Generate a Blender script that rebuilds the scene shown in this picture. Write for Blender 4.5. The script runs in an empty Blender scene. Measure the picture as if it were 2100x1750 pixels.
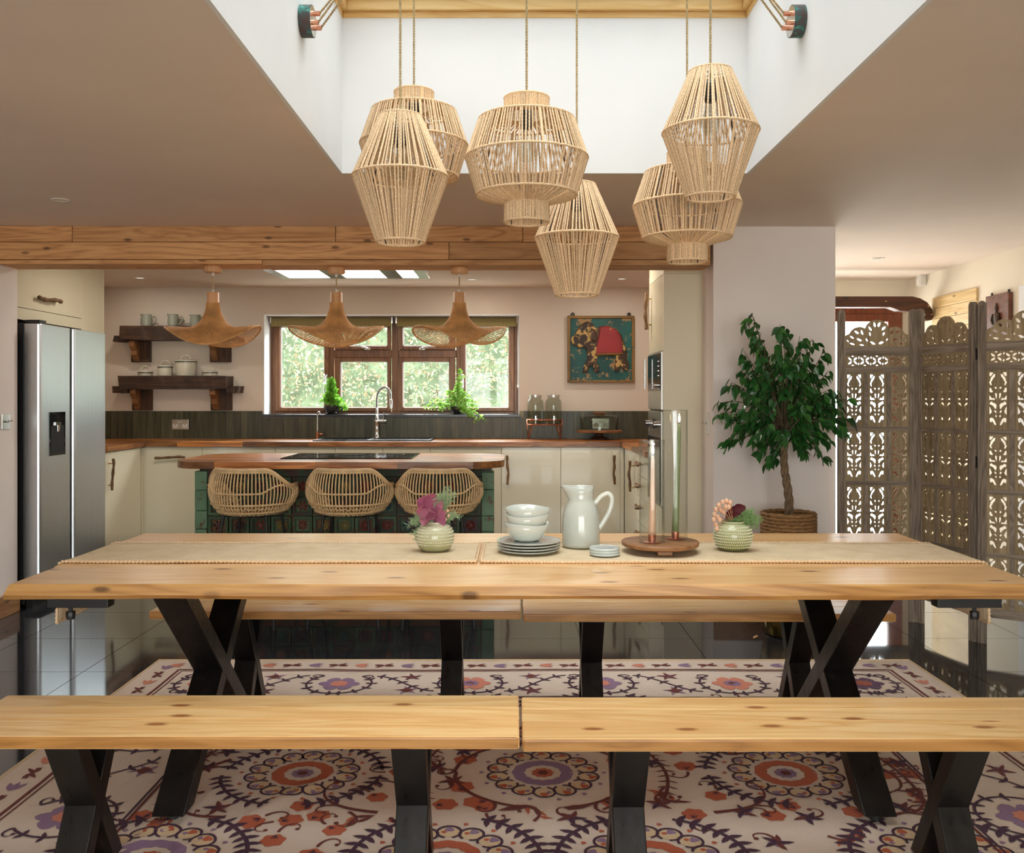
import bpy, math, random
from mathutils import Vector, Matrix, noise
R = random.Random(7)
PI = math.pi
SC = bpy.context.scene
COL = SC.collection

# ------------------------------------------------------------------ camera
F = 1879.0            # focal length in pixels of the 2100 x 1750 frame
CX, CY, CAMZ = 1053.0, 816.0, 1.29
cam_d = bpy.data.cameras.new('camera')
cam_d.sensor_width = 36.0
cam_d.lens = F / 2100 * 36.0
cam_d.shift_x = (1050 - CX) / 2100
cam_d.shift_y = (CY - 875) / 2100
cam_d.clip_start = 0.05
cam = bpy.data.objects.new('camera', cam_d); COL.objects.link(cam)
cam.location = (0, 0, CAMZ); cam.rotation_euler = (PI / 2, 0, 0)
SC.camera = cam

# ------------------------------------------------------------------ world, light, exposure
W = bpy.data.worlds.new('overcast_sky'); SC.world = W; W.use_nodes = True
bg = W.node_tree.nodes['Background']
bg.inputs['Color'].default_value = (0.86, 0.93, 1.0, 1); bg.inputs['Strength'].default_value = 9.0

def area(name, loc, rot, sx, sy, power, col=(1, 1, 1), spread=180):
    d = bpy.data.lights.new(name, 'AREA'); d.shape = 'RECTANGLE'; d.size = sx; d.size_y = sy
    d.energy = power; d.color = col; d.spread = math.radians(spread)
    o = bpy.data.objects.new(name, d); COL.objects.link(o); o.location = loc; o.rotation_euler = rot
    return o
# added area lamps for daylight at rooflight, patio doors, kitchen window and garden door
area('skylight_daylight', (0.138, 2.915, 3.22), (0, 0, 0), 1.72, 2.24, 150, (1.0, 0.985, 0.96), 85)
area('patio_daylight', (0.2, -2.75, 1.25), (PI / 2, 0, 0), 3.6, 2.1, 215, (1.0, 0.965, 0.92))
area('kitchen_sky_daylight', (-1.1, 9.75, 3.0), (-math.radians(52), 0, 0), 2.6, 1.1, 260, (1.0, 0.99, 0.97))  # extra lamp out of view above the window, added to brighten the kitchen
area('garden_door_daylight', (2.62, 8.25, 1.05), (-PI / 2, 0, 0), 1.2, 1.8, 30, (1.0, 0.98, 0.95))
cy = SC.cycles
cy.max_bounces = 5; cy.diffuse_bounces = 4; cy.glossy_bounces = 3; cy.transmission_bounces = 4; cy.adaptive_threshold = 0.05; cy.transparent_max_bounces = 24
cy.caustics_reflective = False; cy.caustics_refractive = False
SC.view_settings.view_transform = 'Standard'
SC.view_settings.look = 'None'
SC.view_settings.exposure = 0.6
SC.view_settings.gamma = 1.0
SC.view_settings.use_curve_mapping = False

# ------------------------------------------------------------------ helpers
def px(x, y, Y):
    "pixel of the photograph at depth Y -> point"
    return Vector(((x - CX) * Y / F, Y, CAMZ + (CY - y) * Y / F))
def pX(x, Y): return (x - CX) * Y / F
def pZ(y, Y): return CAMZ + (CY - y) * Y / F
def srgb(r, g, b):
    f = lambda c: (c / 255 / 12.92) if c / 255 <= 0.04045 else ((c / 255 + 0.055) / 1.055) ** 2.4
    return (f(r), f(g), f(b), 1)
def sm(x, a, b):
    t = max(0.0, min(1.0, (x - a) / (b - a))); return t * t * (3 - 2 * t)
def lerp(a, b, t): return a + (b - a) * t

class MB:
    def __init__(s): s.v = []; s.f = []
    def add(s, vs, fs):
        n = len(s.v); s.v += [tuple(p) for p in vs]; s.f += [tuple(i + n for i in q) for q in fs]; return s
    def box(s, x0, x1, y0, y1, z0, z1):
        if x0 > x1: x0, x1 = x1, x0
        if y0 > y1: y0, y1 = y1, y0
        if z0 > z1: z0, z1 = z1, z0
        return s.add([(x0, y0, z0), (x1, y0, z0), (x1, y1, z0), (x0, y1, z0), (x0, y0, z1), (x1, y0, z1), (x1, y1, z1), (x0, y1, z1)],
                     [(0, 3, 2, 1), (4, 5, 6, 7), (0, 1, 5, 4), (1, 2, 6, 5), (2, 3, 7, 6), (3, 0, 4, 7)])
    def obox(s, c, a, b, d):
        "oriented box, half vectors a, b, d"
        c, a, b, d = Vector(c), Vector(a), Vector(b), Vector(d)
        if a.cross(b).dot(d) < 0: a = -a
        q = [c - a - b - d, c + a - b - d, c + a + b - d, c - a + b - d, c - a - b + d, c + a - b + d, c + a + b + d, c - a + b + d]
        return s.add(q, [(0, 3, 2, 1), (4, 5, 6, 7), (0, 1, 5, 4), (1, 2, 6, 5), (2, 3, 7, 6), (3, 0, 4, 7)])
    def tube(s, pts, r, n=8, closed=False, caps=True, flat=1.0, up=None):
        pts = [Vector(p) for p in pts]; m = len(pts)
        rf = r if callable(r) else (lambda i: r)
        tang = []
        for i in range(m):
            a = pts[i - 1] if (i > 0 or closed) else pts[i]
            b = pts[(i + 1) % m] if (i < m - 1 or closed) else pts[i]
            t = (b - a); tang.append(t.normalized() if t.length > 1e-9 else Vector((0, 0, 1)))
        u = Vector(up) if up else Vector((0, 0, 1))
        if abs(u.dot(tang[0])) > 0.95: u = Vector((1, 0, 0))
        nrm = (u - tang[0] * u.dot(tang[0])).normalized()
        base = len(s.v)
        for i in range(m):
            nrm = nrm - tang[i] * nrm.dot(tang[i])
            nrm = nrm.normalized() if nrm.length > 1e-6 else Vector((1, 0, 0))
            bi = tang[i].cross(nrm); rr = rf(i)
            for k in range(n):
                a = 2 * PI * k / n
                s.v.append(tuple(pts[i] + nrm * (math.cos(a) * rr * flat) + bi * (math.sin(a) * rr)))
        L = m if closed else m - 1
        for i in range(L):
            j = (i + 1) % m
            for k in range(n):
                k2 = (k + 1) % n
                s.f.append((base + i * n + k, base + i * n + k2, base + j * n + k2, base + j * n + k))
        if caps and not closed:
            s.f.append(tuple(base + k for k in reversed(range(n))))
            s.f.append(tuple(base + (m - 1) * n + k for k in range(n)))
        return s
    def cyl(s, p0, p1, r0, r1=None, n=16):
        r1 = r0 if r1 is None else r1
        return s.tube([p0, p1], lambda i: (r0, r1)[i], n)
    def lathe(s, prof, n=32, c=(0, 0, 0), fn=None):
        "profile (r,z) turned about z; fn(r,z,a)->(r,z) bends it; r=0 ends become poles"
        base = len(s.v); rows = []
        for (r, z) in prof:
            if r < 1e-7:
                s.v.append((c[0], c[1], c[2] + z)); rows.append([len(s.v) - 1] * n)
            else:
                row = []
                for k in range(n):
                    a = 2 * PI * k / n; rr, zz = fn(r, z, a) if fn else (r, z)
                    s.v.append((c[0] + math.cos(a) * rr, c[1] + math.sin(a) * rr, c[2] + zz)); row.append(len(s.v) - 1)
                rows.append(row)
        for i in range(len(rows) - 1):
            for k in range(n):
                q = [rows[i][k], rows[i][(k + 1) % n], rows[i + 1][(k + 1) % n], rows[i + 1][k]]
                u = []
                for x in q:
                    if x not in u: u.append(x)
                if len(u) >= 3: s.f.append(tuple(u))
        return s
    def prism(s, poly, f0, f1):
        "polygon (a,b) list; f0(a,b) and f1(a,b) give the two end faces"
        n = len(poly); s.add([f0(*p) for p in poly] + [f1(*p) for p in poly],
            [tuple(reversed(range(n))), tuple(range(n, 2 * n))] + [(i, (i + 1) % n, n + (i + 1) % n, n + i) for i in range(n)]); return s
    def ball(s, c, r, n=10, m=6, sc=(1, 1, 1)):
        base = len(s.v)
        s.v.append((c[0], c[1], c[2] - r * sc[2]))
        for i in range(1, m):
            t = -PI / 2 + PI * i / m
            for k in range(n):
                a = 2 * PI * k / n
                s.v.append((c[0] + math.cos(a) * math.cos(t) * r * sc[0], c[1] + math.sin(a) * math.cos(t) * r * sc[1], c[2] + math.sin(t) * r * sc[2]))
        s.v.append((c[0], c[1], c[2] + r * sc[2])); top = len(s.v) - 1
        for k in range(n):
            k2 = (k + 1) % n
            s.f.append((base, base + 1 + k2, base + 1 + k))
            for i in range(m - 2):
                s.f.append((base + 1 + i * n + k, base + 1 + i * n + k2, base + 1 + (i + 1) * n + k2, base + 1 + (i + 1) * n + k))
            s.f.append((top, base + 1 + (m - 2) * n + k, base + 1 + (m - 2) * n + k2))
        return s
    def mesh(s, name, off=(0, 0, 0), smooth=False):
        me = bpy.data.meshes.new(name)
        ox, oy, oz = off
        me.from_pydata([(x - ox, y - oy, z - oz) for x, y, z in s.v], [], s.f)
        if smooth: me.shade_smooth()
        me.update(); return me

def wl(o):
    v = Vector((0, 0, 0))
    while o is not None: v += Vector(o.location); o = o.parent
    return v
def tag(o, label=None, cat=None, group=None, kind=None):
    if label: o['label'] = label
    if cat: o['category'] = cat
    if group: o['group'] = group
    if kind: o['kind'] = kind
    return o
def T(name, label, cat, loc=(0, 0, 0), rz=0, group=None, kind=None):
    o = bpy.data.objects.new(name, None); COL.objects.link(o); o.empty_display_size = 0.05
    o.location = loc; o.rotation_euler = (0, 0, rz)
    return tag(o, label, cat, group, kind)
def O(name, mb, mat, parent=None, smooth=False, bevel=0, loc=None, seg=2, label=None, kind=None, angle=None):
    "one mesh object; geometry is given in world coordinates and stored about loc (or the parent's base)"
    pw = wl(parent) if parent else Vector((0, 0, 0))
    org = Vector(loc) if loc is not None else pw
    me = mb.mesh(name, org, smooth) if isinstance(mb, MB) else mb
    if mat: 
        me.materials.clear(); me.materials.append(M(mat))
    o = bpy.data.objects.new(name, me); COL.objects.link(o)
    if parent: o.parent = parent
    o.location = org - pw
    if bevel:
        b = o.modifiers.new('bevel', 'BEVEL'); b.width = bevel; b.segments = seg; b.limit_method = 'ANGLE'; b.angle_limit = math.radians(40)
    if smooth and angle:
        try: me.set_sharp_from_angle(angle=math.radians(angle))
        except Exception: pass
    return tag(o, label, None, None, kind)
def S(name, me, mat, parent, loc, rot=(0, 0, 0), scale=(1, 1, 1)):
    "an object sharing mesh me, loc local to the parent"
    o = bpy.data.objects.new(name, me); COL.objects.link(o)
    if mat and not me.materials: me.materials.append(M(mat))
    o.parent = parent; o.location = loc; o.rotation_euler = rot; o.scale = scale
    return o
def dup(o, parent=None, loc=None, rz=None, label=None, group=None):
    c = o.copy(); COL.objects.link(c); c.parent = parent
    if loc is not None: c.location = loc
    if rz is not None: c.rotation_euler = (0, 0, rz)
    if label: c['label'] = label
    if group: c['group'] = group
    for ch in list(o.children): dup(ch, c)
    return c
def cbox(x0, x1, y0, y1, z0, z1): return MB().box(x0, x1, y0, y1, z0, z1)
def bez(p, n):
    p = [Vector(q) for q in p]; out = []
    for i in range(n + 1):
        t = i / n; q = p[:]
        while len(q) > 1: q = [q[k].lerp(q[k + 1], t) for k in range(len(q) - 1)]
        out.append(q[0])
    return out
def spline(p, n=6):
    "Catmull-Rom through the points"
    p = [Vector(q) for q in p]; out = []
    for i in range(len(p) - 1):
        a = p[i - 1] if i else p[0] * 2 - p[1]
        b, c = p[i], p[i + 1]; d = p[i + 2] if i + 2 < len(p) else c * 2 - b
        for k in range(n):
            t = k / n
            out.append(0.5 * ((2 * b) + (c - a) * t + (2 * a - 5 * b + 4 * c - d) * t * t + (3 * b - a - 3 * c + d) * t ** 3))
    out.append(p[-1]); return out

# ------------------------------------------------------------------ materials
MATS = {}
def M(n): return MATS[n]
class NT:
    def __init__(s, name):
        m = bpy.data.materials.new(name); m.use_nodes = True; MATS[name] = m; s.m = m
        s.t = m.node_tree; s.t.nodes.clear()
        s.out = s.n('ShaderNodeOutputMaterial'); s.b = s.n('ShaderNodeBsdfPrincipled')
        s.l(s.b.outputs[0], s.out.inputs[0])
    def n(s, typ, **kw):
        x = s.t.nodes.new(typ)
        for k, v in kw.items(): setattr(x, k, v)
        return x
    def l(s, a, b): s.t.links.new(a, b)
    def coord(s, scale=(1, 1, 1), kind='Object', rand=0.0):
        tc = s.n('ShaderNodeTexCoord'); mp = s.n('ShaderNodeMapping'); src = tc.outputs[kind]
        if rand:
            oi = s.n('ShaderNodeObjectInfo'); ad = s.n('ShaderNodeVectorMath', operation='SCALE'); ad.inputs[0].default_value = (rand, rand * 0.7, rand * 1.3)
            s.l(oi.outputs['Random'], ad.inputs['Scale']); a2 = s.n('ShaderNodeVectorMath', operation='ADD')
            s.l(src, a2.inputs[0]); s.l(ad.outputs[0], a2.inputs[1]); src = a2.outputs[0]
        mp.inputs['Scale'].default_value = scale; s.l(src, mp.inputs[0]); return mp.outputs[0]
    def noise(s, vec, scale, detail=4, dist=0.0, rough=0.55):
        x = s.n('ShaderNodeTexNoise'); x.inputs['Scale'].default_value = scale; x.inputs['Detail'].default_value = detail
        x.inputs['Distortion'].default_value = dist; x.inputs['Roughness'].default_value = rough
        if vec is not None: s.l(vec, x.inputs['Vector'])
        return x.outputs[0]
    def ramp(s, fac, stops, interp='LINEAR'):
        x = s.n('ShaderNodeValToRGB'); cr = x.color_ramp; cr.interpolation = interp
        while len(cr.elements) < len(stops): cr.elements.new(0.5)
        for e, (p, c) in zip(cr.elements, stops): e.position = p; e.color = c
        s.l(fac, x.inputs[0]); return x.outputs[0]
    def mix(s, fac, a, b, blend='MIX'):
        x = s.n('ShaderNodeMix', data_type='RGBA', blend_type=blend)
        for v, i in ((fac, 0), (a, 6), (b, 7)):
            if isinstance(v, (int, float, tuple)): x.inputs[i].default_value = v
            else: s.l(v, x.inputs[i])
        return x.outputs[2]
    def math(s, op, a, b=None):
        x = s.n('ShaderNodeMath', operation=op)
        for v, i in ((a, 0), (b, 1)):
            if v is None: continue
            if isinstance(v, (int, float)): x.inputs[i].default_value = v
            else: s.l(v, x.inputs[i])
        return x.outputs[0]
    def bump(s, h, strength=0.3, dist=0.002):
        x = s.n('ShaderNodeBump'); x.inputs['Strength'].default_value = strength; x.inputs['Distance'].default_value = dist
        s.l(h, x.inputs['Height']); s.l(x.outputs[0], s.b.inputs['Normal'])
    def set(s, col=None, rough=None, metal=None, **kw):
        if col is not None:
            if isinstance(col, tuple): s.b.inputs['Base Color'].default_value = col
            else: s.l(col, s.b.inputs['Base Color'])
        if rough is not None:
            if isinstance(rough, (int, float)): s.b.inputs['Roughness'].default_value = rough
            else: s.l(rough, s.b.inputs['Roughness'])
        if metal is not None: s.b.inputs['Metallic'].default_value = metal
        for k, v in kw.items(): s.b.inputs[k.replace('_', ' ')].default_value = v
        return s

def plain(name, col, rough=0.5, metal=0.0, var=0.08, vs=6.0, bs=0, bst=0.1, kind='Object', **kw):
    t = NT(name); v = t.coord(kind=kind); f = t.noise(v, vs, 3)
    dk = tuple(c * (1 - var) for c in col[:3]) + (1,); lt = tuple(min(1, c * (1 + var)) for c in col[:3]) + (1,)
    t.set(t.ramp(f, [(0.3, dk), (0.7, lt)]), rough, metal, **kw)
    if bs: t.bump(t.noise(v, bs, 4), bst, 0.002)
    return t

def wood(name, c1, c2, c3, axis='X', rough=0.45, knots=True, rings=1.0, gscale=1.0, tone=0.25, knot_col=None, spec=0.5, coat=0.0):
    "c1 dark grain, c2 mid, c3 light; grain along axis; each object gets its own cut of the timber"
    t = NT(name); a = 'XYZ'.index(axis)
    def sc(al, ac): v = [ac * gscale] * 3; v[a] = al * gscale; return tuple(v)
    rnd = 37.0
    v1 = t.coord(sc(0.55, 5.0), rand=rnd); v2 = t.coord(sc(3.0, 70.0), rand=rnd)
    n1 = t.noise(v1, 1.6 * rings, 3, 0.6)
    wv = t.math('FRACT', t.math('MULTIPLY', n1, 7.0 * rings))
    wv = t.math('PINGPONG', wv, 0.5)
    g = t.math('ADD', t.math('MULTIPLY', wv, 0.9), t.math('MULTIPLY', t.noise(v2, 1.0, 5), 0.75))
    col = t.ramp(g, [(0.22, c1), (0.55, c2), (0.92, c3)])
    big = t.noise(t.coord(sc(0.7, 2.2), rand=rnd), 1.0, 2)
    col = t.mix(t.math('MULTIPLY', big, 0.5), col, c2)
    if knots:
        vo = t.n('ShaderNodeTexVoronoi', feature='F1', voronoi_dimensions='2D'); vo.inputs['Scale'].default_value = 1.0; vo.inputs['Randomness'].default_value = 1.0
        sx = t.n('ShaderNodeSeparateXYZ'); t.l(t.coord(sc(3.0, 8.0), rand=rnd), sx.inputs[0]); o2 = [i for i in range(3) if i != a]
        cb = t.n('ShaderNodeCombineXYZ'); t.l(sx.outputs[a], cb.inputs[0]); t.l(t.math('ADD', sx.outputs[o2[0]], sx.outputs[o2[1]]), cb.inputs[1]); t.l(cb.outputs[0], vo.inputs['Vector'])
        th = t.ramp(vo.outputs['Color'], [(0.44, (0, 0, 0, 1)), (0.5, (1, 1, 1, 1))])
        k = t.math('MULTIPLY', t.ramp(vo.outputs['Distance'], [(0.045, (1, 1, 1, 1)), (0.10, (0, 0, 0, 1))]), th)
        col = t.mix(t.math('MULTIPLY', k, 0.85), col, knot_col or tuple(c * 0.45 for c in c1[:3]) + (1,))
    oi = t.n('ShaderNodeObjectInfo')
    br = t.math('ADD', t.math('MULTIPLY', oi.outputs['Random'], tone * 2), 1 - tone)
    col = t.mix(1.0, col, br, 'MULTIPLY')
    t.set(col, rough); t.b.inputs['Specular IOR Level'].default_value = spec
    if coat: t.b.inputs['Coat Weight'].default_value = coat; t.b.inputs['Coat Roughness'].default_value = 0.2
    t.bump(g, 0.10, 0.001)
    return t

pine = dict(c1=srgb(204, 152, 96), c2=srgb(220, 174, 118), c3=srgb(230, 190, 138))
wood('table_pine', **pine, axis='X', rough=0.33, tone=0.05, knot_col=srgb(110, 62, 30), gscale=0.9, coat=0.15)
wood('table_edge', srgb(140, 92, 42), srgb(190, 138, 78), srgb(212, 164, 100), 'X', rough=0.42, tone=0.02)  # browner live edge, with some front-face shade put into the colour
wood('bench_edge_shaded', srgb(140, 92, 42), srgb(176, 122, 62), srgb(196, 142, 80), 'X', rough=0.4, tone=0.03, knots=False)  # same planks, front-face shade put into a darker varnish tone
wood('bench_pine', srgb(206, 152, 90), srgb(226, 182, 122), srgb(240, 206, 152), 'X', rough=0.33, tone=0.13, knot_col=srgb(140, 76, 36), gscale=0.9, coat=0.15)
wood('beam_wood', srgb(146, 98, 56), srgb(204, 150, 98), srgb(224, 176, 122), 'X', rough=0.6, tone=0.22, gscale=1.1)
wood('butcher', srgb(90, 50, 20), srgb(164, 100, 46), srgb(206, 140, 72), 'X', rough=0.36, tone=0.55, knots=False, coat=0.2)
wood('dark_timber', srgb(28, 17, 10), srgb(58, 36, 22), srgb(84, 54, 34), 'X', rough=0.6, tone=0.2)
wood('dark_timber_z', srgb(30, 18, 10), srgb(66, 42, 24), srgb(98, 64, 38), 'Z', rough=0.6, tone=0.25)
wood('window_wood', srgb(92, 56, 28), srgb(128, 82, 46), srgb(150, 100, 60), 'Z', rough=0.35, knots=False, tone=0.05)
wood('door_wood', srgb(86, 40, 20), srgb(118, 58, 30), srgb(136, 72, 40), 'Z', rough=0.4, knots=False, tone=0.05)
wood('yoke_wood', srgb(38, 18, 8), srgb(70, 36, 18), srgb(96, 52, 28), 'X', rough=0.5, tone=0.05)
wood('clad_pine', srgb(196, 160, 104), srgb(226, 196, 142), srgb(238, 214, 168), 'Y', rough=0.5, tone=0.08)
wood('rooflight_pine', srgb(206, 160, 92), srgb(226, 186, 120), srgb(236, 204, 146), 'X', rough=0.5, tone=0.05, knots=False)
wood('weathered', srgb(96, 82, 70), srgb(142, 126, 110), srgb(172, 156, 140), 'Z', rough=0.75, tone=0.12, knots=False, gscale=1.4)
wood('weathered_x', srgb(96, 82, 70), srgb(142, 126, 110), srgb(172, 156, 140), 'X', rough=0.75, tone=0.12, knots=False, gscale=1.4)
wood('carved', srgb(112, 92, 66), srgb(156, 134, 102), srgb(180, 160, 128), 'Z', rough=0.75, tone=0.15, knots=False, gscale=1.6)
wood('driftwood', srgb(70, 48, 30), srgb(116, 84, 54), srgb(150, 116, 80), 'Z', rough=0.7, tone=0.2, knots=False, gscale=2)
wood('light_turned', srgb(196, 140, 92), srgb(222, 170, 122), srgb(232, 188, 142), 'Z', rough=0.45, tone=0.06, knots=False)
wood('board_wood', srgb(88, 56, 32), srgb(136, 92, 56), srgb(166, 118, 76), 'X', rough=0.5, tone=0.05)
wood('skirting_wood', srgb(120, 80, 46), srgb(160, 112, 68), srgb(180, 134, 88), 'Y', rough=0.45, tone=0.05)
wood('plinth_wood', srgb(46, 28, 18), srgb(80, 50, 32), srgb(104, 70, 46), 'X', rough=0.4, tone=0.1, knots=False)

def wallpaint(name, col, bs=60, st=0.06):
    t = NT(name); v = t.coord(kind='Object'); f = t.noise(v, 1.3, 3)
    a = tuple(c * 0.96 for c in col[:3]) + (1,); b = tuple(min(1, c * 1.03) for c in col[:3]) + (1,)
    t.set(t.ramp(f, [(0.3, a), (0.7, b)]), 0.85); t.bump(t.noise(v, bs, 5), st, 0.002)
wallpaint('plaster', srgb(226, 212, 196))
wallpaint('ceiling_paint', srgb(236, 219, 205))
wallpaint('plaster_light', srgb(243, 232, 226))
wallpaint('well_white', srgb(236, 236, 236))
wallpaint('cream_wall', srgb(236, 226, 206))
plain('cream_gloss', srgb(230, 220, 192), 0.16, var=0.015, vs=1.5, Coat_Weight=0.3)
plain('cream_matt', srgb(228, 216, 188), 0.45, var=0.02, vs=1.5)
plain('white_plastic', srgb(225, 222, 215), 0.4, var=0.02)
plain('chrome', (0.78, 0.78, 0.78, 1), 0.12, 1.0, var=0.02)
plain('brushed_nickel', (0.62, 0.60, 0.56, 1), 0.3, 1.0, var=0.04, vs=40)
plain('black_gloss', (0.006, 0.006, 0.007, 1), 0.06, var=0.1)
plain('black_matt', (0.012, 0.012, 0.013, 1), 0.45, var=0.1)
plain('black_composite', (0.015, 0.015, 0.016, 1), 0.35, var=0.3, vs=300)
plain('recess_shade', (0.01, 0.009, 0.008, 1), 0.8, var=0.1)
plain('rubber', (0.01, 0.01, 0.01, 1), 0.7, var=0.1)
plain('copper', srgb(190, 116, 84), 0.32, 1.0, var=0.08, vs=12)
plain('rose_copper', srgb(224, 160, 132), 0.25, 1.0, var=0.04)
plain('brass_handle', srgb(190, 160, 110), 0.35, 1.0, var=0.05)
plain('glaze_white', srgb(214, 214, 206), 0.14, var=0.05, vs=9, Coat_Weight=0.4)
plain('glaze_blue', srgb(196, 206, 204), 0.2, var=0.08, vs=11, bs=30, bst=0.04, Coat_Weight=0.3)
plain('candle_pink', srgb(232, 190, 160), 0.45, var=0.03, Subsurface_Weight=0.15)
plain('candle_green', srgb(128, 142, 96), 0.45, var=0.03, Subsurface_Weight=0.1)
plain('enamel', srgb(222, 216, 196), 0.25, var=0.03)
plain('enamel_rim', srgb(52, 60, 52), 0.35, var=0.05)
plain('jug_grey', srgb(150, 152, 136), 0.35, var=0.06)
plain('oven_steel', (0.42, 0.40, 0.37, 1), 0.3, 1.0, var=0.05, vs=3)
plain('sprig_green', srgb(128, 160, 96), 0.6, var=0.2, vs=60)
plain('sage_green', srgb(150, 172, 130), 0.6, var=0.2, vs=60)
plain('berry_pink', srgb(226, 180, 150), 0.4, var=0.12, vs=40)
plain('stem_tan', srgb(196, 140, 108), 0.6, var=0.1, vs=40)
plain('burgundy', srgb(96, 36, 48), 0.5, var=0.25, vs=40)
plain('cord_jute', srgb(184, 160, 118), 0.9, var=0.25, vs=90, bs=300, bst=0.3)
plain('rattan', srgb(230, 198, 150), 0.55, var=0.14, vs=25)
plain('rattan_dark', srgb(200, 158, 108), 0.55, var=0.16, vs=25)
plain('wicker', srgb(216, 162, 100), 0.6, var=0.25, vs=14)
plain('basket', srgb(150, 112, 70), 0.8, var=0.3, vs=50)
plain('soil', srgb(48, 36, 26), 0.95, var=0.3, vs=50)
plain('stone_pot', srgb(40, 38, 38), 0.3, var=0.15)
plain('slate_sill', srgb(50, 52, 54), 0.25, var=0.2)
plain('grout', srgb(78, 76, 72), 0.8, var=0.1)
plain('tile_grout', srgb(150, 146, 122), 0.8, var=0.1)
plain('patio_stone', srgb(170, 164, 150), 0.8, var=0.15, vs=3)
plain('lawn', srgb(92, 110, 66), 0.9, var=0.3, vs=8)
plain('hedge_core', srgb(96, 110, 84), 0.95, var=0.4, vs=4)
plain('trunk', srgb(118, 96, 72), 0.85, var=0.35, vs=30, bs=60, bst=0.5)
plain('twig', srgb(80, 66, 44), 0.8, var=0.2, vs=30)
def m_rope():
    t = NT('rope'); v = t.coord(); g = t.n('ShaderNodeNewGeometry'); n = t.noise(v, 240, 3)
    col = t.ramp(n, [(0.3, srgb(206, 168, 126)), (0.65, srgb(242, 212, 174))])
    br = t.math('ADD', t.math('MULTIPLY', g.outputs['Random Per Island'], 0.35), 0.78)
    t.set(t.mix(1.0, col, br, 'MULTIPLY'), 0.9); t.bump(n, 0.5, 0.002)
m_rope()
plain('filament_glass', (0.9, 0.88, 0.82, 1), 0.1, var=0.01)
plain('mesh_filter', srgb(120, 112, 98), 0.35, 0.7, var=0.1, vs=80)
# ---- special materials
def m_floor():
    t = NT('black_granite'); v = t.coord(rand=20.0)
    f = t.noise(v, 5, 4); col = t.ramp(f, [(0.3, srgb(36, 38, 42)), (0.75, srgb(54, 56, 61))])
    vo = t.n('ShaderNodeTexVoronoi'); vo.inputs['Scale'].default_value = 120; t.l(v, vo.inputs['Vector'])
    sp = t.math('MULTIPLY', t.ramp(vo.outputs['Distance'], [(0.05, (1, 1, 1, 1)), (0.12, (0, 0, 0, 1))]), t.ramp(vo.outputs['Color'], [(0.75, (0, 0, 0, 1)), (0.85, (1, 1, 1, 1))]))
    col = t.mix(t.math('MULTIPLY', sp, 0.6), col, srgb(120, 124, 130))
    t.set(col, 0.07); t.b.inputs['Specular IOR Level'].default_value = 0.75
m_floor()
def m_splash():
    t = NT('splash_tile'); v = t.coord((60, 60, 3), rand=9.0)
    f = t.noise(v, 1.0, 4); oi = t.n('ShaderNodeObjectInfo')
    col = t.ramp(f, [(0.3, srgb(58, 58, 44)), (0.6, srgb(86, 84, 64)), (0.85, srgb(112, 106, 84))])
    br = t.math('ADD', t.math('MULTIPLY', oi.outputs['Random'], 0.5), 0.72)
    t.set(t.mix(1.0, col, br, 'MULTIPLY'), 0.34); t.b.inputs['Specular IOR Level'].default_value = 0.35; t.bump(f, 0.12, 0.002)
m_splash()
def thin_glass(name, tint=(1, 1, 1, 1), refl=1.0, rough=0.02, ior=1.5):
    t = NT(name); t.t.nodes.remove(t.b)
    tr = t.n('ShaderNodeBsdfTransparent'); tr.inputs[0].default_value = tint
    gl = t.n('ShaderNodeBsdfGlossy'); gl.inputs['Roughness'].default_value = rough
    fr = t.n('ShaderNodeLayerWeight'); fr.inputs[0].default_value = 0.5
    fac = t.math('ADD', t.math('MULTIPLY', t.math('POWER', fr.outputs['Facing'], 4.5), 0.85 * refl), 0.04 * refl)
    mx = t.n('ShaderNodeMixShader'); t.l(fac, mx.inputs[0])
    t.l(tr.outputs[0], mx.inputs[1]); t.l(gl.outputs[0], mx.inputs[2]); t.l(mx.outputs[0], t.out.inputs[0])
thin_glass('window_glass', (0.97, 0.985, 0.98, 1), 0.6)
thin_glass('rooflight_glass', (0.30, 0.31, 0.31, 1), 0.6)
thin_glass('patio_glass', (0.62, 0.63, 0.62, 1), 0.6)
thin_glass('clear_glass', (0.95, 0.955, 0.945, 1), 0.8)
thin_glass('jar_glass', (0.86, 0.88, 0.85, 1), 0.9, 0.05)
def m_steel():
    t = NT('fridge_steel'); v = t.coord((300, 300, 1.2)); f = t.noise(v, 1.0, 3)
    t.set(t.ramp(f, [(0.3, (0.56, 0.58, 0.60, 1)), (0.7, (0.68, 0.70, 0.72, 1))]), 0.34, 1.0)
m_steel()
def m_legsteel():
    t = NT('leg_steel'); v = t.coord((3, 3, 1)); f = t.noise(v, 6, 5); f2 = t.noise(t.coord((40, 40, 1.5)), 1.0, 4)
    col = t.ramp(f, [(0.3, srgb(14, 12, 12)), (0.62, srgb(26, 23, 22)), (0.82, srgb(60, 55, 53))])
    t.set(col, t.ramp(f2, [(0.3, (0.26, 0.26, 0.26, 1)), (0.7, (0.42, 0.42, 0.42, 1))]), 0.35)
m_legsteel()
def m_rug():
    t = NT('rug_cloth'); v = t.coord()
    f = t.noise(v, 2.5, 3); w = t.noise(t.coord((160, 420, 1)), 1.0, 3)
    col = t.mix(t.math('MULTIPLY', w, 0.45), t.ramp(f, [(0.3, srgb(226, 208, 194)), (0.7, srgb(236, 222, 210))]), srgb(178, 152, 132))
    t.set(col, 0.95); t.bump(w, 0.4, 0.003)
m_rug()
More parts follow.
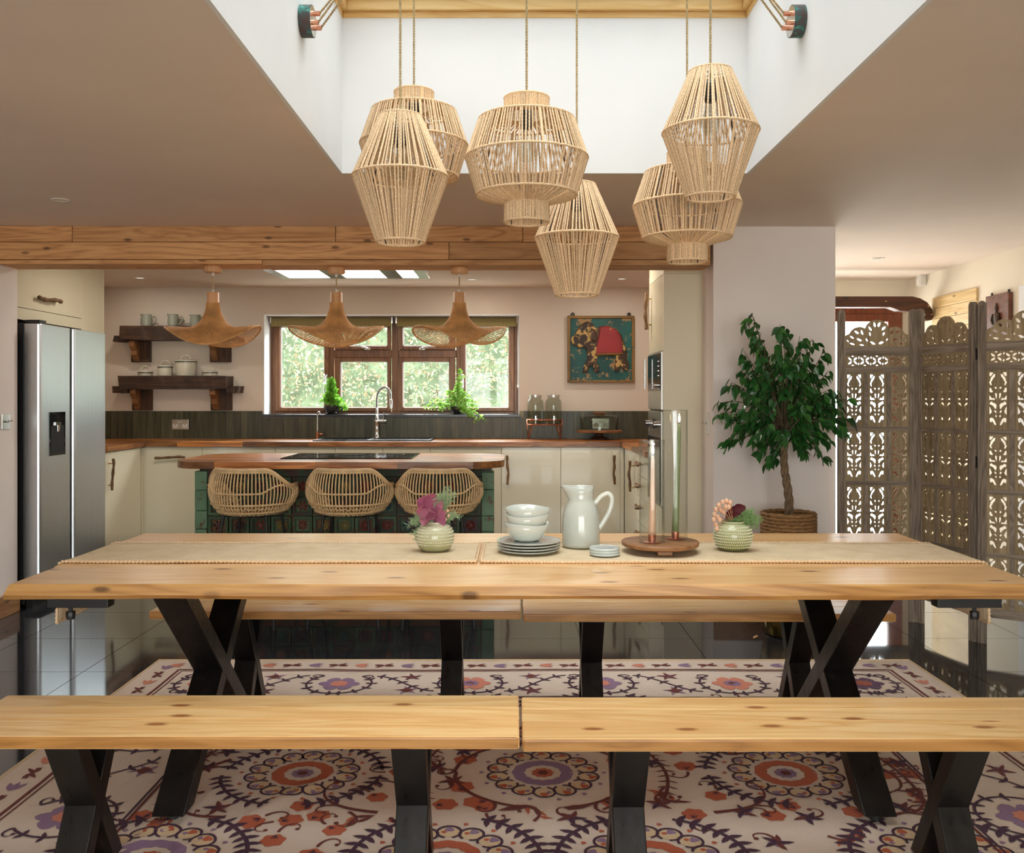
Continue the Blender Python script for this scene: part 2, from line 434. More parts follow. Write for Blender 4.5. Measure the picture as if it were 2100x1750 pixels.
for nm, c in (('thread_plum', (74, 44, 66)), ('thread_brown', (112, 52, 48)), ('thread_rust', (190, 100, 70)), ('thread_lilac', (148, 120, 152)), ('thread_pink', (216, 138, 116)), ('thread_cream', (222, 196, 160))):
    t = NT(nm); w = t.noise(t.coord((150, 400, 1)), 1.0, 3); c = srgb(*c)
    t.set(t.ramp(w, [(0.3, tuple(x * 0.75 for x in c[:3]) + (1,)), (0.7, tuple(min(1, x * 1.12) for x in c[:3]) + (1,))]), 0.9); t.bump(w, 0.4, 0.002)
def m_runner():
    t = NT('runner_weave'); v = t.coord()
    s = t.n('ShaderNodeSeparateXYZ'); t.l(v, s.inputs[0])
    a = t.math('SINE', t.math('MULTIPLY', s.outputs[0], 900.0)); b = t.math('SINE', t.math('MULTIPLY', s.outputs[1], 700.0))
    h = t.math('MULTIPLY', a, b); n = t.noise(v, 14, 5)
    col = t.ramp(t.math('ADD', t.math('MULTIPLY', h, 0.2), t.math('ADD', t.math('MULTIPLY', n, 0.4), 0.3)), [(0.3, srgb(204, 178, 138)), (0.55, srgb(240, 218, 182)), (0.8, srgb(250, 234, 206))])
    t.set(col, 0.95); t.bump(h, 0.6, 0.003)
m_runner()
def m_vase(name, a, b):
    t = NT(name); v = t.coord(); s = t.n('ShaderNodeSeparateXYZ'); t.l(v, s.inputs[0])
    f = t.math('ADD', t.math('MULTIPLY', s.outputs[2], 8.0), t.math('MULTIPLY', t.noise(v, 20, 4), 0.35))
    t.set(t.ramp(f, [(0.25, a), (1.0, b)]), 0.18, Coat_Weight=0.5)
m_vase('vase_sage', srgb(160, 158, 116), srgb(206, 204, 176))
m_vase('vase_olive', srgb(128, 130, 76), srgb(190, 194, 158))
plain('vase_dots', srgb(214, 210, 182), 0.2, var=0.05)
def m_speckle(name, a, b):
    t = NT(name); v = t.coord(); n = t.noise(v, 14, 3); sp = t.noise(v, 420, 2)
    s = t.n('ShaderNodeSeparateXYZ'); t.l(v, s.inputs[0])
    col = t.ramp(t.math('ADD', t.math('MULTIPLY', n, 0.6), t.math('MULTIPLY', s.outputs[2], 1.6)), [(0.2, a), (0.75, b)])
    col = t.mix(t.math('MULTIPLY', t.ramp(sp, [(0.66, (0, 0, 0, 1)), (0.72, (1, 1, 1, 1))]), 0.35), col, srgb(120, 112, 90))
    t.set(col, 0.16, Coat_Weight=0.4)
m_speckle('stoneware', srgb(186, 192, 186), srgb(214, 216, 206))
m_speckle('stoneware_pale', srgb(200, 206, 200), srgb(222, 222, 208))
def emis(name, col, s):
    t = NT(name); t.set(col, 0.5); t.b.inputs['Emission Color'].default_value = col; t.b.inputs['Emission Strength'].default_value = s
emis('flame', (1.0, 0.78, 0.45, 1), 6.0)
emis('hood_glow', (1.0, 0.95, 0.86, 1), 6.0)  # panel glow raised to light the island and floor
emis('downlight_led', (1.0, 0.95, 0.88, 1), 0.55)
def leafmat(name, cols, rough=0.35, trans=0.25, island=True):
    t = NT(name); g = t.n('ShaderNodeNewGeometry'); oi = t.n('ShaderNodeObjectInfo')
    r = t.math('FRACT', t.math('ADD', g.outputs['Random Per Island'], oi.outputs['Random']))
    n = len(cols); col = t.ramp(r, [(i / max(1, n - 1), c) for i, c in enumerate(cols)])
    t.set(col, rough)
    if trans:
        tl = t.n('ShaderNodeBsdfTranslucent'); t.l(col, tl.inputs[0]); mx = t.n('ShaderNodeMixShader'); mx.inputs[0].default_value = trans
        t.l(t.b.outputs[0], mx.inputs[1]); t.l(tl.outputs[0], mx.inputs[2]); t.l(mx.outputs[0], t.out.inputs[0])
leafmat('ficus_leaf', [srgb(34, 76, 34), srgb(48, 104, 44), srgb(40, 88, 38), srgb(76, 132, 58)], 0.3, 0.15)
leafmat('herb_leaf', [srgb(96, 160, 40), srgb(130, 190, 60), srgb(150, 204, 84)], 0.5, 0.45)
leafmat('mint_leaf', [srgb(120, 176, 60), srgb(160, 204, 96), srgb(186, 220, 128)], 0.5, 0.45)
leafmat('hedge_leaf', [srgb(96, 116, 88), srgb(140, 158, 122), srgb(112, 134, 108), srgb(166, 178, 142), srgb(190, 142, 116), srgb(124, 142, 108), srgb(208, 158, 132)], 0.6, 0.3)
leafmat('plum_petal', [srgb(166, 88, 118), srgb(184, 110, 142), srgb(196, 122, 140)], 0.5, 0.3)
def m_verdigris():
    t = NT('verdigris'); v = t.coord(); f = t.noise(v, 24, 6, 0.5)
    t.set(t.ramp(f, [(0.35, srgb(84, 62, 58)), (0.5, srgb(70, 78, 76)), (0.6, srgb(60, 128, 118)), (0.72, srgb(120, 186, 178))]), 0.7); t.bump(f, 0.4, 0.003)
m_verdigris()
def m_blind():
    t = NT('blind_cloth'); v = t.coord(); w = t.n('ShaderNodeTexWave', bands_direction='X'); w.inputs['Scale'].default_value = 26; t.l(v, w.inputs['Vector'])
    t.set(t.ramp(w.outputs[0], [(0.3, srgb(120, 104, 60)), (0.7, srgb(168, 150, 98))]), 0.9)
m_blind()
def m_oldpaint(name, base, chips, wear=0.52):
    t = NT(name); v = t.coord(rand=11.0); f = t.noise(v, 13, 6, 0.4); f2 = t.noise(v, 44, 5)
    m = t.ramp(t.math('ADD', t.math('MULTIPLY', f, 0.7), t.math('MULTIPLY', f2, 0.3)), [(wear - 0.02, (0, 0, 0, 1)), (wear + 0.03, (1, 1, 1, 1))])
    g = t.noise(v, 3, 3)
    b = t.ramp(g, [(0.35, base[0]), (0.65, base[1])])
    t.set(t.mix(m, b, chips), 0.55); t.bump(f2, 0.3, 0.002)
m_oldpaint('green_paint', (srgb(46, 74, 46), srgb(84, 116, 78)), srgb(96, 62, 34), 0.53)
m_oldpaint('dark_green_paint', (srgb(28, 46, 30), srgb(58, 76, 44)), srgb(70, 42, 26), 0.51)
m_oldpaint('pale_green_paint', (srgb(92, 128, 96), srgb(124, 156, 122)), srgb(104, 62, 40), 0.58)
m_oldpaint('rust_paint', (srgb(94, 48, 28), srgb(124, 80, 36)), srgb(56, 66, 38), 0.54)
m_oldpaint('teal_paint', (srgb(18, 74, 72), srgb(30, 104, 96)), srgb(170, 130, 82), 0.57)
m_oldpaint('red_paint', (srgb(136, 26, 32), srgb(158, 42, 44)), srgb(176, 120, 84), 0.66)
m_oldpaint('elephant_paint', (srgb(46, 28, 16), srgb(84, 54, 28)), srgb(196, 158, 92), 0.53)
m_oldpaint('ochre_edge', (srgb(120, 88, 40), srgb(150, 112, 56)), srgb(60, 74, 56), 0.6)
for nm, c in (('rosette_red', (116, 52, 44)), ('rosette_orange', (150, 92, 54)), ('rosette_blue', (58, 76, 92)), ('rosette_ochre', (146, 122, 66)), ('rosette_plum', (64, 40, 46)), ('rosette_teal', (60, 96, 88))):
    m_oldpaint(nm, (srgb(*c), srgb(*[min(255, int(x * 1.2)) for x in c])), srgb(60, 50, 34), 0.62)
def m_brass():
    t = NT('old_brass'); v = t.coord(); f = t.noise(v, 10, 4); h = t.n('ShaderNodeTexVoronoi'); h.inputs['Scale'].default_value = 40; t.l(v, h.inputs['Vector'])
    t.set(t.ramp(f, [(0.3, srgb(120, 96, 50)), (0.7, srgb(176, 150, 90))]), 0.28, 1.0); t.bump(h.outputs['Distance'], 0.25, 0.004)
m_brass()
def m_icon():
    t = NT('icon_board'); v = t.coord((1, 8, 8)); f = t.noise(v, 4, 4)
    t.set(t.ramp(f, [(0.3, srgb(86, 46, 30)), (0.7, srgb(128, 76, 50))]), 0.5)
m_icon()

# ------------------------------------------------------------------ the room
CEIL = 2.29; BW = 8.30; XL = -3.0; XKL = -3.71; XKR = 1.53; XP0, XP1 = 1.167, 1.88; XR = 3.36; YP = 5.35; YD = 7.80; YF = -2.6
def ST(name, mb, mat, label, cat='wall', **k):
    o = O(name, mb, mat, **k); return tag(o, label, cat, None, 'structure')

# floor: dark slab with a tile laid in every cell
floor = ST('floor', cbox(XKL - 0.1, XR + 0.1, YF - 0.1, BW + 0.1, -0.08, -0.006), 'grout', 'glossy black granite tiled floor with thin grey joints', 'floor')
TS = 0.595; tx0, ty0 = 0.356, 4.907
tme = cbox(-TS / 2 + .0016, TS / 2 - .0016, -TS / 2 + .0016, TS / 2 - .0016, -0.006, 0.0).mesh('tile')
for i in range(-7, 6):
    for j in range(-13, 7):
        x, y = tx0 + (i + .5) * TS, ty0 + (j + .5) * TS
        if x - TS / 2 > XR or x + TS / 2 < XKL or y + TS / 2 < YF or y - TS / 2 > BW: continue
        if y < 5.4 and x + TS / 2 < XL: continue
        if y + TS / 2 < 0.5: continue
        S('tile', tme, 'black_granite', floor, (x, y, 0))
O('floor_field', cbox(XKL, XR, YF, ty0 - 8 * TS, -0.006, 0.0), 'black_granite', floor, kind='stuff')

# ceiling with the rooflight opening
SX0, SX1, SY0, SY1, SZ = -0.766, 1.042, 1.75, 4.08, 2.98
mb = MB()
ox0, ox1, oy0, oy1 = XKL - 0.2, XR + 0.2, YF - 0.2, BW + 0.35
mb.box(ox0, SX0, oy0, oy1, CEIL, CEIL + 0.12); mb.box(SX1, ox1, oy0, oy1, CEIL, CEIL + 0.12)
mb.box(SX0, SX1, oy0, SY0, CEIL, CEIL + 0.12); mb.box(SX0, SX1, SY1, oy1, CEIL, CEIL + 0.12)
ST('ceiling', mb, 'ceiling_paint', 'flat plaster ceiling with a deep square rooflight opening', 'ceiling')
mb = MB(); e = 0.1
mb.box(SX0 - e, SX0, SY0 - e, SY1 + e, CEIL + .12, SZ); mb.box(SX1, SX1 + e, SY0 - e, SY1 + e, CEIL + .12, SZ)
mb.box(SX0, SX1, SY0 - e, SY0, CEIL + .12, SZ); mb.box(SX0, SX1, SY1, SY1 + e, CEIL + .12, SZ)
e2 = 0.004
mb.box(SX0 - .01, SX0 + e2, SY0, SY1, CEIL - .001, SZ); mb.box(SX1 - e2, SX1 + .01, SY0, SY1, CEIL - .001, SZ)
mb.box(SX0, SX1, SY0 - .01, SY0 + e2, CEIL - .001, SZ); mb.box(SX0, SX1, SY1 - e2, SY1 + .01, CEIL - .001, SZ)
ST('wall_rooflight', mb, 'well_white', 'white plastered rooflight shaft above the dining table')
# rooflight timber frame: stepped frame, two bars the lamp cords hang from, panes
rf = T('window_2', 'pine framed rooflight at the top of the white shaft', 'rooflight', (0.138, 2.915, SZ), kind='structure')
for k, (d, z0, z1) in enumerate(((0.0, SZ, SZ + .028), (0.02, SZ + .028, SZ + .10), (0.045, SZ + .10, SZ + .16))):
    mb = MB(); a0, a1, b0, b1 = SX0 + d - .004, SX1 - d + .004, SY0 + d - .004, SY1 - d + .004; w = 0.09
    a0 += .0; mb.box(a0 - w, a0 + .012, b0 - w, b1 + w, z0, z1); mb.box(a1 - .012, a1 + w, b0 - w, b1 + w, z0, z1)
    mb.box(a0 + .012, a1 - .012, b0 - w, b0 + .012, z0, z1); mb.box(a0 + .012, a1 - .012, b1 - .012, b1 + w, z0, z1)
    O('frame', mb, 'rooflight_pine', rf, bevel=.003)
for yb in (3.03, 3.46): O('glazing_bar', cbox(SX0, SX1, yb - .025, yb + .025, SZ + .03, SZ + .10), 'rooflight_pine', rf, bevel=.003)
for y0, y1 in ((SY0, 3.0), (3.06, 3.43), (3.49, SY1)): O('pane', cbox(SX0 + .03, SX1 - .03, y0, y1, SZ + .115, SZ + .121), 'rooflight_glass', rf)

# walls
ST('wall_left', cbox(XL - .2, XL, YF, 5.54, 0, CEIL), 'plaster_light', 'plain pink plaster wall left of the dining table')
mb = MB(); mb.box(XKL - .2, XKL, 5.54, BW + .3, 0, CEIL); mb.box(XKL, XL - .2, 5.44, 5.54, 0, CEIL)
ST('wall_kitchen_left', mb, 'plaster', 'plaster wall behind the fridge housing')
WX0, WX1, WZ0, WZ1 = pX(541, BW), pX(1065, BW), pZ(853, BW), pZ(645, BW)
mb = MB(); y0, y1 = BW, BW + .3
mb.box(XKL, WX0, y0, y1, 0, CEIL); mb.box(WX1, XP1, y0, y1, 0, CEIL); mb.box(WX0, WX1, y0, y1, 0, WZ0); mb.box(WX0, WX1, y0, y1, WZ1, CEIL)
ST('wall_back', mb, 'plaster', 'plaster kitchen wall around the wide wooden window')
mb = MB(); r = .006
mb.box(WX0, WX0 + r, BW - .004, BW + .25, WZ0, WZ1); mb.box(WX1 - r, WX1, BW - .004, BW + .25, WZ0, WZ1); mb.box(WX0, WX1, BW - .004, BW + .25, WZ1 - r, WZ1)
ST('trim_1', mb, 'well_white', 'white painted reveal lining the kitchen window', 'window reveal')
mb = MB(); mb.box(XP0, XP1, YP, 5.67, 0, CEIL); mb.box(XKR, XP1, 5.67, BW, 0, CEIL)
ST('wall_pier', mb, 'plaster_light', 'plaster wall pier behind the potted fig tree')
DX0, DX1, DZ = 1.92, 3.30, 2.06
mb = MB(); mb.box(XP1, DX0, YD, YD + .3, 0, CEIL); mb.box(DX1, XR, YD, YD + .3, 0, CEIL); mb.box(DX0, DX1, YD, YD + .3, DZ, CEIL)
ST('wall_door', mb, 'cream_wall', 'cream wall around the glazed garden door')
ST('wall_right', cbox(XR, XR + .2, YF, YD + .3, 0, CEIL), 'cream_wall', 'cream wall behind the carved folding screen')
PX0, PX1, PZ = -1.7, 2.1, 2.2
mb = MB(); mb.box(XL - .2, PX0, YF - .2, YF, 0, CEIL); mb.box(PX1, XR + .2, YF - .2, YF, 0, CEIL); mb.box(PX0, PX1, YF - .2, YF, PZ, CEIL)
ST('wall_front', mb, 'plaster', 'plaster wall with wide patio doors opposite the kitchen')
d2 = T('door_2', 'wide glazed patio doors opposite the kitchen', 'patio door', (0.2, YF - .1, 0), kind='structure')
for k in range(3):
    a = PX0 + (PX1 - PX0) * k / 3; b = PX0 + (PX1 - PX0) * (k + 1) / 3; w = .07
    mb = MB(); mb.box(a, a + w, YF - .13, YF - .07, 0, PZ); mb.box(b - w, b, YF - .13, YF - .07, 0, PZ); mb.box(a + w, b - w, YF - .13, YF - .07, 0, w); mb.box(a + w, b - w, YF - .13, YF - .07, PZ - w, PZ)
    f = O('door_leaf', mb, 'door_wood', d2); O('pane', cbox(a + w, b - w, YF - .103, YF - .097, w, PZ - w), 'patio_glass', f)
ST('baseboard_left', cbox(XL, XL + .018, YF, 5.54, 0, .125), 'skirting_wood', 'varnished wooden skirting along the left plaster wall', 'skirting', bevel=.004)
mb = MB(); mb.box(XP0, XP1 + .016, YP - .016, YP, 0, .125); mb.box(XP1, XP1 + .016, YP, YD, 0, .125)
ST('baseboard_pier', mb, 'skirting_wood', 'varnished wooden skirting at the foot of the wall pier', 'skirting', bevel=.004)

# ceiling beam clad in reclaimed boards
BY0, BY1, BZ0 = 5.33, 5.55, 2.068; BXE = pX(1457, BY0)
beam = T('trim_2', 'long ceiling beam clad in reclaimed pine boards above the island', 'beam', (-1.0, 5.44, BZ0), kind='structure')
O('core', cbox(XL - .3, BXE - .02, BY0 + .02, BY1 - .02, BZ0 + .02, CEIL), 'beam_wood', beam)
zt, zm, zb = CEIL, pZ(497, BY0), pZ(533, BY0)
def board(x0, x1, z0, z1, dy=0):
    O('board', cbox(x0 + .0015, x1 - .0015, BY0 - dy, BY0 + .02, z0 + .002, z1 - .001), 'beam_wood', beam, bevel=.0025, loc=((x0 + x1) / 2, BY0, (z0 + z1) / 2))
xs = [XL - .3] + [pX(v, BY0) for v in (148, 688, 1072)] + [BXE]
for k in range(4): board(xs[k], xs[k + 1], zm, zt, R.uniform(0, .004))
xs = [XL - .3] + [pX(v, BY0) for v in (921,)] + [BXE]
for k in range(2): board(xs[k], xs[k + 1], zb, zm, .004 + R.uniform(0, .004))
xs = [XL - .3] + [pX(v, BY0) for v in (538,)] + [BXE]
for k in range(2):
    dz = 0 if k == 0 else -.006
    O('soffit_board', cbox(xs[k] + .0015, xs[k + 1] - .0015, BY0 - .004, BY1, BZ0 + dz, zb - .001), 'beam_wood', beam, bevel=.003, loc=((xs[k] + xs[k + 1]) / 2, 5.44, BZ0))
O('end_board', cbox(BXE - .02, BXE, BY0 + .0, BY1, BZ0, CEIL), 'beam_wood', beam, bevel=.002)

# ceiling downlights (the kitchen ones are switched on to brighten the room)
def downlight(c, lab, watt):
    t = T('downlight', lab, 'downlight', c, group='recessed downlights')
    mb = MB(); mb.lathe([(.030, 0), (.030, -.002), (.046, -.005), (.048, 0)], 24, c); O('trim_ring', mb, 'white_plastic', t, smooth=True)
    O('lamp', MB().lathe([(0, -.001), (.030, -.001)], 20, c), 'filament_glass' if not watt else 'downlight_led', t)
    if watt:
        d = bpy.data.lights.new('downlight_lamp', 'AREA'); d.shape = 'DISK'; d.size = .055; d.energy = watt; d.color = (1.0, .92, .80)
        o = bpy.data.objects.new('downlight_lamp', d); COL.objects.link(o); o.parent = t; o.location = (0, 0, -.006)
for (x, y, lab, w) in ((125, 410, 'small white ceiling downlight above the fridge end of the table', 0), (1800, 530, 'small white ceiling downlight near the garden door', 0),
                    (287, 570, 'small white kitchen downlight above the wall shelves', 2.2), (1275, 572, 'small white kitchen downlight above the elephant picture', 2.2), (968, 573, 'small white kitchen downlight right of the extractor', 2.2)):
    Y = (CEIL - CAMZ) * F / (CY - y); downlight((pX(x, Y), Y, CEIL), lab, w)
for x, lab in ((-2.35, 'added unseen kitchen downlight behind the beam at the fridge end'), (-.25, 'added unseen kitchen downlight behind the beam over the island end'), (.55, 'added unseen kitchen downlight behind the beam beside the oven tower')): downlight((x, 6.25, CEIL), lab, 5)  # added lamps, hidden by the beam, to brighten the kitchen

# outside: patio, lawn and the hedge behind the kitchen window
ST('ground', cbox(-14, 14, -12, 26, -.3, -.1), 'patio_stone', 'pale paved ground outside the windows', 'ground')
HY = 11.6
hd = T('hedge', 'clipped leafy hedge with rust coloured leaves outside the kitchen window', 'hedge', (-1.1, HY, -.1))
O('core', cbox(-6.5, 1.75, HY + .1, HY + 1.1, -.1, 2.55), 'hedge_core', hd)
mb = MB()
for k in range(30000):
    c = Vector((R.uniform(-6.4, 1.7), HY + R.uniform(-.08, .14), R.uniform(.2, 2.62))); c.y += .12 * math.sin(c.x * 3.1) * math.sin(c.z * 4.3)
    L = R.uniform(.018, .042); d = Vector((R.gauss(0, 1), R.gauss(0, .5) - .3, R.gauss(0, 1))).normalized(); u = d.cross(Vector((R.gauss(0, 1), R.gauss(0, 1), R.gauss(0, 1)))).normalized()
    mb.add([c - d * L, c + u * L * .38, c + d * L, c - u * L * .38], [(0, 1, 2, 3)])
O('leaves', mb, 'hedge_leaf', hd, kind='stuff')
# ------------------------------------------------------------------ kitchen window
FY = BW + .25
win = T('window_1', 'wide brown timber kitchen window with six panes', 'window', ((WX0 + WX1) / 2, FY, WZ0), kind='structure')
def wx(x): return pX(x, FY)
def wz(y): return pZ(y, FY)
mb = MB(); d0, d1 = FY - .02, FY + .05
zb_, zt_ = WZ0 - .02, WZ1 + .02
mb.box(wx(556) - .08, wx(566), d0, d1, zb_, zt_); mb.box(wx(1054), wx(1063) + .06, d0, d1, zb_, zt_)
mb.box(wx(566), wx(1054), d0, d1, zb_, wz(844)); mb.box(wx(566), wx(1054), d0, d1, wz(664), zt_)
for a, b in ((674, 686), (804, 818), (936, 946)): mb.box(wx(a), wx(b), d0, d1, wz(844), wz(664))
for a, b in ((686, 804), (818, 936)): mb.box(wx(a), wx(b), d0, d1, wz(734), wz(718))
O('frame', mb, 'window_wood', win, bevel=.004)
def sash(x0, x1, y0, y1, gx0, gx1, gy0, gy1, handle):
    mb = MB(); q0, q1 = FY - .045, FY - .002
    mb.box(wx(x0), wx(gx0), q0, q1, wz(y1), wz(y0)); mb.box(wx(gx1), wx(x1), q0, q1, wz(y1), wz(y0))
    mb.box(wx(gx0), wx(gx1), q0, q1, wz(y1), wz(gy1)); mb.box(wx(gx0), wx(gx1), q0, q1, wz(gy0), wz(y0))
    s = O('sash', mb, 'window_wood', win, bevel=.005)
    O('pane', cbox(wx(gx0) - .005, wx(gx1) + .005, FY - .02, FY - .014, wz(gy1) - .005, wz(gy0) + .005), 'window_glass', s)
    bm = MB(); t = .007
    for a in ((gx0, gx0), (gx1, gx1)): bm.box(wx(a[0]) - (t if a[0] == gx1 else 0), wx(a[0]) + (0 if a[0] == gx1 else t), FY - .026, FY - .008, wz(gy1), wz(gy0))
    bm.box(wx(gx0), wx(gx1), FY - .026, FY - .008, wz(gy1), wz(gy1) + t); bm.box(wx(gx0), wx(gx1), FY - .026, FY - .008, wz(gy0) - t, wz(gy0))
    O('glazing_bead', bm, 'white_plastic', s)
    if handle == 'h':
        cx = (gx0 + gx1) / 2; z = wz(gy1 + 6); s_ = 1 if gx0 < 800 else -1
        h = MB(); h.box(wx(cx + s_ * 2) , wx(cx + s_ * 14), q0 - .02, q0, z - .012, z + .012)
        h.tube(spline([(wx(cx + s_ * 8), q0 - .025, z), (wx(cx + s_ * 4), q0 - .045, z + .008), (wx(cx - s_ * 8), q0 - .05, z + .022), (wx(cx - s_ * 20), q0 - .045, z + .024)]), .009, 8)
        O('handle', h, 'chrome', s, smooth=True, angle=50)
    if handle in ('l', 'r'):
        x = wx(x1 - 5) if handle == 'r' else wx(x0 + 5); z = wz(790)
        h = MB(); h.box(x - .013, x + .013, q0 - .02, q0, z - .02, z + .1)
        h.tube(spline([(x, q0 - .03, z + .09), (x, q0 - .055, z + .08), (x, q0 - .06, z), (x, q0 - .05, z - .1)]), .010, 8)
        O('handle', h, 'chrome', s, smooth=True, angle=50)
sash(566, 676, 664, 844, 577, 667, 671, 836, 'r'); sash(944, 1054, 664, 844, 955, 1044, 671, 836, 'l')
sash(688, 803, 664, 718, 700, 796, 671, 710, 'h'); sash(819, 934, 664, 718, 827, 922, 671, 710, 'h')
sash(688, 803, 734, 844, 700, 796, 742, 836, None); sash(819, 934, 734, 844, 827, 922, 742, 836, None)
ST('trim_3', cbox(WX0 - .015, WX1 + .01, BW - .02, FY - .02, WZ0 - .012, WZ0 + .014), 'slate_sill', 'dark slate sill of the kitchen window', 'window sill', bevel=.003)
for k, (a, b) in enumerate(((555, 806), (812, 1062))):
    Y = FY - .09; x0, x1 = pX(a, Y), pX(b, Y); zt = WZ1 - .01
    t = T('roller_blind', ('mustard striped roller blind above the basil, rolled up' if k == 0 else 'mustard striped roller blind above the mint, rolled up'), 'blind', ((x0 + x1) / 2, Y, zt - .08), group='rolled blinds in the kitchen window')
    O('roll', MB().cyl((x0 + .01, Y, zt - .032), (x1 - .01, Y, zt - .032), .026, n=20), 'blind_cloth', t, smooth=True, angle=40)
    O('hem', MB().box(x0 + .012, x1 - .012, Y - .03, Y - .018, zt - .088, zt - .03), 'blind_cloth', t, bevel=.004)
    mb = MB()
    for x in (x0, x1 - .012): mb.box(x, x + .012, Y - .03, Y + .03, zt - .06, zt)
    O('bracket', mb, 'chrome', t)
x = pX(1062, BW + .1); mb = MB().tube([(x, BW + .12, WZ1 - .03), (x, BW + .12, pZ(790, BW))], .002, 6); mb.ball((x, BW + .12, pZ(792, BW)), .012, 8, 6, (.6, .6, 1.3))
tag(O('blind_chain', mb, 'white_plastic', loc=(x, BW + .12, pZ(792, BW))), 'thin white pull chain hanging in the right window reveal', 'blind chain')

# ------------------------------------------------------------------ base units, plinths, worktops
CF = 7.70; CZ = .92; DZT = .872; PLZ = .12
def wob(p0, p1, r, amp=.006, n=10):
    p0, p1 = Vector(p0), Vector(p1); pts = []
    if (p1 - p0).length > .1: n = 5
    for i in range(n + 1):
        t = i / n; q = p0.lerp(p1, t); e = amp * math.sin(t * PI)
        pts.append(q + Vector((R.uniform(-1, 1), R.uniform(-1, 1), R.uniform(-1, 1))) * e + Vector((amp * 1.3 * math.sin(t * 5 + p0.x * 9),) * 3) * .6)
    pts = spline(pts, 4); rs = [r * (1 + .16 * math.sin(k * .9 + p0.z * 40) + R.uniform(-.05, .05)) for k in range(len(pts))]
    return MB().tube(pts, lambda i: rs[i], 9)
def handle(parent, p0, p1, nrm, r=.0105):
    "driftwood pull on two short metal posts; nrm points out of the door"
    p0, p1, nrm = Vector(p0), Vector(p1), Vector(nrm)
    h = O('handle', wob(p0 + nrm * .035, p1 + nrm * .035, r), 'driftwood', parent, smooth=True)
    for t in (.15, .85): q = p0.lerp(p1, t); O('handle_post', MB().cyl(q, q + nrm * .036, .005, n=8), 'brass_handle', h, smooth=True, angle=50)
def base_back(x0, x1, lab, hz=None, hv=None):
    t = T('base_unit', lab, 'kitchen unit', ((x0 + x1) / 2, CF + .3, 0))
    O('carcass', cbox(x0 + .001, x1 - .001, CF + .024, BW - .01, PLZ, CZ - .042), 'cream_matt', t)
    d = O('door', cbox(x0 + .0015, x1 - .0015, CF, CF + .022, PLZ + .01, DZT), 'cream_gloss', t, bevel=.0015)
    if hz: handle(d, (hz[0], CF, hz[2]), (hz[1], CF, hz[2]), (0, -1, 0))
    if hv: handle(d, (hv[0], CF, hv[1]), (hv[0], CF, hv[2]), (0, -1, 0))
q = lambda x: pX(x, CF)
labs = ['cream kitchen unit with a horizontal driftwood pull under the shelves', 'cream kitchen unit behind the island stool nearest the fridge', 'cream kitchen unit left of the sink behind the island',
        'cream sink unit under the spring tap', 'cream sink unit under the drainer', 'cream kitchen unit under the window end behind the island', 'cream kitchen unit with a driftwood pull on its left edge', 'cream kitchen unit with a driftwood pull on its right edge']
ux = [294, 415, 565, 687, 785, 882, 1028, 1150, 1272]
for k in range(8):
    hz = hv = None
    if k == 0: hz = (q(322), q(382), pZ(938, CF))
    if k == 6: hv = (q(1041), pZ(993, CF), pZ(933, CF))
    if k == 7: hv = (q(1259), pZ(994, CF), pZ(934, CF))
    base_back(q(ux[k]), q(ux[k + 1]), labs[k], hz, hv)
XLF, XRF = -3.11, .93
tag(O('corner_post', cbox(q(281) - .02, q(294), CF + .002, CF + .04, PLZ, DZT), 'cream_gloss', bevel=.001, loc=(q(288), CF + .02, PLZ)), 'narrow cream corner filler left of the pull-out unit', 'filler panel')
tag(O('corner_post', cbox(q(1272), XRF, CF + .002, CF + .04, PLZ, DZT), 'cream_gloss', bevel=.001, loc=(q(1276), CF + .02, PLZ)), 'narrow cream corner filler beside the drawer run', 'filler panel')
# left return: one unit behind the fridge housing
t = T('base_unit', 'cream kitchen unit with a vertical driftwood pull beside the fridge', 'kitchen unit', (-3.4, 7.3, 0))
O('carcass', cbox(XKL + .01, XLF - .024, 6.958, CF, PLZ, CZ - .042), 'cream_matt', t)
d = O('door', cbox(XLF - .022, XLF, 6.96, CF - .06, PLZ + .01, DZT), 'cream_gloss', t, bevel=.0015)
handle(d, (XLF, 7.03, pZ(1006, 7.0)), (XLF, 7.03, pZ(942, 7.0)), (1, 0, 0))
tag(O('plinth', MB().box(XLF - .06, XLF - .04, 6.95, CF + .05, 0, PLZ), 'plinth_wood', loc=(XLF - .05, 7.3, 0)), 'dark wood plinth under the unit beside the fridge', 'plinth')
tag(O('plinth', MB().box(XLF - .04, XRF + .04, CF + .05, CF + .07, 0, PLZ), 'plinth_wood', loc=(-1, CF + .06, 0)), 'long dark wood plinth under the back run of units', 'plinth')
tag(O('plinth', MB().box(XRF + .04, XRF + .06, 6.282, CF + .049, 0, PLZ), 'plinth_wood', loc=(XRF + .05, 7, 0)), 'dark wood plinth under the drawer run', 'plinth')
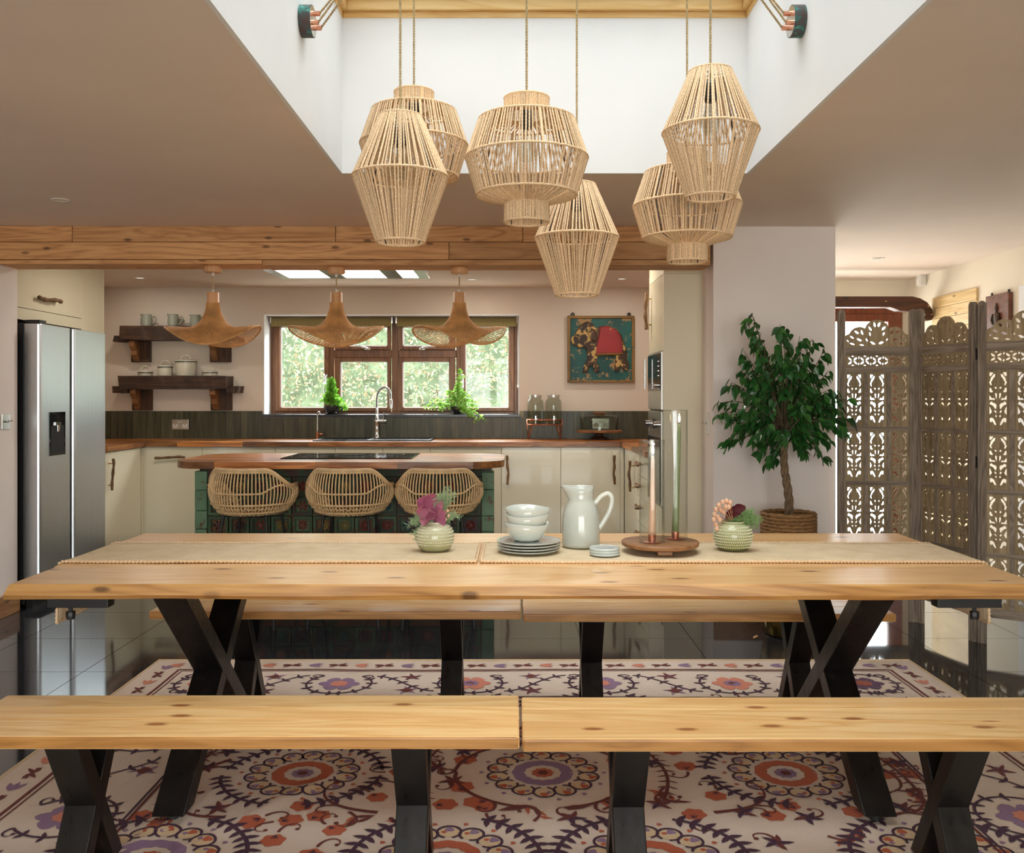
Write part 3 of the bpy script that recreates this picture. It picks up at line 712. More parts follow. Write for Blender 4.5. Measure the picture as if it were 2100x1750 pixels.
# right return: door unit and drawer unit facing the island
t = T('base_unit', 'cream corner unit with an upright driftwood pull next to the drawers', 'kitchen unit', (1.23, 7.25, 0))
O('carcass', cbox(XRF + .024, XKR - .01, 6.95, CF, PLZ, CZ - .042), 'cream_matt', t)
d = O('door', cbox(XRF, XRF + .022, 6.955, CF - .04, PLZ + .01, DZT), 'cream_gloss', t, bevel=.0015)
handle(d, (XRF, 7.06, pZ(1010, 7.05)), (XRF, 7.06, pZ(946, 7.05)), (-1, 0, 0))
t = T('drawer_unit', 'cream drawer unit with stubby driftwood pulls beside the ovens', 'kitchen unit', (1.23, 6.6, 0))
O('carcass', cbox(XRF + .024, XKR - .01, 6.28, 6.948, PLZ, CZ - .042), 'cream_matt', t)
zz = [PLZ + .01, .37, .56, .715, DZT]
for k in range(4):
    d = O('drawer', cbox(XRF, XRF + .022, 6.285, 6.944, zz[k] + .002, zz[k + 1] - .002), 'cream_gloss', t, bevel=.0015)
    zc = zz[k + 1] - .06
    handle(d, (XRF, 6.52, zc), (XRF, 6.72, zc), (-1, 0, 0), .011)

def clip(poly, conv):
    out = poly
    for i in range(len(conv)):
        a, b = conv[i], conv[(i + 1) % len(conv)]; inp, out = out, []
        side = lambda p: (b[0] - a[0]) * (p[1] - a[1]) - (b[1] - a[1]) * (p[0] - a[0])
        for j in range(len(inp)):
            p, r_ = inp[j], inp[(j + 1) % len(inp)]; s0, s1 = side(p), side(r_)
            if s0 >= 0: out.append(p)
            if s0 * s1 < 0: u = s0 / (s0 - s1); out.append((p[0] + (r_[0] - p[0]) * u, p[1] + (r_[1] - p[1]) * u))
        if not out: return []
    return out
def staves(t, conv, x0, x1, y0, y1, z0, z1, rows, ln, rr, swap=False):
    "butcher block: short staves cut to the outline conv"
    w = ((y1 - y0) if not swap else (x1 - x0)) / rows
    for r_ in range(rows):
        a0 = (x0 if not swap else y0) - rr.uniform(0, ln)
        while a0 < (x1 if not swap else y1):
            L = ln * rr.uniform(.75, 1.25); g = .0004
            if not swap: cell = [(a0 + g, y0 + r_ * w + g), (a0 + L - g, y0 + r_ * w + g), (a0 + L - g, y0 + (r_ + 1) * w - g), (a0 + g, y0 + (r_ + 1) * w - g)]
            else: cell = [(x0 + r_ * w + g, a0 + g), (x0 + (r_ + 1) * w - g, a0 + g), (x0 + (r_ + 1) * w - g, a0 + L - g), (x0 + r_ * w + g, a0 + L - g)]
            p = clip(cell, conv); a0 += L
            if len(p) < 3: continue
            cx = sum(q_[0] for q_ in p) / len(p); cy = sum(q_[1] for q_ in p) / len(p)
            if max(abs(q_[0] - cx) for q_ in p) < .004 or max(abs(q_[1] - cy) for q_ in p) < .004: continue
            O('stave', MB().prism(p, lambda a, b: (a, b, z0), lambda a, b: (a, b, z1)), 'butcher' if not swap else 'butcher_y', t, loc=(cx, cy, z0))
def rect(x0, x1, y0, y1): return [(x0, y0), (x1, y0), (x1, y1), (x0, y1)]
wood('butcher_y', srgb(90, 50, 20), srgb(164, 100, 46), srgb(206, 140, 72), 'Y', rough=0.36, tone=0.55, knots=False, coat=0.2)
rr = random.Random(3)
wt = T('worktop', 'dark and honey butcher block worktop under the kitchen window', 'worktop', (-1.1, 8, CZ - .04))
SKX0, SKX1 = pX(650, 7.9), pX(880, 7.9)
staves(wt, rect(XKL + .005, XKR - .005, CF - .03, BW - .008), XKL, XKR, CF - .03, BW - .008, CZ - .04, CZ, 5, .52, rr)
wt = T('worktop', 'short butcher block worktop beside the fridge housing', 'worktop', (-3.4, 7.3, CZ - .04))
staves(wt, rect(XKL + .005, XLF + .03, 6.957, CF - .031), XKL, XLF + .03, 6.95, CF - .03, CZ - .04, CZ, 5, .5, rr, True)
wt = T('worktop', 'butcher block worktop over the drawers beside the ovens', 'worktop', (1.23, 7, CZ - .04))
staves(wt, rect(XRF - .03, XKR - .005, 6.282, CF - .031), XRF - .03, XKR, 6.28, CF - .03, CZ - .04, CZ, 5, .5, rr, True)

# splashback: stacked upright tiles
SPZ = pZ(843, BW)
sp = T('trim_4', 'splashback of narrow upright olive glazed tiles', 'splashback', (-1, BW, CZ), kind='structure')
O('bedding', MB().box(XKL, WX0 - .01, BW - .004, BW, CZ + .001, SPZ).box(WX1, XKR, BW - .004, BW, CZ + .001, SPZ).box(WX0 - .01, WX1, BW - .004, BW, CZ + .001, WZ0 - .014), 'tile_grout', sp)
TW = .0655; big = cbox(-TW / 2 + .002, TW / 2 - .002, -.010, 0, 0, SPZ - CZ - .006).mesh('tile'); low = cbox(-TW / 2 + .002, TW / 2 - .002, -.010, 0, 0, WZ0 - .014 - CZ - .006).mesh('tile')
n = int((XKR - XKL) / TW)
for k in range(n):
    x = XKL + (k + .5) * TW; under = WX0 - .03 < x < WX1 + .02
    S('tile', low if under else big, 'splash_tile', sp, (x + 1, -.002 + R.uniform(-.0012, .0012), .003))
for (x, yy, cat, lab) in ((370, 871, 0, 'nickel double wall socket on the tiles under the shelves'), (1232, 869, 0, 'nickel double wall socket behind the cake dome')):
    Y = BW - .012; c = px(x, yy, Y)
    t = T('wall_socket', lab, 'socket', c); w, h = .075, .046
    O('plate', cbox(c.x - w, c.x + w, Y - .007, Y, c.z - h, c.z + h), 'brushed_nickel', t, bevel=.002)
    for s in (-1, 1):
        cx = c.x + s * .042
        mb = MB().box(cx - .022, cx + .022, Y - .0085, Y - .006, c.z - .03, c.z + .006); O('socket_face', mb, 'white_plastic', t, bevel=.001)
        mb = MB().box(cx - .004, cx + .004, Y - .0095, Y - .008, c.z - .004, c.z + .004).box(cx - .013, cx - .006, Y - .0095, Y - .008, c.z - .018, c.z - .014).box(cx + .006, cx + .013, Y - .0095, Y - .008, c.z - .018, c.z - .014)
        O('pin_hole', mb, 'black_matt', t)
        O('rocker', cbox(c.x + s * .012 - .007, c.x + s * .012 + .007, Y - .011, Y - .006, c.z + .012, c.z + .03), 'white_plastic', t, bevel=.001)

# sink, taps
t = T('sink', 'black composite sink and drainer set into the worktop', 'sink', (pX(762, 7.95), 7.98, CZ))
x0, x1, y0, y1 = pX(643, 7.82), pX(884, 7.82), 7.78, 8.24
mb = MB(); mb.box(x0, x1, y0, y0 + .03, CZ + .0005, CZ + .011).box(x0, x1, y1 - .08, y1, CZ + .0005, CZ + .011).box(x0, x0 + .03, y0 + .03, y1 - .08, CZ + .0005, CZ + .011).box(x1 - .03, x1, y0 + .03, y1 - .08, CZ + .0005, CZ + .011).box(x0 + .45, x0 + .49, y0 + .03, y1 - .08, CZ + .0005, CZ + .011)
O('rim', mb, 'black_composite', t, bevel=.003)
O('bowl', cbox(x0 + .03, x0 + .45, y0 + .03, y1 - .08, CZ + .0005, CZ + .003), 'black_gloss', t)
dr = O('drainer', cbox(x0 + .49, x1 - .03, y0 + .03, y1 - .08, CZ + .0005, CZ + .005), 'black_composite', t)
for k in range(7): O('rib', cbox(x0 + .53 + k * .055, x0 + .54 + k * .055, y0 + .04, y1 - .1, CZ + .005, CZ + .008), 'black_composite', dr)
Y = 8.19; c = px(773, 900, Y); c.z = CZ + .011
t = T('kitchen_tap', 'tall chrome tap with a spring hose behind the sink', 'tap', c)
O('body', MB().lathe([(0, 0), (.026, 0), (.026, .01), (.017, .02), (.017, .13), (.020, .14), (.020, .16), (.012, .17), (.011, .27), (0, .27)], 20, c), 'chrome', t, smooth=True, angle=45)
lev = MB(); lev.cyl((c.x, Y, c.z + .145), (c.x + .085, Y - .01, c.z + .145), .014, n=14); lev.tube([(c.x + .06, Y - .01, c.z + .15), (c.x + .065, Y - .015, c.z + .23)], .006, 8)
O('lever', lev, 'chrome', t, smooth=True, angle=45)
pts = spline([(c.x, Y, c.z + .26), (c.x, Y, c.z + .36), (c.x + .025, Y - .005, c.z + .43), (c.x + .075, Y - .012, c.z + .455), (c.x + .115, Y - .02, c.z + .42), (c.x + .125, Y - .022, c.z + .35)], 8)
O('hose', MB().tube(pts, .008, 10), 'black_matt', t, smooth=True)
sp_ = []
for i in range(len(pts) - 1):
    for k in range(8):
        p = pts[i].lerp(pts[i + 1], k / 8); d = (pts[i + 1] - pts[i]).normalized(); a = (i * 8 + k) * PI / 2.5
        u = Vector((0, 1, 0)); v = d.cross(u).normalized(); sp_.append(p + (u * math.cos(a) + v * math.sin(a)) * .011)
O('spring', MB().tube(sp_, .0024, 5), 'chrome', t, smooth=True)
O('spray_head', MB().tube([pts[-1], pts[-1] + Vector((.002, 0, -.02)), pts[-1] + Vector((.004, 0, -.09))], lambda i: (.011, .016, .013)[i], 14), 'chrome', t, smooth=True, angle=50)
c = px(651, 900, 8.15); c.z = CZ + .0005
t = T('filter_tap', 'slim bronze filtered water tap left of the sink', 'tap', c)
O('base', MB().lathe([(0, 0), (.016, 0), (.016, .008), (.011, .012), (.011, .06), (0, .062)], 16, c), 'copper', t, smooth=True, angle=45)
O('spout', MB().tube(spline([(c.x, c.y, c.z + .05), (c.x, c.y, c.z + .2), (c.x + .004, c.y - .005, c.z + .235), (c.x + .02, c.y - .02, c.z + .245), (c.x + .028, c.y - .035, c.z + .22)]), .0055, 10), 'brushed_nickel', t, smooth=True)
O('lever', MB().tube([(c.x + .008, c.y, c.z + .045), (c.x + .05, c.y - .01, c.z + .045)], .007, 8), 'copper', t, smooth=True)

# ------------------------------------------------------------------ island
IX0, IX1, IY0, IY1 = -2.0, -.055, 5.27, 6.10
bx0, bx1, by0, by1 = -1.935, -.118, 5.56, 6.05
isl = T('kitchen_island', 'island body faced with distressed green carved Indian panels', 'kitchen island', ((bx0 + bx1) / 2, 5.8, 0))
O('carcass', cbox(bx0 + .02, bx1 - .02, by0 + .03, by1, .0, CZ - .041), 'black_matt', isl)
for x0, x1 in ((bx0, bx0 + .075), (bx1 - .075, bx1)):
    z = 0
    while z < CZ - .08:
        h = R.uniform(.09, .16); z1 = min(z + h, CZ - .075); O('stile_block', cbox(x0, x1, by0, by0 + .05, z + .001, z1 - .001), 'pale_green_paint', isl, bevel=.004, loc=((x0 + x1) / 2, by0, z)); z = z1
O('top_rail', cbox(bx0 + .076, bx1 - .076, by0 + .004, by0 + .04, CZ - .11, CZ - .042), 'dark_green_paint', isl, bevel=.003)
O('bottom_rail', cbox(bx0 + .076, bx1 - .076, by0 + .004, by0 + .04, 0, .10), 'rust_paint', isl, bevel=.003)
O('backing', cbox(bx0 + .076, bx1 - .076, by0 + .028, by0 + .032, .10, CZ - .11), 'rust_paint', isl)
nx, nz = 13, 6; cw = (bx1 - bx0 - .156) / nx; chh = (CZ - .21) / nz
def ring(w, h, b, y0, y1):
    mb = MB(); mb.box(-w, -w + b, y0, y1, -h, h).box(w - b, w, y0, y1, -h, h).box(-w + b, w - b, y0, y1, -h, -h + b).box(-w + b, w - b, y0, y1, h - b, h); return mb
rmesh = ring(cw / 2 - .004, chh / 2 - .004, .014, 0, .028).mesh('panel')
rmesh_b = ring(cw / 2 - .018, chh / 2 - .018, .006, .006, .028).mesh('moulding')
def rosette(npet, r0):
    mb = MB(); mb.lathe([(0, -.006), (r0 * .3, -.004), (r0 * .34, 0)], 8)
    mb.v = [(x, z, y) for x, y, z in mb.v]; mb.f = [tuple(reversed(f)) for f in mb.f]
    for k in range(npet):
        a = 2 * PI * k / npet; d = Vector((math.cos(a), 0, math.sin(a))); u = Vector((-math.sin(a), 0, math.cos(a)))
        pts = [d * r0 * .3, d * r0 * .6 + u * r0 * .24, d * r0 * .95 + u * r0 * .1, d * r0 * .95 - u * r0 * .1, d * r0 * .6 - u * r0 * .24]
        c = d * r0 * .62 + Vector((0, -.006, 0)); mb.add(pts + [c], [(i, (i + 1) % 5, 5) for i in range(5)])
    return mb.mesh('rosette')
ros = [rosette(8, .034), rosette(6, .036), rosette(10, .033)]
rosm = ['rosette_red', 'rosette_orange', 'rosette_blue', 'rosette_ochre', 'rosette_plum', 'rosette_teal']
rosv = [(g, m) for g in ros for m in rosm]; cache = {}
flatm = {}
for m in ('rosette_plum', 'dark_green_paint', 'green_paint', 'rust_paint'):
    me = cbox(-cw / 2 + .022, cw / 2 - .022, .016, .02, -chh / 2 + .022, chh / 2 - .022).mesh('field'); me.materials.append(M(m)); flatm[m] = me
for i in range(nx):
    for j in range(nz):
        c = ((bx0 + .078 + (i + .5) * cw) - isl.location.x, by0 - isl.location.y, .10 + (j + .5) * chh)
        key = R.choice(['green_paint', 'green_paint', 'dark_green_paint'])
        if key not in cache: cache[key] = rmesh.copy(); cache[key].materials.append(M(key))
        p = S('panel', cache[key], None, isl, c)
        S('moulding', rmesh_b, 'dark_green_paint', p, (0, 0, 0))
        S('field', flatm[R.choice(list(flatm))], None, p, (0, 0, 0))
        g, m = R.choice(rosv)
        if (g.name, m) not in cache: cache[(g.name, m)] = g.copy(); cache[(g.name, m)].materials.append(M(m))
        S('rosette', cache[(g.name, m)], None, p, (0, .015, 0))
conv = []
for (cx, cy, a0) in ((IX1 - .22, IY0 + .22, -90), (IX1 - .22, IY1 - .22, 0), (IX0 + .22, IY1 - .22, 90), (IX0 + .22, IY0 + .22, 180)):
    for k in range(9): a = math.radians(a0 + 90 * k / 8); conv.append((cx + .22 * math.cos(a), cy + .22 * math.sin(a)))
wt = T('island_worktop', 'round cornered butcher block top of the island', 'worktop', (-1.03, 5.7, CZ - .04))
staves(wt, conv, IX0, IX1, IY0, IY1, CZ - .04, CZ, 8, .48, random.Random(11))
hx0, hx1 = pX(583, 5.62), pX(848, 5.62)
t = T('induction_hob', 'black glass hob set in the island top', 'hob', ((hx0 + hx1) / 2, 5.78, CZ))
O('glass', cbox(hx0, hx1, 5.52, 6.02, CZ + .0005, CZ + .006), 'black_gloss', t, bevel=.002)
mb = MB()
for (dx, dy, r) in ((-.22, .1, .09), (.22, .1, .09), (-.22, -.12, .075), (.22, -.12, .075), (0, 0, .11)):
    cx, cy = (hx0 + hx1) / 2 + dx, 5.78 + dy; mb.tube([(cx + math.cos(a * PI / 16) * r, cy + math.sin(a * PI / 16) * r, CZ + .0060) for a in range(32)], .0006, 4, closed=True)
O('zone_ring', mb, 'slate_sill', t)
# extractor above the island
ex0, ex1, ey0, ey1, ez = pX(578, 6.45), pX(878, 6.45), 5.72, 6.45, 2.127
t = T('extractor_hood', 'boxed ceiling extractor with light panels above the island', 'extractor', ((ex0 + ex1) / 2, 6.08, ez))
O('box', cbox(ex0, ex1, ey0, ey1, ez + .012, CEIL - .001), 'oven_steel', t, bevel=.003)
mb = MB(); b = .06; mb.box(ex0 - .01, ex0 + b, ey0, ey1 + .01, ez, ez + .012).box(ex1 - b, ex1 + .01, ey0, ey1 + .01, ez, ez + .012).box(ex0 + b, ex1 - b, ey0, ey0 + b, ez, ez + .012).box(ex0 + b, ex1 - b, ey1 - .03, ey1 + .01, ez, ez + .012)
O('rim', mb, 'oven_steel', t, bevel=.002)
w3 = (ex1 - ex0 - 2 * b) / 16
for a, c in ((0, 5), (7, 12), (14, 16)): O('light_panel', cbox(ex0 + b + a * w3, ex0 + b + c * w3, ey0 + b, ey1 - .03, ez + .004, ez + .010), 'hood_glow', t)
for a, c in ((5, 7), (12, 14)): O('filter', cbox(ex0 + b + a * w3 + .002, ex0 + b + c * w3 - .002, ey0 + b, ey1 - .03, ez + .003, ez + .010), 'mesh_filter', t)

# ------------------------------------------------------------------ fridge and its housing
fx = -2.90; fy0, fy1, fz = 5.61, 6.525, 1.765
t = T('fridge', 'tall stainless American style fridge freezer with a black dispenser', 'fridge', (-3.2, 6.07, 0))
O('body', cbox(XKL + .05, fx - .10, fy0 + .01, fy1 - .01, .02, fz - .015), 'black_matt', t, bevel=.004)
def fdoor(y0, y1):
    mb = MB(); pr = [(fx - .095, y0), (fx - .016, y0), (fx - .004, y0 + .006), (fx, y0 + .02), (fx, y1 - .02), (fx - .004, y1 - .006), (fx - .016, y1), (fx - .095, y1)]
    mb.prism(pr, lambda a, b: (a, b, .06), lambda a, b: (a, b, fz - .02)); return mb
ym0, ym1 = 6.005, 6.05
d1_ = O('door', fdoor(fy0, ym0), 'fridge_steel', t, bevel=.003); d2_ = O('door', fdoor(ym1, fy1), 'fridge_steel', t, bevel=.003)
O('handle_channel', cbox(fx - .09, fx - .03, ym0, ym1, .06, fz - .02), 'black_matt', t)
mb = MB(); mb.box(fx - .10, fx - .01, fy0 + .02, fy0 + .10, fz - .02, fz + .005); O('hinge_cover', mb, 'black_matt', t, bevel=.004)
O('kick_plate', cbox(fx - .09, fx - .05, fy0 + .01, fy1 - .01, .0, .06), 'black_matt', t)
dz0, dz1 = .925, 1.20; dy0, dy1 = 5.715, 5.925
dp = O('dispenser', cbox(fx - .003, fx + .004, dy0, dy1, dz0, dz1), 'black_gloss', d1_, bevel=.002)
O('recess_plate', cbox(fx + .0042, fx + .005, dy0 + .02, dy1 - .02, dz0 + .015, dz0 + .19), 'recess_shade', dp)  # flat dark plate; the hollow's shade is put into its colour
mb = MB().cyl((fx + .006, (dy0 + dy1) / 2, dz0 + .19), (fx + .006, (dy0 + dy1) / 2, dz0 + .15), .014, .01, 12); mb.box(fx + .004, fx + .012, dy0 + .07, dy1 - .07, dz0 + .19, dz0 + .21)
O('nozzle', mb, 'chrome', dp, smooth=True, angle=45)
hx = -3.11
hs = T('fridge_housing', 'tall cream cabinet around and above the fridge', 'cabinet', (-3.4, 6.3, 0))
zl = 1.86
O('end_panel', cbox(XKL + .02, hx, 6.6, 6.94, 0, 2.27), 'cream_gloss', hs, bevel=.002)
O('side_panel', cbox(XKL + .02, hx, 5.56, 5.60, 0, 2.27), 'cream_gloss', hs, bevel=.002)
O('cupboard_box', cbox(XKL + .02, hx - .024, 5.60, 6.6, zl, 2.27), 'cream_matt', hs)
O('pelmet', cbox(hx - .03, hx - .004, 5.60, 6.6, zl - .075, zl - .001), 'cream_gloss', hs, bevel=.0015)
d = O('cupboard_door', cbox(hx - .022, hx, 5.602, 6.598, zl + .002, 2.268), 'cream_gloss', hs, bevel=.002)
handle(d, (hx, 5.95, pZ(611, 6.0)), (hx, 6.22, pZ(616, 6.1)), (1, 0, 0), .013)
O('corner_bead', cbox(hx - .012, hx + .003, 6.94, 6.955, 0, 2.27), 'cream_matt', hs)

# ------------------------------------------------------------------ oven tower
t = T('oven_tower', 'tall cream housing at the end of the drawer run', 'cabinet', (1.05, 5.97, 0))
O('end_panel', cbox(XRF, XKR - .01, 5.672, 5.70, 0, 2.06), 'cream_matt', t, bevel=.002)
O('end_panel', cbox(XRF, XKR - .01, 6.25, 6.279, 0, 2.275), 'cream_gloss', t, bevel=.002)
O('carcass', cbox(XRF + .03, XKR - .01, 5.70, 6.25, .0, 2.06), 'cream_matt', t)
O('top_filler', cbox(XRF, XKR - .01, 5.672, 6.25, 2.061, 2.275), 'cream_matt', t)
d = O('cupboard_door', cbox(XRF, XRF + .022, 5.702, 6.248, 1.585, 2.058), 'cream_gloss', t, bevel=.0015)
handle(d, (XRF, 6.18, pZ(677, 6.15)), (XRF, 6.18, pZ(601, 6.15)), (-1, 0, 0), .012)
d = O('base_door', cbox(XRF, XRF + .022, 5.702, 6.248, PLZ + .01, .60), 'cream_gloss', t, bevel=.0015)
t = T('microwave', 'built-in steel microwave with a glass door above the oven', 'microwave', (XRF, 5.97, 1.22))
O('fascia', cbox(XRF - .012, XRF + .028, 5.705, 6.245, 1.215, 1.58), 'oven_steel', t, bevel=.002)
O('glass_door', cbox(XRF - .016, XRF - .012, 5.86, 6.235, 1.335, 1.57), 'black_gloss', t, bevel=.001)
O('control_strip', cbox(XRF - .016, XRF - .012, 5.715, 5.855, 1.335, 1.57), 'black_gloss', t, bevel=.001)
O('handle', MB().cyl((XRF - .04, 6.20, 1.35), (XRF - .04, 6.20, 1.55), .006, n=10), 'chrome', t, smooth=True, angle=40)
mb = MB().cyl((XRF - .016, 5.785, 1.37), (XRF - .045, 5.785, 1.37), .016, n=16); O('dial', mb, 'chrome', t, smooth=True, angle=40)
mb = MB()
for k in range(4): mb.cyl((XRF - .016, 5.785, 1.43 + k * .03), (XRF - .02, 5.785, 1.43 + k * .03), .006, n=10)
O('button', mb, 'chrome', t)
t = T('oven', 'built-in steel oven with a black glass door under the microwave', 'oven', (XRF, 5.97, .61))
O('fascia', cbox(XRF - .012, XRF + .028, 5.705, 6.245, .61, 1.205), 'oven_steel', t, bevel=.002)
O('glass_door', cbox(XRF - .018, XRF - .012, 5.72, 6.23, .62, 1.04), 'black_gloss', t, bevel=.001)
O('handle', MB().cyl((XRF - .05, 5.76, 1.0), (XRF - .05, 6.19, 1.0), .009, n=10), 'chrome', t, smooth=True, angle=40)
for yy in (5.80, 6.15): O('dial', MB().cyl((XRF - .012, yy, 1.12), (XRF - .045, yy, 1.12), .02, n=16), 'chrome', t, smooth=True, angle=40)
O('display', cbox(XRF - .014, XRF - .012, 5.90, 6.05, 1.09, 1.15), 'black_gloss', t)
# switches on the near walls
c = Vector((XP0, 5.50, pZ(868, 5.5))); t = T('light_switch', 'white and chrome toggle switch on the side of the wall pier', 'switch', c)
O('plate', cbox(c.x - .008, c.x, c.y - .043, c.y + .043, c.z - .065, c.z + .065), 'white_plastic', t, bevel=.002); O('toggle', MB().cyl((c.x - .008, c.y, c.z), (c.x - .036, c.y, c.z + .004), .007, .004, 10), 'chrome', t, smooth=True)
c = Vector((XL, 5.41, pZ(865, 5.41))); t = T('light_switch', 'brushed steel toggle switch plate on the wall beside the fridge', 'switch', c)
O('plate', cbox(c.x, c.x + .006, c.y - .045, c.y + .045, c.z - .045, c.z + .045), 'brushed_nickel', t, bevel=.002)
for s in (-1, 1): O('toggle', MB().cyl((c.x + .006, c.y + s * .015, c.z), (c.x + .03, c.y + s * .022, c.z + .006), .006, .004, 10), 'chrome', t, smooth=True)

# ------------------------------------------------------------------ wall shelves and what stands on them
def jag(x0, x1, y0, y1, z0, z1, rr_):
    "rough sleeper: broken, uneven ends"
    n_ = 14; mb = MB(); rows = []
    for i in range(n_ + 1):
        t_ = i / n_; x_ = lerp(x0, x1, t_); e_ = .006 if 0 < i < n_ else .014
        rows.append([(x_ + rr_.uniform(-e_, e_), y0 + rr_.uniform(-.004, .004), z0 + rr_.uniform(-.005, .005)), (x_ + rr_.uniform(-e_, e_), y1, z0), (x_ + rr_.uniform(-e_, e_), y1, z1), (x_ + rr_.uniform(-e_, e_), y0 + rr_.uniform(-.004, .004), z1 + rr_.uniform(-.002, .0))])
    for r_ in rows: mb.v += r_
    for i in range(n_):
        for k in range(4): mb.f.append((i * 4 + k, i * 4 + (k + 1) % 4, i * 4 + 4 + (k + 1) % 4, i * 4 + 4 + k))
    mb.f.append((3, 2, 1, 0)); b_ = n_ * 4; mb.f.append((b_, b_ + 1, b_ + 2, b_ + 3)); return mb
rs = random.Random(5)
def shelf(lab, yt, yb, xl, xr, lx0, lx1, ly0, ly1, rx0, rx1, ry0, ry1, bl, br, bby):
    Yf = 8.09; z0, z1 = pZ(yb, Yf), pZ(yt, Yf)
    t = T('wall_shelf', lab, 'shelf', ((pX(xl, Yf) + pX(xr, Yf)) / 2, 8.2, z0))
    O('plank', jag(pX(xl, Yf), pX(xr, Yf), Yf, BW - .002, z0, z1, rs), 'dark_timber', t)
    O('ledge', jag(pX(lx0, Yf), pX(lx1, Yf), Yf + .03, BW - .004, pZ(ly1, Yf), pZ(ly0, Yf), rs), 'dark_timber', t)
    O('ledge', jag(pX(rx0, Yf), pX(rx1, Yf), Yf + .03, BW - .004, pZ(ry1, Yf), pZ(ry0, Yf), rs), 'dark_timber', t)
    for (a, b) in (bl, br):
        x0, x1, zb2 = pX(a, 8.25), pX(b, 8.25), pZ(bby, 8.25)
        bk = O('bracket', cbox(x0, x1, 8.245, BW - .002, zb2, z0 - .004), 'dark_timber_z', t, bevel=.004, loc=((x0 + x1) / 2, 8.27, zb2))
        poly = [(8.245, zb2 + .01), (8.245, z0 - .006), (8.12, z0 - .006), (8.125, z0 - .05), (8.17, z0 - .09), (8.18, z0 - .13), (8.215, z0 - .17), (8.225, zb2 + .012)]
        xm = x0 + .055
        O('strut', MB().prism(poly, lambda a_, b_: (xm - .025, a_, b_), lambda a_, b_: (xm + .025, a_, b_)), 'board_wood', bk, bevel=.003)
    return t, z1
_, zs1 = shelf('upper dark sleeper shelf with three grey jugs on it', 668, 697, 243, 470, 230, 256, 688, 700, 466, 487, 690, 702, (269, 307), (430, 472), 743)
_, zs2 = shelf('lower dark sleeper shelf with enamel tins on it', 771, 798, 244, 466, 228, 262, 792, 806, 464, 486, 792, 806, (271, 310), (432, 474), 842)
def tin(x, w, yt, lab):
    Y = 8.19; c = Vector((pX(x, Y), Y, zs2 + .001)); r = w * Y / F / 2; h = pZ(yt, Y) - c.z; h = max(h, .03)
    t = T('enamel_tin', lab, 'storage tin', c, group='lidded cream enamel tins on the lower shelf')
    O('body', MB().lathe([(0, 0), (r * .96, 0), (r, .005), (r, h), (0, h)], 28, c), 'enamel', t, smooth=True, angle=45)
    l = O('lid', MB().lathe([(r * 1.06, h), (r * 1.06, h + .01), (r * .98, h + .013), (r * .7, h + .016), (0, h + .018)], 28, c), 'enamel', t, smooth=True, angle=45)
    O('rim_band', MB().lathe([(r * 1.07, h - .006), (r * 1.07, h + .003)], 28, c), 'enamel_rim', t, smooth=True)
    hw = min(.045, r * .75); O('lid_handle', MB().tube([(c.x + hw * math.cos(a), c.y, c.z + h + .014 + .045 * math.sin(a)) for a in [PI * i / 10 for i in range(11)]], .004, 6), 'enamel', l, smooth=True)
tin(298, 28, 765, 'squat lidded enamel tin at the fridge end of the lower shelf'); tin(339, 29, 753, 'medium lidded enamel tin on the lower shelf'); tin(381, 40, 742, 'largest tall enamel tin on the lower shelf'); tin(431, 28, 765, 'squat lidded enamel tin at the window end of the lower shelf')
def jug(x, w, yt, lab, s=1):
    Y = 8.19; c = Vector((pX(x, Y), Y, zs1 + .001)); r = w * Y / F / 2; h = pZ(yt, Y) - c.z
    t = T('jug', lab, 'jug', c, group='small grey jugs on the upper shelf')
    def sp__(rr_, z, a): return (rr_ * (1 + (.28 * max(0, math.cos(a - PI)) ** 6 if z > h * .85 else 0)), z)
    O('body', MB().lathe([(0, 0), (r * .9, 0), (r, h * .3), (r * .96, h * .7), (r * .9, h * .85), (r * .95, h), (r * .88, h), (r * .85, h * .8), (0, h * .75)], 24, c, sp__), 'jug_grey', t, smooth=True, angle=60)
    O('handle', MB().tube(spline([(c.x + r * .9, Y, c.z + h * .75), (c.x + r * 1.6, Y, c.z + h * .8), (c.x + r * 1.75, Y, c.z + h * .45), (c.x + r * .95, Y, c.z + h * .15)]), .006, 8), 'jug_grey', t, smooth=True)
jug(300, 22, 645, 'grey jug alone at the fridge end of the upper shelf'); jug(355, 22, 645, 'grey jug in the middle of the upper shelf'); jug(401, 22, 646, 'grey jug half hidden by the wicker pendant on the upper shelf')

# ------------------------------------------------------------------ elephant picture (carved painted board)
EY = BW - .03; s3 = 1527 / 480
e = lambda x, y: px(1020 + x / s3, 560 + y / s3, EY)
c = e(675, 716); t = T('carved_picture', 'square painted wood relief of a caparisoned elephant', 'picture', (c.x, BW - .03, c.z))
a0, a1 = e(462, 284), e(889, 712)
O('board', cbox(a0.x, a1.x, EY, BW - .006, a1.z, a0.z), 'teal_paint', t)
mb = MB(); w = .018
mb.box(a0.x - .006, a0.x + w, EY - .014, BW - .004, a1.z - .006, a0.z + .006).box(a1.x - w, a1.x + .006, EY - .014, BW - .004, a1.z - .006, a0.z + .006).box(a0.x + w, a1.x - w, EY - .014, BW - .004, a1.z - .006, a1.z + w).box(a0.x + w, a1.x - w, EY - .014, BW - .004, a0.z - w, a0.z + .006)
O('frame', mb, 'ochre_edge', t, bevel=.004)
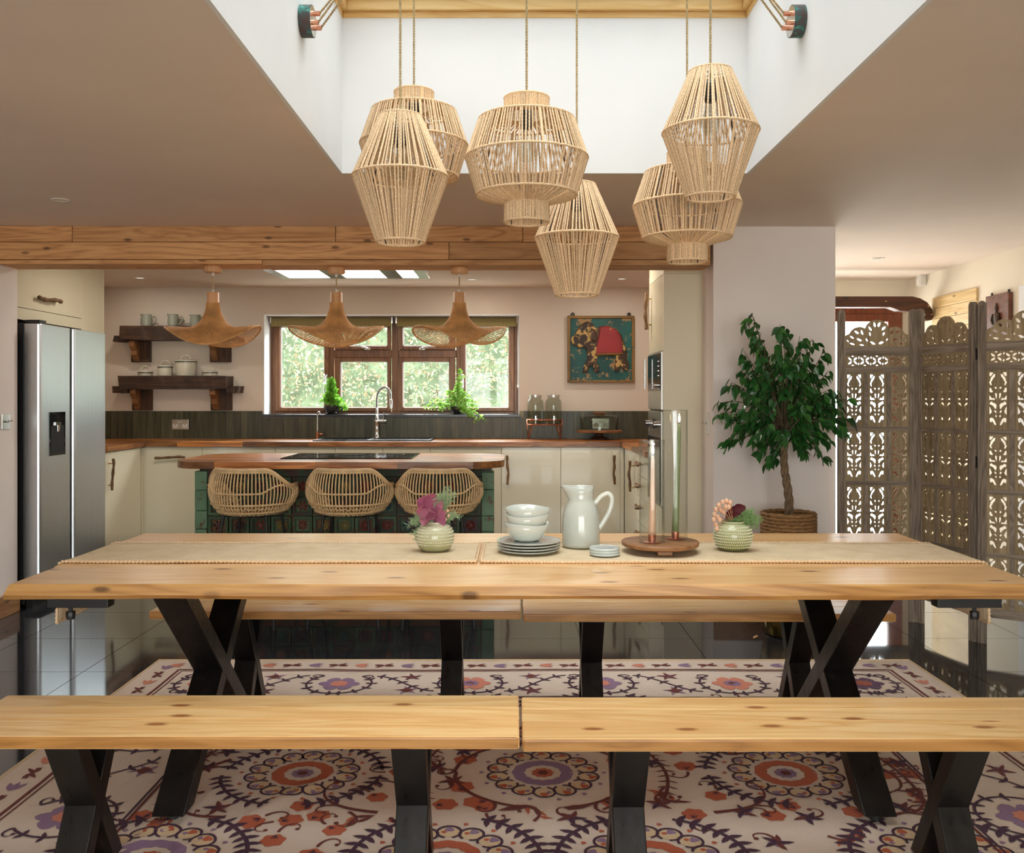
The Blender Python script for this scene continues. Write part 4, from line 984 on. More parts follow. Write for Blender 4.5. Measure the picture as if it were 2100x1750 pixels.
def relief(name, pts, mat, d, inset=.82):
    p3 = [e(*p) for p in pts]; n_ = len(p3); cen = sum(p3, Vector()) / n_
    mb = MB(); fr = []
    for i in range(n_):
        a_, b_ = p3[i - 1], p3[(i + 1) % n_]; tn = (b_ - a_).normalized(); nn = Vector((-tn.z, 0, tn.x))
        fr.append(p3[i] + nn * .008)
    area2 = sum(p3[i].x * p3[(i + 1) % n_].z - p3[(i + 1) % n_].x * p3[i].z for i in range(n_))
    if area2 < 0: fr = [2 * p3[i] - fr[i] for i in range(n_)]
    mb.v = [(p.x, EY, p.z) for p in p3] + [(p.x, EY - d * .7, p.z) for p in p3] + [(p.x, EY - d, p.z) for p in fr]
    for i in range(n_):
        j = (i + 1) % n_; mb.f.append((i, j, n_ + j, n_ + i)); mb.f.append((n_ + i, n_ + j, 2 * n_ + j, 2 * n_ + i))
    mb.f.append(tuple(range(2 * n_, 3 * n_))); return O(name, mb, mat, t)
relief('elephant', [(560, 326), (590, 318), (622, 332), (640, 362), (670, 350), (725, 346), (778, 368), (808, 405), (826, 455), (846, 520), (840, 560), (860, 600), (848, 640), (818, 628), (800, 600), (790, 640), (766, 642), (764, 600), (774, 545), (700, 538), (652, 545), (650, 590), (664, 610), (664, 645), (634, 648), (618, 600), (600, 612), (588, 652), (556, 650), (562, 612), (586, 555), (584, 505), (566, 484), (535, 490), (494, 470), (480, 440), (484, 420), (502, 408), (516, 380), (536, 344)], 'elephant_paint', .022)
relief('saddle_cloth', [(668, 352), (725, 349), (774, 372), (800, 408), (812, 455), (814, 526), (640, 530), (650, 455), (662, 400)], 'red_paint', .03)
relief('ear', [(600, 350), (632, 372), (650, 420), (640, 452), (606, 440), (590, 395)], 'elephant_paint', .034)
relief('cloth_fringe', [(636, 524), (816, 520), (818, 536), (634, 542)], 'ochre_edge', .034)
for xx in (492, 860):
    p = e(xx, 270); O('hanger', MB().tube([(p.x + math.cos(a) * .012, EY + .01, p.z + math.sin(a) * .012) for a in [2 * PI * i / 12 for i in range(12)]], .006, 6, closed=True), 'black_matt', t, smooth=True)

# ------------------------------------------------------------------ worktop items
JY = 8.10
st_c = px(1116, 903, JY); t = T('dispenser_stand', 'copper wire stand holding two drinks jars', 'stand', (st_c.x, JY, CZ))
xl, xr = pX(1081, JY), pX(1152, JY); zt0, zt1 = pZ(871, JY), pZ(861, JY)
mb = MB()
for z in (zt0, zt1): mb.tube([(xl, JY - .08, z), (xr, JY - .08, z), (xr, JY + .08, z), (xl, JY + .08, z)], .0045, 6, closed=True)
for xx, s in ((xl, 1), (xr, -1)):
    for yy in (JY - .08, JY + .08):
        mb.tube([(xx, yy, zt1), (xx + s * .008, yy, CZ + .003), (xx + s * .045, yy, zt0)], .0045, 6)
O('frame', mb, 'copper', t, smooth=True)
O('tray', cbox(xl + .004, xr - .004, JY - .078, JY + .078, zt0 - .003, zt0 + .003), 'copper', t)
for k, x in enumerate((1098, 1135)):
    c = Vector((pX(x, JY), JY, zt0 + .0035)); h = pZ(813, JY) - c.z; r = .072
    t = T('drinks_jar', 'glass drinks jar with a tap beside the kitchen window' if k == 0 else 'glass drinks jar with a tap nearer the cake dome', 'jar', c, group='lidded glass jars on the copper stand')
    O('glass', MB().lathe([(0, .002), (r * .9, 0), (r, .01), (r, h * .76), (r * .93, h * .86), (r * .72, h * .92), (r * .72, h), (r * .68, h), (r * .68, h * .91), (r * .9, h * .84), (r * .96, h * .75), (r * .96, .014), (0, .008)], 28, c), 'jar_glass', t, smooth=True)
    O('lid', MB().lathe([(r * .76, h - .008), (r * .76, h + .012), (0, h + .013)], 24, c), 'brushed_nickel', t, smooth=True, angle=40)
    mb = MB().cyl((c.x, JY - r, c.z + .045), (c.x, JY - r - .035, c.z + .045), .008, n=10); mb.tube([(c.x, JY - r - .03, c.z + .05), (c.x, JY - r - .034, c.z + .02), (c.x - .002, JY - r - .036, c.z + .004)], .007, 8); mb.box(c.x - .004, c.x + .004, JY - r - .034, JY - r - .026, c.z + .05, c.z + .075)
    O('tap', mb, 'chrome', t, smooth=True, angle=50)
c = Vector((pX(1229, 8.08), 8.08, CZ)); t = T('cake_stand', 'wooden cake stand with a glass dome beside the jars', 'cake stand', c)
zpl = pZ(884, 8.08); r = pX(1275, 8.08) - c.x
O('foot', MB().lathe([(0, .0005), (.085, .0005), (.08, .012), (.035, .03), (.03, .05), (.05, zpl - CZ - .012), (0, zpl - CZ - .012)], 24, c), 'dark_timber_z', t, smooth=True, angle=50)
O('plate', MB().lathe([(0, zpl - CZ - .012), (r, zpl - CZ - .012), (r * 1.02, zpl - CZ + .004), (r, zpl - CZ + .008), (0, zpl - CZ + .008)], 36, c), 'board_wood', t, smooth=True, angle=50)
zd = pZ(852, 8.08) - CZ; r2 = .168; zq = zpl - CZ + .009
dm = O('dome', MB().lathe([(r2, zq), (r2, zd - .02), (r2 * .95, zd - .005), (r2 * .9, zd), (0, zd + .001), (0, zd - .004), (r2 * .88, zd - .005), (r2 * .97, zd - .02), (r2 * .97, zq)], 36, c), 'jar_glass', t, smooth=True)
O('dome_knob', MB().lathe([(.042, zd + .002), (.046, zd + .014), (.056, zd + .018), (.056, zd + .03), (0, zd + .03)], 20, c), 'board_wood', dm, smooth=True, angle=40)

# herbs on the sill
def leafy(mb, c, d, L, w):
    d = Vector(d).normalized(); u = d.cross(Vector((R.gauss(0, 1), R.gauss(0, 1), R.gauss(0, 1)))); u.normalize(); nrm = d.cross(u); c = Vector(c)
    mb.add([c, c + d * L * .45 + u * w - nrm * w * .2, c + d * L, c + d * L * .45 - u * w - nrm * w * .2, c + d * L * .5 + nrm * w * .25], [(0, 1, 4), (1, 2, 4), (2, 3, 4), (3, 0, 4)])
def pot(c, r, h, t):
    O('pot', MB().lathe([(0, 0), (r * .6, 0), (r * .85, h * .3), (r, h * .7), (r * 1.02, h), (r * .92, h), (r * .9, h * .85), (0, h * .82)], 24, c), 'stone_pot', t, smooth=True, angle=60)
    O('soil', MB().lathe([(0, h * .86), (r * .9, h * .86)], 16, c), 'soil', t)
SYY = BW + .09
c = Vector((pX(680, SYY), SYY, WZ0 + .0145)); t = T('potted_basil', 'bushy bright green basil in a black cup on the sill', 'herb pot', c); pot(c, .068, .075, t)
O('cup_handle', MB().tube(spline([(c.x + .062, SYY - .02, c.z + .065), (c.x + .10, SYY - .03, c.z + .06), (c.x + .095, SYY - .03, c.z + .025), (c.x + .055, SYY - .02, c.z + .02)]), .007, 8), 'stone_pot', t, smooth=True)
mb = MB(); stm = MB()
for k in range(26):
    a = R.uniform(0, 2 * PI); q_ = R.uniform(0, 1); tip = Vector((c.x + math.cos(a) * .085 * q_ + (.12 if k % 8 == 0 else 0), c.y + math.sin(a) * .06 * q_ - .01, c.z + .12 + (1 - q_) * .22 * R.uniform(.6, 1.1)))
    if k % 8 == 0: tip.z = c.z + R.uniform(.03, .12)
    pts = bez([(c.x, c.y, c.z + .06), (c.x + (tip.x - c.x) * .3, c.y, lerp(c.z, tip.z, .8) + .04), tip], 6); stm.tube(pts, .0018, 4)
    for p in pts[2:]:
        for _ in range(7): leafy(mb, p + Vector((R.gauss(0, .008), R.gauss(0, .008), R.gauss(0, .01))), (R.gauss(0, 1), R.gauss(0, 1), R.gauss(.1, .6)), R.uniform(.024, .045), R.uniform(.008, .014))
O('stems', stm, 'sprig_green', t, kind='stuff'); O('foliage', mb, 'herb_leaf', t, kind='stuff')
c = Vector((pX(937, SYY), SYY, WZ0 + .0145)); t = T('potted_mint', 'straggling mint in a black pot trailing over the sill', 'herb pot', c); pot(c, .06, .07, t)
mb = MB(); stm = MB()
tips = [(944, 760, 0), (948, 775, 0), (942, 790, 0), (870, 835, -.05), (880, 838, -.04), (885, 826, -.04), (905, 840, -.05), (915, 806, 0), (965, 838, -.05), (980, 836, -.06), (975, 826, -.04), (955, 848, -.12), (975, 862, -.16), (990, 858, -.16), (960, 815, 0), (925, 820, 0), (935, 800, 0), (950, 806, 0), (930, 826, 0), (965, 850, -.14)]
for k, (x, y, dy) in enumerate(tips):
    tip = px(x, y, SYY + dy); pts = bez([(c.x, c.y, c.z + .06), (lerp(c.x, tip.x, .4), c.y + dy * .7, max(tip.z, c.z) + .06), tip], 8); stm.tube(pts, .0016, 4)
    for p in pts[2:]:
        for _ in range(5): leafy(mb, p + Vector((R.gauss(0, .008), R.gauss(0, .008), R.gauss(0, .008))), (R.gauss(0, 1), R.gauss(0, 1), R.gauss(0, .6)), R.uniform(.022, .042), R.uniform(.008, .014))
O('stems', stm, 'sprig_green', t, kind='stuff'); O('foliage', mb, 'mint_leaf', t, kind='stuff')
# ------------------------------------------------------------------ rug with embroidery
RX0, RX1, RY0, RY1 = -1.73, 1.93, 1.79, 4.47
RCX, RCY = (RX0 + RX1) / 2, (RY0 + RY1) / 2; RU, RV = (RX1 - RX0) / 2, (RY1 - RY0) / 2
def rh(x, y):
    h = .007 + .004 * noise.noise(Vector((x * 2.1, y * 3.3, .4))) + .0015 * noise.noise(Vector((x * 6, y * 7, 4.)))
    # a few soft creases running out from the table foot
    for (a, b, ang, amp) in ((-1.05, 2.75, 1.25, .008), (-.75, 2.9, 1.0, .007), (1.2, 2.8, -1.1, .006)):
        d = (x - a) * math.sin(ang) - (y - b) * math.cos(ang); l = math.hypot(x - a, y - b)
        h += amp * math.exp(-(d / .03) ** 2) * math.exp(-(l / .4) ** 2)
    return max(.004, h)
rug = T('rug', 'pale suzani style rug embroidered with plum vines and rust flowers', 'rug', (RCX, RCY, 0))
mb = MB(); nx_, ny_ = 170, 126
for j in range(ny_ + 1):
    for i in range(nx_ + 1):
        x, y = lerp(RX0, RX1, i / nx_), lerp(RY0, RY1, j / ny_); mb.v.append((x, y, rh(x, y)))
for j in range(ny_):
    for i in range(nx_): a = j * (nx_ + 1) + i; mb.f.append((a, a + 1, a + nx_ + 2, a + nx_ + 1))
n0 = len(mb.v); per = [i for i in range(nx_ + 1)] + [(j + 1) * (nx_ + 1) - 1 for j in range(1, ny_ + 1)] + [ny_ * (nx_ + 1) + i for i in range(nx_ - 1, -1, -1)] + [j * (nx_ + 1) for j in range(ny_ - 1, 0, -1)]
for q_ in per: x, y, z = mb.v[q_]; mb.v.append((x, y, .0006))
for k in range(len(per)): k2 = (k + 1) % len(per); mb.f.append((per[k2], per[k], n0 + k, n0 + k2))
O('cloth', mb, 'rug_cloth', rug, smooth=True, angle=60)
mb = MB(); mb.tube([(mb_x, mb_y, .007) for mb_x, mb_y in ((RX0, RY0), (RX1, RY0), (RX1, RY1), (RX0, RY1))], .007, 6, closed=True)
O('bound_edge', mb, 'thread_cream', rug)
EMB = {k: MB() for k in ('thread_plum', 'thread_brown', 'thread_rust', 'thread_lilac', 'thread_pink', 'thread_cream')}
LIFT = {'thread_cream': .0012, 'thread_rust': .0014, 'thread_lilac': .0016, 'thread_pink': .0018, 'thread_brown': .0022, 'thread_plum': .0024}
def ev(c, u, v, extra=0): x, y = RCX + u, RCY + v; return (x, y, rh(x, y) + LIFT[c] + extra)
def inr(u, v, m=.02): return abs(u) < RU - m and abs(v) < RV - m
def vis(u, v): return RCY + v > 2.3
def poly_(c, pts, extra=0):
    if not all(inr(*p) for p in pts): return
    m = EMB[c]; cx = sum(p[0] for p in pts) / len(pts); cy = sum(p[1] for p in pts) / len(pts)
    if not vis(cx, cy): return
    n_ = len(pts); m.add([ev(c, *p, extra) for p in pts] + [ev(c, cx, cy, extra)], [(i, (i + 1) % n_, n_) for i in range(n_)])
def strip(c, pts, w, extra=0, taper=False):
    m = EMB[c]; n_ = len(pts); L = []
    for i in range(n_):
        a_, b_ = pts[max(0, i - 1)], pts[min(n_ - 1, i + 1)]; dx, dy = b_[0] - a_[0], b_[1] - a_[1]; l = math.hypot(dx, dy) or 1
        ww = w * (1 - .75 * i / n_ if taper else 1) / 2; L.append(((pts[i][0] - dy / l * ww, pts[i][1] + dx / l * ww), (pts[i][0] + dy / l * ww, pts[i][1] - dx / l * ww)))
    for i in range(n_ - 1):
        q4 = [L[i][1], L[i + 1][1], L[i + 1][0], L[i][0]]
        if all(inr(*p) for p in q4) and vis(*q4[0]): m.add([ev(c, *p, extra) for p in q4], [(0, 1, 2, 3)])
def leaf2(c, u, v, a, L, w, curl=.25):
    d = (math.cos(a), math.sin(a)); n = (-d[1], d[0]); P = lambda s, t: (u + d[0] * s * L + n[0] * (t * w + curl * L * s * s), v + d[1] * s * L + n[1] * (t * w + curl * L * s * s))
    poly_(c, [P(0, -.12), P(.3, -.5), P(.65, -.42), P(1, 0), P(.65, .42), P(.3, .5), P(0, .12)])
def disc2(c, u, v, r, n=14, wob_=0, k=5, ph=0, extra=0): poly_(c, [(u + r * (1 + wob_ * math.cos(k * a + ph)) * math.cos(a), v + r * (1 + wob_ * math.cos(k * a + ph)) * math.sin(a)) for a in [2 * PI * i / n for i in range(n)]], extra)
def annul(c, u, v, r, w, n=60, wob_=0, k=0): strip(c, [(u + r * (1 + wob_ * math.cos(k * a)) * math.cos(a), v + r * (1 + wob_ * math.cos(k * a)) * math.sin(a)) for a in [2 * PI * i / n for i in range(n + 1)]], w)
def vine(c, pts, w=.012, step=3, L=.05, lw=.018, both=True, c2=None):
    strip(c, pts, w)
    for i in range(1, len(pts) - 1, step):
        a = math.atan2(pts[i + 1][1] - pts[i - 1][1], pts[i + 1][0] - pts[i - 1][0])
        leaf2(c2 or c, *pts[i], a + .9, L, lw); 
        if both: leaf2(c2 or c, *pts[i], a - .9, L, lw, -.25)
def scroll(c, u, v, a, L, turn=1, w=.011):
    pts = []; x, y, th = u, v, a
    for i in range(26): pts.append((x, y)); x += math.cos(th) * L / 26; y += math.sin(th) * L / 26; th += turn * (.03 + .011 * i)
    strip(c, pts, w * 1.3, 0, True); disc2(c, *pts[-1], w * .9, 8); return pts
def poppy(u, v, r, a, col='thread_rust'):
    disc2(col, u, v, r, 30, .09, 6, a); 
    for k in (-.5, 0, .5): leaf2('thread_plum', u - math.cos(a) * r * .8, v - math.sin(a) * r * .8, a + k, r * .7, r * .13, 0)
def bloom(u, v, r, col, col2, n=6, ph=0):
    for k in range(n):
        a = ph + 2 * PI * k / n; disc2(col, u + math.cos(a) * r * .62, v + math.sin(a) * r * .62, r * .36, 12, .12, 3, a)
    disc2(col2, u, v, r * .42, 16, .12, 8, 0, .0006); disc2('thread_brown', u, v, r * .2, 10, .1, 6); 
def medal(u, v, r, core, ring_, dots):
    annul(core, u, v, r * .45, r * .22, 48, .03, 12); disc2(ring_ if core == 'thread_rust' else 'thread_rust', u, v, r * .2, 24, .1, 9); disc2('thread_brown', u, v, r * .1, 12, .15, 6)
    n_ = 14
    for k in range(n_):
        a = 2 * PI * (k + .5) / n_; cu, cv = u + math.cos(a) * r * .84, v + math.sin(a) * r * .84; rr_ = r * .185
        arc = [(cu + rr_ * math.cos(b) * 1.05, cv + rr_ * math.sin(b) * 1.05) for b in [a - 2.85 + 5.7 * i / 26 for i in range(27)]]; strip('thread_plum', arc, .008)
        disc2('thread_cream', cu, cv, rr_ * .9, 14)
        disc2(ring_, cu + math.cos(a) * rr_ * .45, cv + math.sin(a) * rr_ * .45, rr_ * .42, 10, .2, 3, a); disc2(dots, cu - math.sin(a) * rr_ * .45, cv + math.cos(a) * rr_ * .45, rr_ * .25, 8)
        disc2(dots, u + math.cos(a + .22) * r * 1.13, v + math.sin(a + .22) * r * 1.13, r * .045, 8, .2, 3)
# border
for ins, w, c in ((.155, .012, 'thread_brown'), (.175, .006, 'thread_brown'), (.545, .008, 'thread_plum'), (.56, .01, 'thread_brown')):
    a, b = RU - ins, RV - ins
    for p, q_ in (((-a, b), (a, b)), ((a, b), (a, -b)), ((-a, -b), (-a, b))):
        n_ = 60; strip(c, [(lerp(p[0], q_[0], i / n_), lerp(p[1], q_[1], i / n_)) for i in range(n_ + 1)], w)
def edgeframe(s, side, d):
    "point at distance s along a side, inset d; side 0 far, 1 left, 2 right"
    return (s, RV - d) if side == 0 else ((-RU + d, s) if side == 1 else (RU - d, s))
for side, half in ((0, RU), (1, RV), (2, RV)):
    base_a = 0 if side == 0 else PI / 2
    n_ = int(2 * (half - .1) / .105)
    for k in range(n_):
        s = -half + .12 + (2 * half - .24) * k / (n_ - 1); u, v = edgeframe(s, side, .085)
        if k % 2: 
            for da in (.45, -.45, PI + .45, PI - .45): leaf2('thread_brown', u, v, base_a + da, .05, .016)
            strip('thread_brown', [(u - .045 * math.cos(base_a), v - .045 * math.sin(base_a)), (u + .045 * math.cos(base_a), v + .045 * math.sin(base_a))], .008)
        else: 
            cc = ('thread_pink', 'thread_lilac')[(k // 2) % 2]
            for da in (-.45, 0, .45): leaf2(cc, u - .03 * math.cos(base_a), v - .03 * math.sin(base_a), base_a + da, .07, .022, 0)
    # wide band: ringed flowers joined by running vines
    pitch = .53; m_ = max(3, int(round((2 * (half - .3)) / pitch))); pitch = 2 * (half - .36) / (m_ - 1)
    for k in range(m_):
        s = -half + .36 + pitch * k; u, v = edgeframe(s, side, .36)
        cols = ('thread_pink', 'thread_lilac') if k % 2 == 0 else ('thread_lilac', 'thread_pink')
        bloom(u, v, .092, cols[0], cols[1])
        cen = .15; o_ = base_a + PI / 2 if side == 0 else (PI if side == 1 else 0)
        for sg in (-1, 1):
            arc = [(u + .145 * math.cos(o_ + PI + sg * t_), v + .135 * math.sin(o_ + PI + sg * t_)) for t_ in [2.5 * i / 26 for i in range(27)]]
            vine('thread_plum', arc, .010, 5, .032, .015, True); scroll('thread_plum', *arc[-1], o_ - sg * .9, .09, -sg, .008)
        if k < m_ - 1:
            s2 = s + pitch / 2; P = lambda ds, dd: edgeframe(s2 + ds, side, .36 + dd)
            sg = 1 if k % 2 else -1
            vp = [P(-.14 + .28 * i / 16, .11 * sg * math.sin(PI * (i / 16 - .5))) for i in range(17)]; vine('thread_plum', vp, .009, 3, .036, .014)
            for dd, cc in ((-.10 * sg, 'thread_lilac'), (.10 * sg, 'thread_brown')):
                q_ = P(.02 * sg, dd); disc2(cc, *q_, .026, 10, .25, 4); 
                for t_ in range(5): leaf2('thread_brown' if cc == 'thread_lilac' else 'thread_lilac', *q_, base_a + t_ * 1.26 + .3, .055, .016)
# field
FU, FVv = RU - .58, RV - .58
occ = []
for (u, v, core, ring_, dots) in ((0, 0, 'thread_lilac', 'thread_rust', 'thread_lilac'), (-.82, 0, 'thread_rust', 'thread_lilac', 'thread_rust'), (.83, 0, 'thread_rust', 'thread_lilac', 'thread_rust'),
                                  (-.29, -.58, 'thread_rust', 'thread_lilac', 'thread_rust'), (.29, -.58, 'thread_rust', 'thread_lilac', 'thread_rust'), (-1.12, -.58, 'thread_lilac', 'thread_rust', 'thread_lilac'), (1.12, -.58, 'thread_lilac', 'thread_rust', 'thread_lilac'),
                                  (-.29, .58, 'thread_rust', 'thread_lilac', 'thread_rust'), (.29, .58, 'thread_rust', 'thread_lilac', 'thread_rust')):
    medal(u, v, .185, core, ring_, dots); occ.append((u, v, .31))
    if (u, v) == (0, 0):
        for sg in (-1, 1):
            for sv in (-1, 1):
                arc = [(sg * .30 * math.sin(t_), sv * .27 * math.cos(t_)) for t_ in [.2 + 1.25 * i / 20 for i in range(21)]]; strip('thread_brown', arc, .014)
                scroll('thread_brown', *arc[-1], PI / 2 * -sv + sg * .2, .12, sg * sv); scroll('thread_brown', *arc[6], (PI / 2) * sv + sg * -.3, .13, -sg * sv); leaf2('thread_brown', *arc[0], PI / 2 * (1 - sg) , .09, .03)
                poppy(sg * .27, sv * .115, .04, PI / 2 + PI * (sg > 0)); poppy(sg * .22, sv * .225, .04, 0 if sg > 0 else PI)
    elif v == 0:
        for sg in (-1, 1):
            for s0, s1 in ((.12, 1.45), (1.65, 2.95)):
                arc = [(u + .27 * math.sin(sg * t_), v + .25 * math.cos(t_)) for t_ in [lerp(s0, s1, i / 24) for i in range(25)]]
                vine('thread_plum', arc, .012, 3, .042, .019)
    else:
        for sg in (-1, 1):
            arc = [(u + .27 * math.sin(sg * t_), v + .25 * math.cos(t_)) for t_ in [.35 + 1.3 * i / 24 for i in range(25)]]; vine('thread_plum', arc, .013, 3, .045, .02)
rg = random.Random(21)
# half-wreath vines between medallions near the middle, and scrolling sprays with poppies
for sg in (-1, 1):
    vine('thread_brown', [(sg * (.37 + .05 * math.sin(3 * i / 20)), .22 - .44 * i / 20) for i in range(21)], .011, 2, .04, .009)
    vine('thread_brown', [(sg * (1.17 + .05 * math.sin(2.5 * i / 20)), .25 - .5 * i / 20) for i in range(21)], .011, 2, .04, .009)
    for (u, v, a, tr) in ((.52, -.30, .2, 1), (.98, -.33, 0, 1), (1.1, .12, -.8, -1), (.55, .3, 2.4, 1), (.9, .34, .4, -1)):
        p = scroll('thread_brown', sg * u, v, a if sg > 0 else PI - a, .36, tr * sg * .55, .014)
        for i in (10,): scroll('thread_brown', *p[i], (a if sg > 0 else PI - a) + tr * sg * (.5 + i * .05) - 1.0 * tr * sg, .13, -tr * sg, .009); 
        for i in (9, 16): poppy(p[i][0] + .06 * sg, p[i][1] - .06 * tr, .036, rg.uniform(0, 6))
tries = 0; put = []
while tries < 2600:
    tries += 1; u, v = rg.uniform(-FU, FU), rg.uniform(-FVv, FVv)
    if any(math.hypot((u - a) / 1.0, v - b) < r for a, b, r in occ) or any(math.hypot(u - a, v - b) < .115 for a, b in put): continue
    put.append((u, v)); k = rg.random(); a = rg.uniform(0, 6.28)
    if k < .5: poppy(u, v, rg.uniform(.032, .042), a); scroll('thread_brown', u - .05 * math.cos(a), v - .05 * math.sin(a), a + PI, .12, rg.choice((-1, 1)), .008)
    elif k < .8:
        disc2('thread_lilac', u, v, .024, 10, .2, 4); scroll('thread_brown', u, v, a, .13, rg.choice((-1, 1)), .009)
        for t_ in range(5): leaf2(rg.choice(('thread_plum', 'thread_brown')), u, v, a + t_ * 1.3 + .6, .05, .018)
    else:
        p = scroll('thread_brown', u, v, a, .17, rg.choice((-1, 1)), .009)
        for i in (6, 12, 18): leaf2('thread_brown', *p[i], a + i * .1, .06, .017); leaf2('thread_rust', *p[i], a - i * .1 - 1, .045, .015)
for k, m in EMB.items():
    o = O('embroidery', m, k, rug, kind='stuff'); o['label'] = k.split('_')[1] + ' coloured stitched vines and flowers'

# ------------------------------------------------------------------ dining table
TX0, TX1, TY0, TY1, TZ = -1.47, 1.53, 2.65, 3.65, .75; TT = .046
GZ = .011                                   # feet stand on the rug
tb = T('dining_table', 'long pine dining table with a live edge and black cross legs', 'dining table', ((TX0 + TX1) / 2, 3.15, 0))
def edge_faces(o, mat, y):  # front faces take the darker edge wood, painted shade included
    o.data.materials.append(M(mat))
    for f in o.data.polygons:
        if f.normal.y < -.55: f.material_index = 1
def slab(x0, x1, y0, y1, z0, z1, live=0, n=90, seed=0):
    "board along x, live front edge wanders"
    mb = MB(); rows = []
    for i in range(n + 1):
        t_ = i / n; x = lerp(x0, x1, t_)
        w = noise.noise(Vector((x * 1.6, seed, 0))) + .5 * noise.noise(Vector((x * 4.2, seed, 3.))); w2 = noise.noise(Vector((x * 2.4, seed, 8.)))
        if live:
            yt = y0 + .006 * w; yb = y0 + .012 + .012 * w2 + .004 * w; ym = y0 - .004 + .006 * w2; zbm = z0 + .003 * w
            if t_ == 0: pass
            rows.append([(x, y1, z1), (x, y1, z0), (x, yb, zbm), (x, ym, z0 + (z1 - z0) * .3 + .004 * w2), (x, yt - .001, z1 - .005), (x, yt + .004, z1)])
        else: rows.append([(x, y1, z1), (x, y1, z0), (x, y0, z0), (x, y0, z1)])
        if not live and i not in (0, n): rows.pop()
    m_ = len(rows[0])
    for r_ in rows: mb.v += r_
    for i in range(len(rows) - 1):
        for k in range(m_): mb.f.append((i * m_ + k, i * m_ + m_ + k, i * m_ + m_ + (k + 1) % m_, i * m_ + (k + 1) % m_))
    mb.f.append(tuple(range(m_))); b_ = (len(rows) - 1) * m_; mb.f.append(tuple(b_ + k for k in reversed(range(m_)))); return mb
yb = [TY0, 2.93, 3.17, 3.42, TY1]
for k in range(4):
    mb = slab(TX0 + (0.012 if k == 0 else 0), TX1, yb[k], yb[k + 1] - (.0006 if k < 3 else 0), TZ - TT, TZ, k == 0, seed=k)
    if k == 0:  # the left end of the live board flares out towards its underside
        mb.v = [(x - (TZ - z) * .55 if x < TX0 + .02 else x, y, z) for x, y, z in mb.v]
    o = O('board', mb, 'table_pine', tb, bevel=.0 if k == 0 else .002, loc=((TX0 + TX1) / 2, yb[k], TZ))
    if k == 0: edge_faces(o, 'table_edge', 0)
def xleg(parent, xc, y0, y1, z0, z1, w, th, dx=0):
    "two crossing box-section bars in the y-z plane, top plate and levelling feet"
    mb = MB()
    for a, b in ((y0, y1), (y1, y0)):
        d = Vector((0, b - a, z0 - z1)).normalized(); n = Vector((0, -d.z, d.y)); hh = th / 2 / abs(d.z)
        # ends cut level with floor and top
        q8 = []
        for (yy, zz_) in ((a, z1), (b, z0)):
            for s1 in (-1, 1):
                for s2 in (-1, 1): q8.append((xc + s1 * w / 2, yy + s2 * hh, zz_))
        # order: end0 (-,-),(-,+),(+,-),(+,+) end1 the same
        e_ = .0006 if a < b else 0
        q8 = [(p[0] * 1 + (e_ if p[0] > xc else -e_), p[1], p[2]) for p in q8]
        mb.add(q8, [(0, 2, 3, 1), (4, 5, 7, 6), (0, 4, 6, 2), (1, 3, 7, 5), (0, 1, 5, 4), (2, 6, 7, 3)])
    bm = mb; lg = O('cross_leg', bm, 'leg_steel', parent, bevel=.003, loc=(xc, (y0 + y1) / 2, z0))
    O('top_plate', cbox(xc - w / 2 - .012, xc + w / 2 + .012, y0 - .03, y1 + .03, z1, z1 + .006), 'leg_steel', lg)
    for yy in (y0, y1): O('levelling_foot', MB().cyl((xc, yy, GZ), (xc, yy, z0 + .002), .017, .014, 14), 'rubber', lg, smooth=True, angle=40)
xleg(tb, -1.035, 2.785, 3.515, .035, TZ - TT - .006, .098, .062); xleg(tb, 1.10, 2.785, 3.515, .035, TZ - TT - .006, .098, .062)
for (a, b, kx) in ((-1.375, -1.195, 145), (1.25, 1.44, 1998)):
    for yy in (2.70,):
        br = O('extension_bar', cbox(a, b, yy, yy + .045, TZ - TT - .034, TZ - TT - .001), 'black_matt', tb, bevel=.002)
        if yy < 3:
            xk = pX(kx, 2.725); mb = MB().cyl((xk, 2.725, TZ - TT - .034), (xk, 2.725, TZ - TT - .052), .006, n=10); mb.lathe([(0, -.022), (.012, -.022), (.014, -.012), (.014, 0), (0, 0)], 8, (xk, 2.725, TZ - TT - .05))
            O('clamp_knob', mb, 'black_matt', br)

# ------------------------------------------------------------------ benches
def bench(lab, x0, x1, y0, y1, zt, lx, seed, th):
    t = T('bench', lab, 'bench', ((x0 + x1) / 2, (y0 + y1) / 2, 0), group='pine benches around the table')
    w = (y1 - y0); cuts = [y0, y0 + w * .40, y0 + w * .68, y1]
    for k in range(3):
        mb = slab(x0, x1, cuts[k], cuts[k + 1] - (.0005 if k < 2 else 0), zt - th, zt, False, seed=seed + k)
        if k == 0:   # eased front edge
            pass
        o = O('plank', mb, 'bench_pine', t, bevel=.006 if k != 1 else .0015, seg=3, loc=((x0 + x1) / 2, cuts[k], zt))
        if k == 0: edge_faces(o, 'bench_edge_shaded', 0)
    for xx in lx: xleg(t, xx, y0 + .055, y1 - .055, .03, zt - th - .006, .084, .05)
bench('pine bench on the side away from the kitchen, end nearest the fridge', -1.43, .015, 2.268, 2.59, .45, (-1.135, -.265), 1, .032)
bench('pine bench on the side away from the kitchen, end nearest the carved screen', .022, 1.48, 2.262, 2.585, .446, (.30, 1.15), 11, .032)
bench('pine bench on the kitchen side, end nearest the fridge', -1.43, .03, 3.59, 3.91, .452, (-1.09, -.25), 21, .032)
bench('pine bench on the kitchen side, end nearest the potted tree', .037, 1.49, 3.565, 3.885, .448, (.315, 1.155), 31, .032)

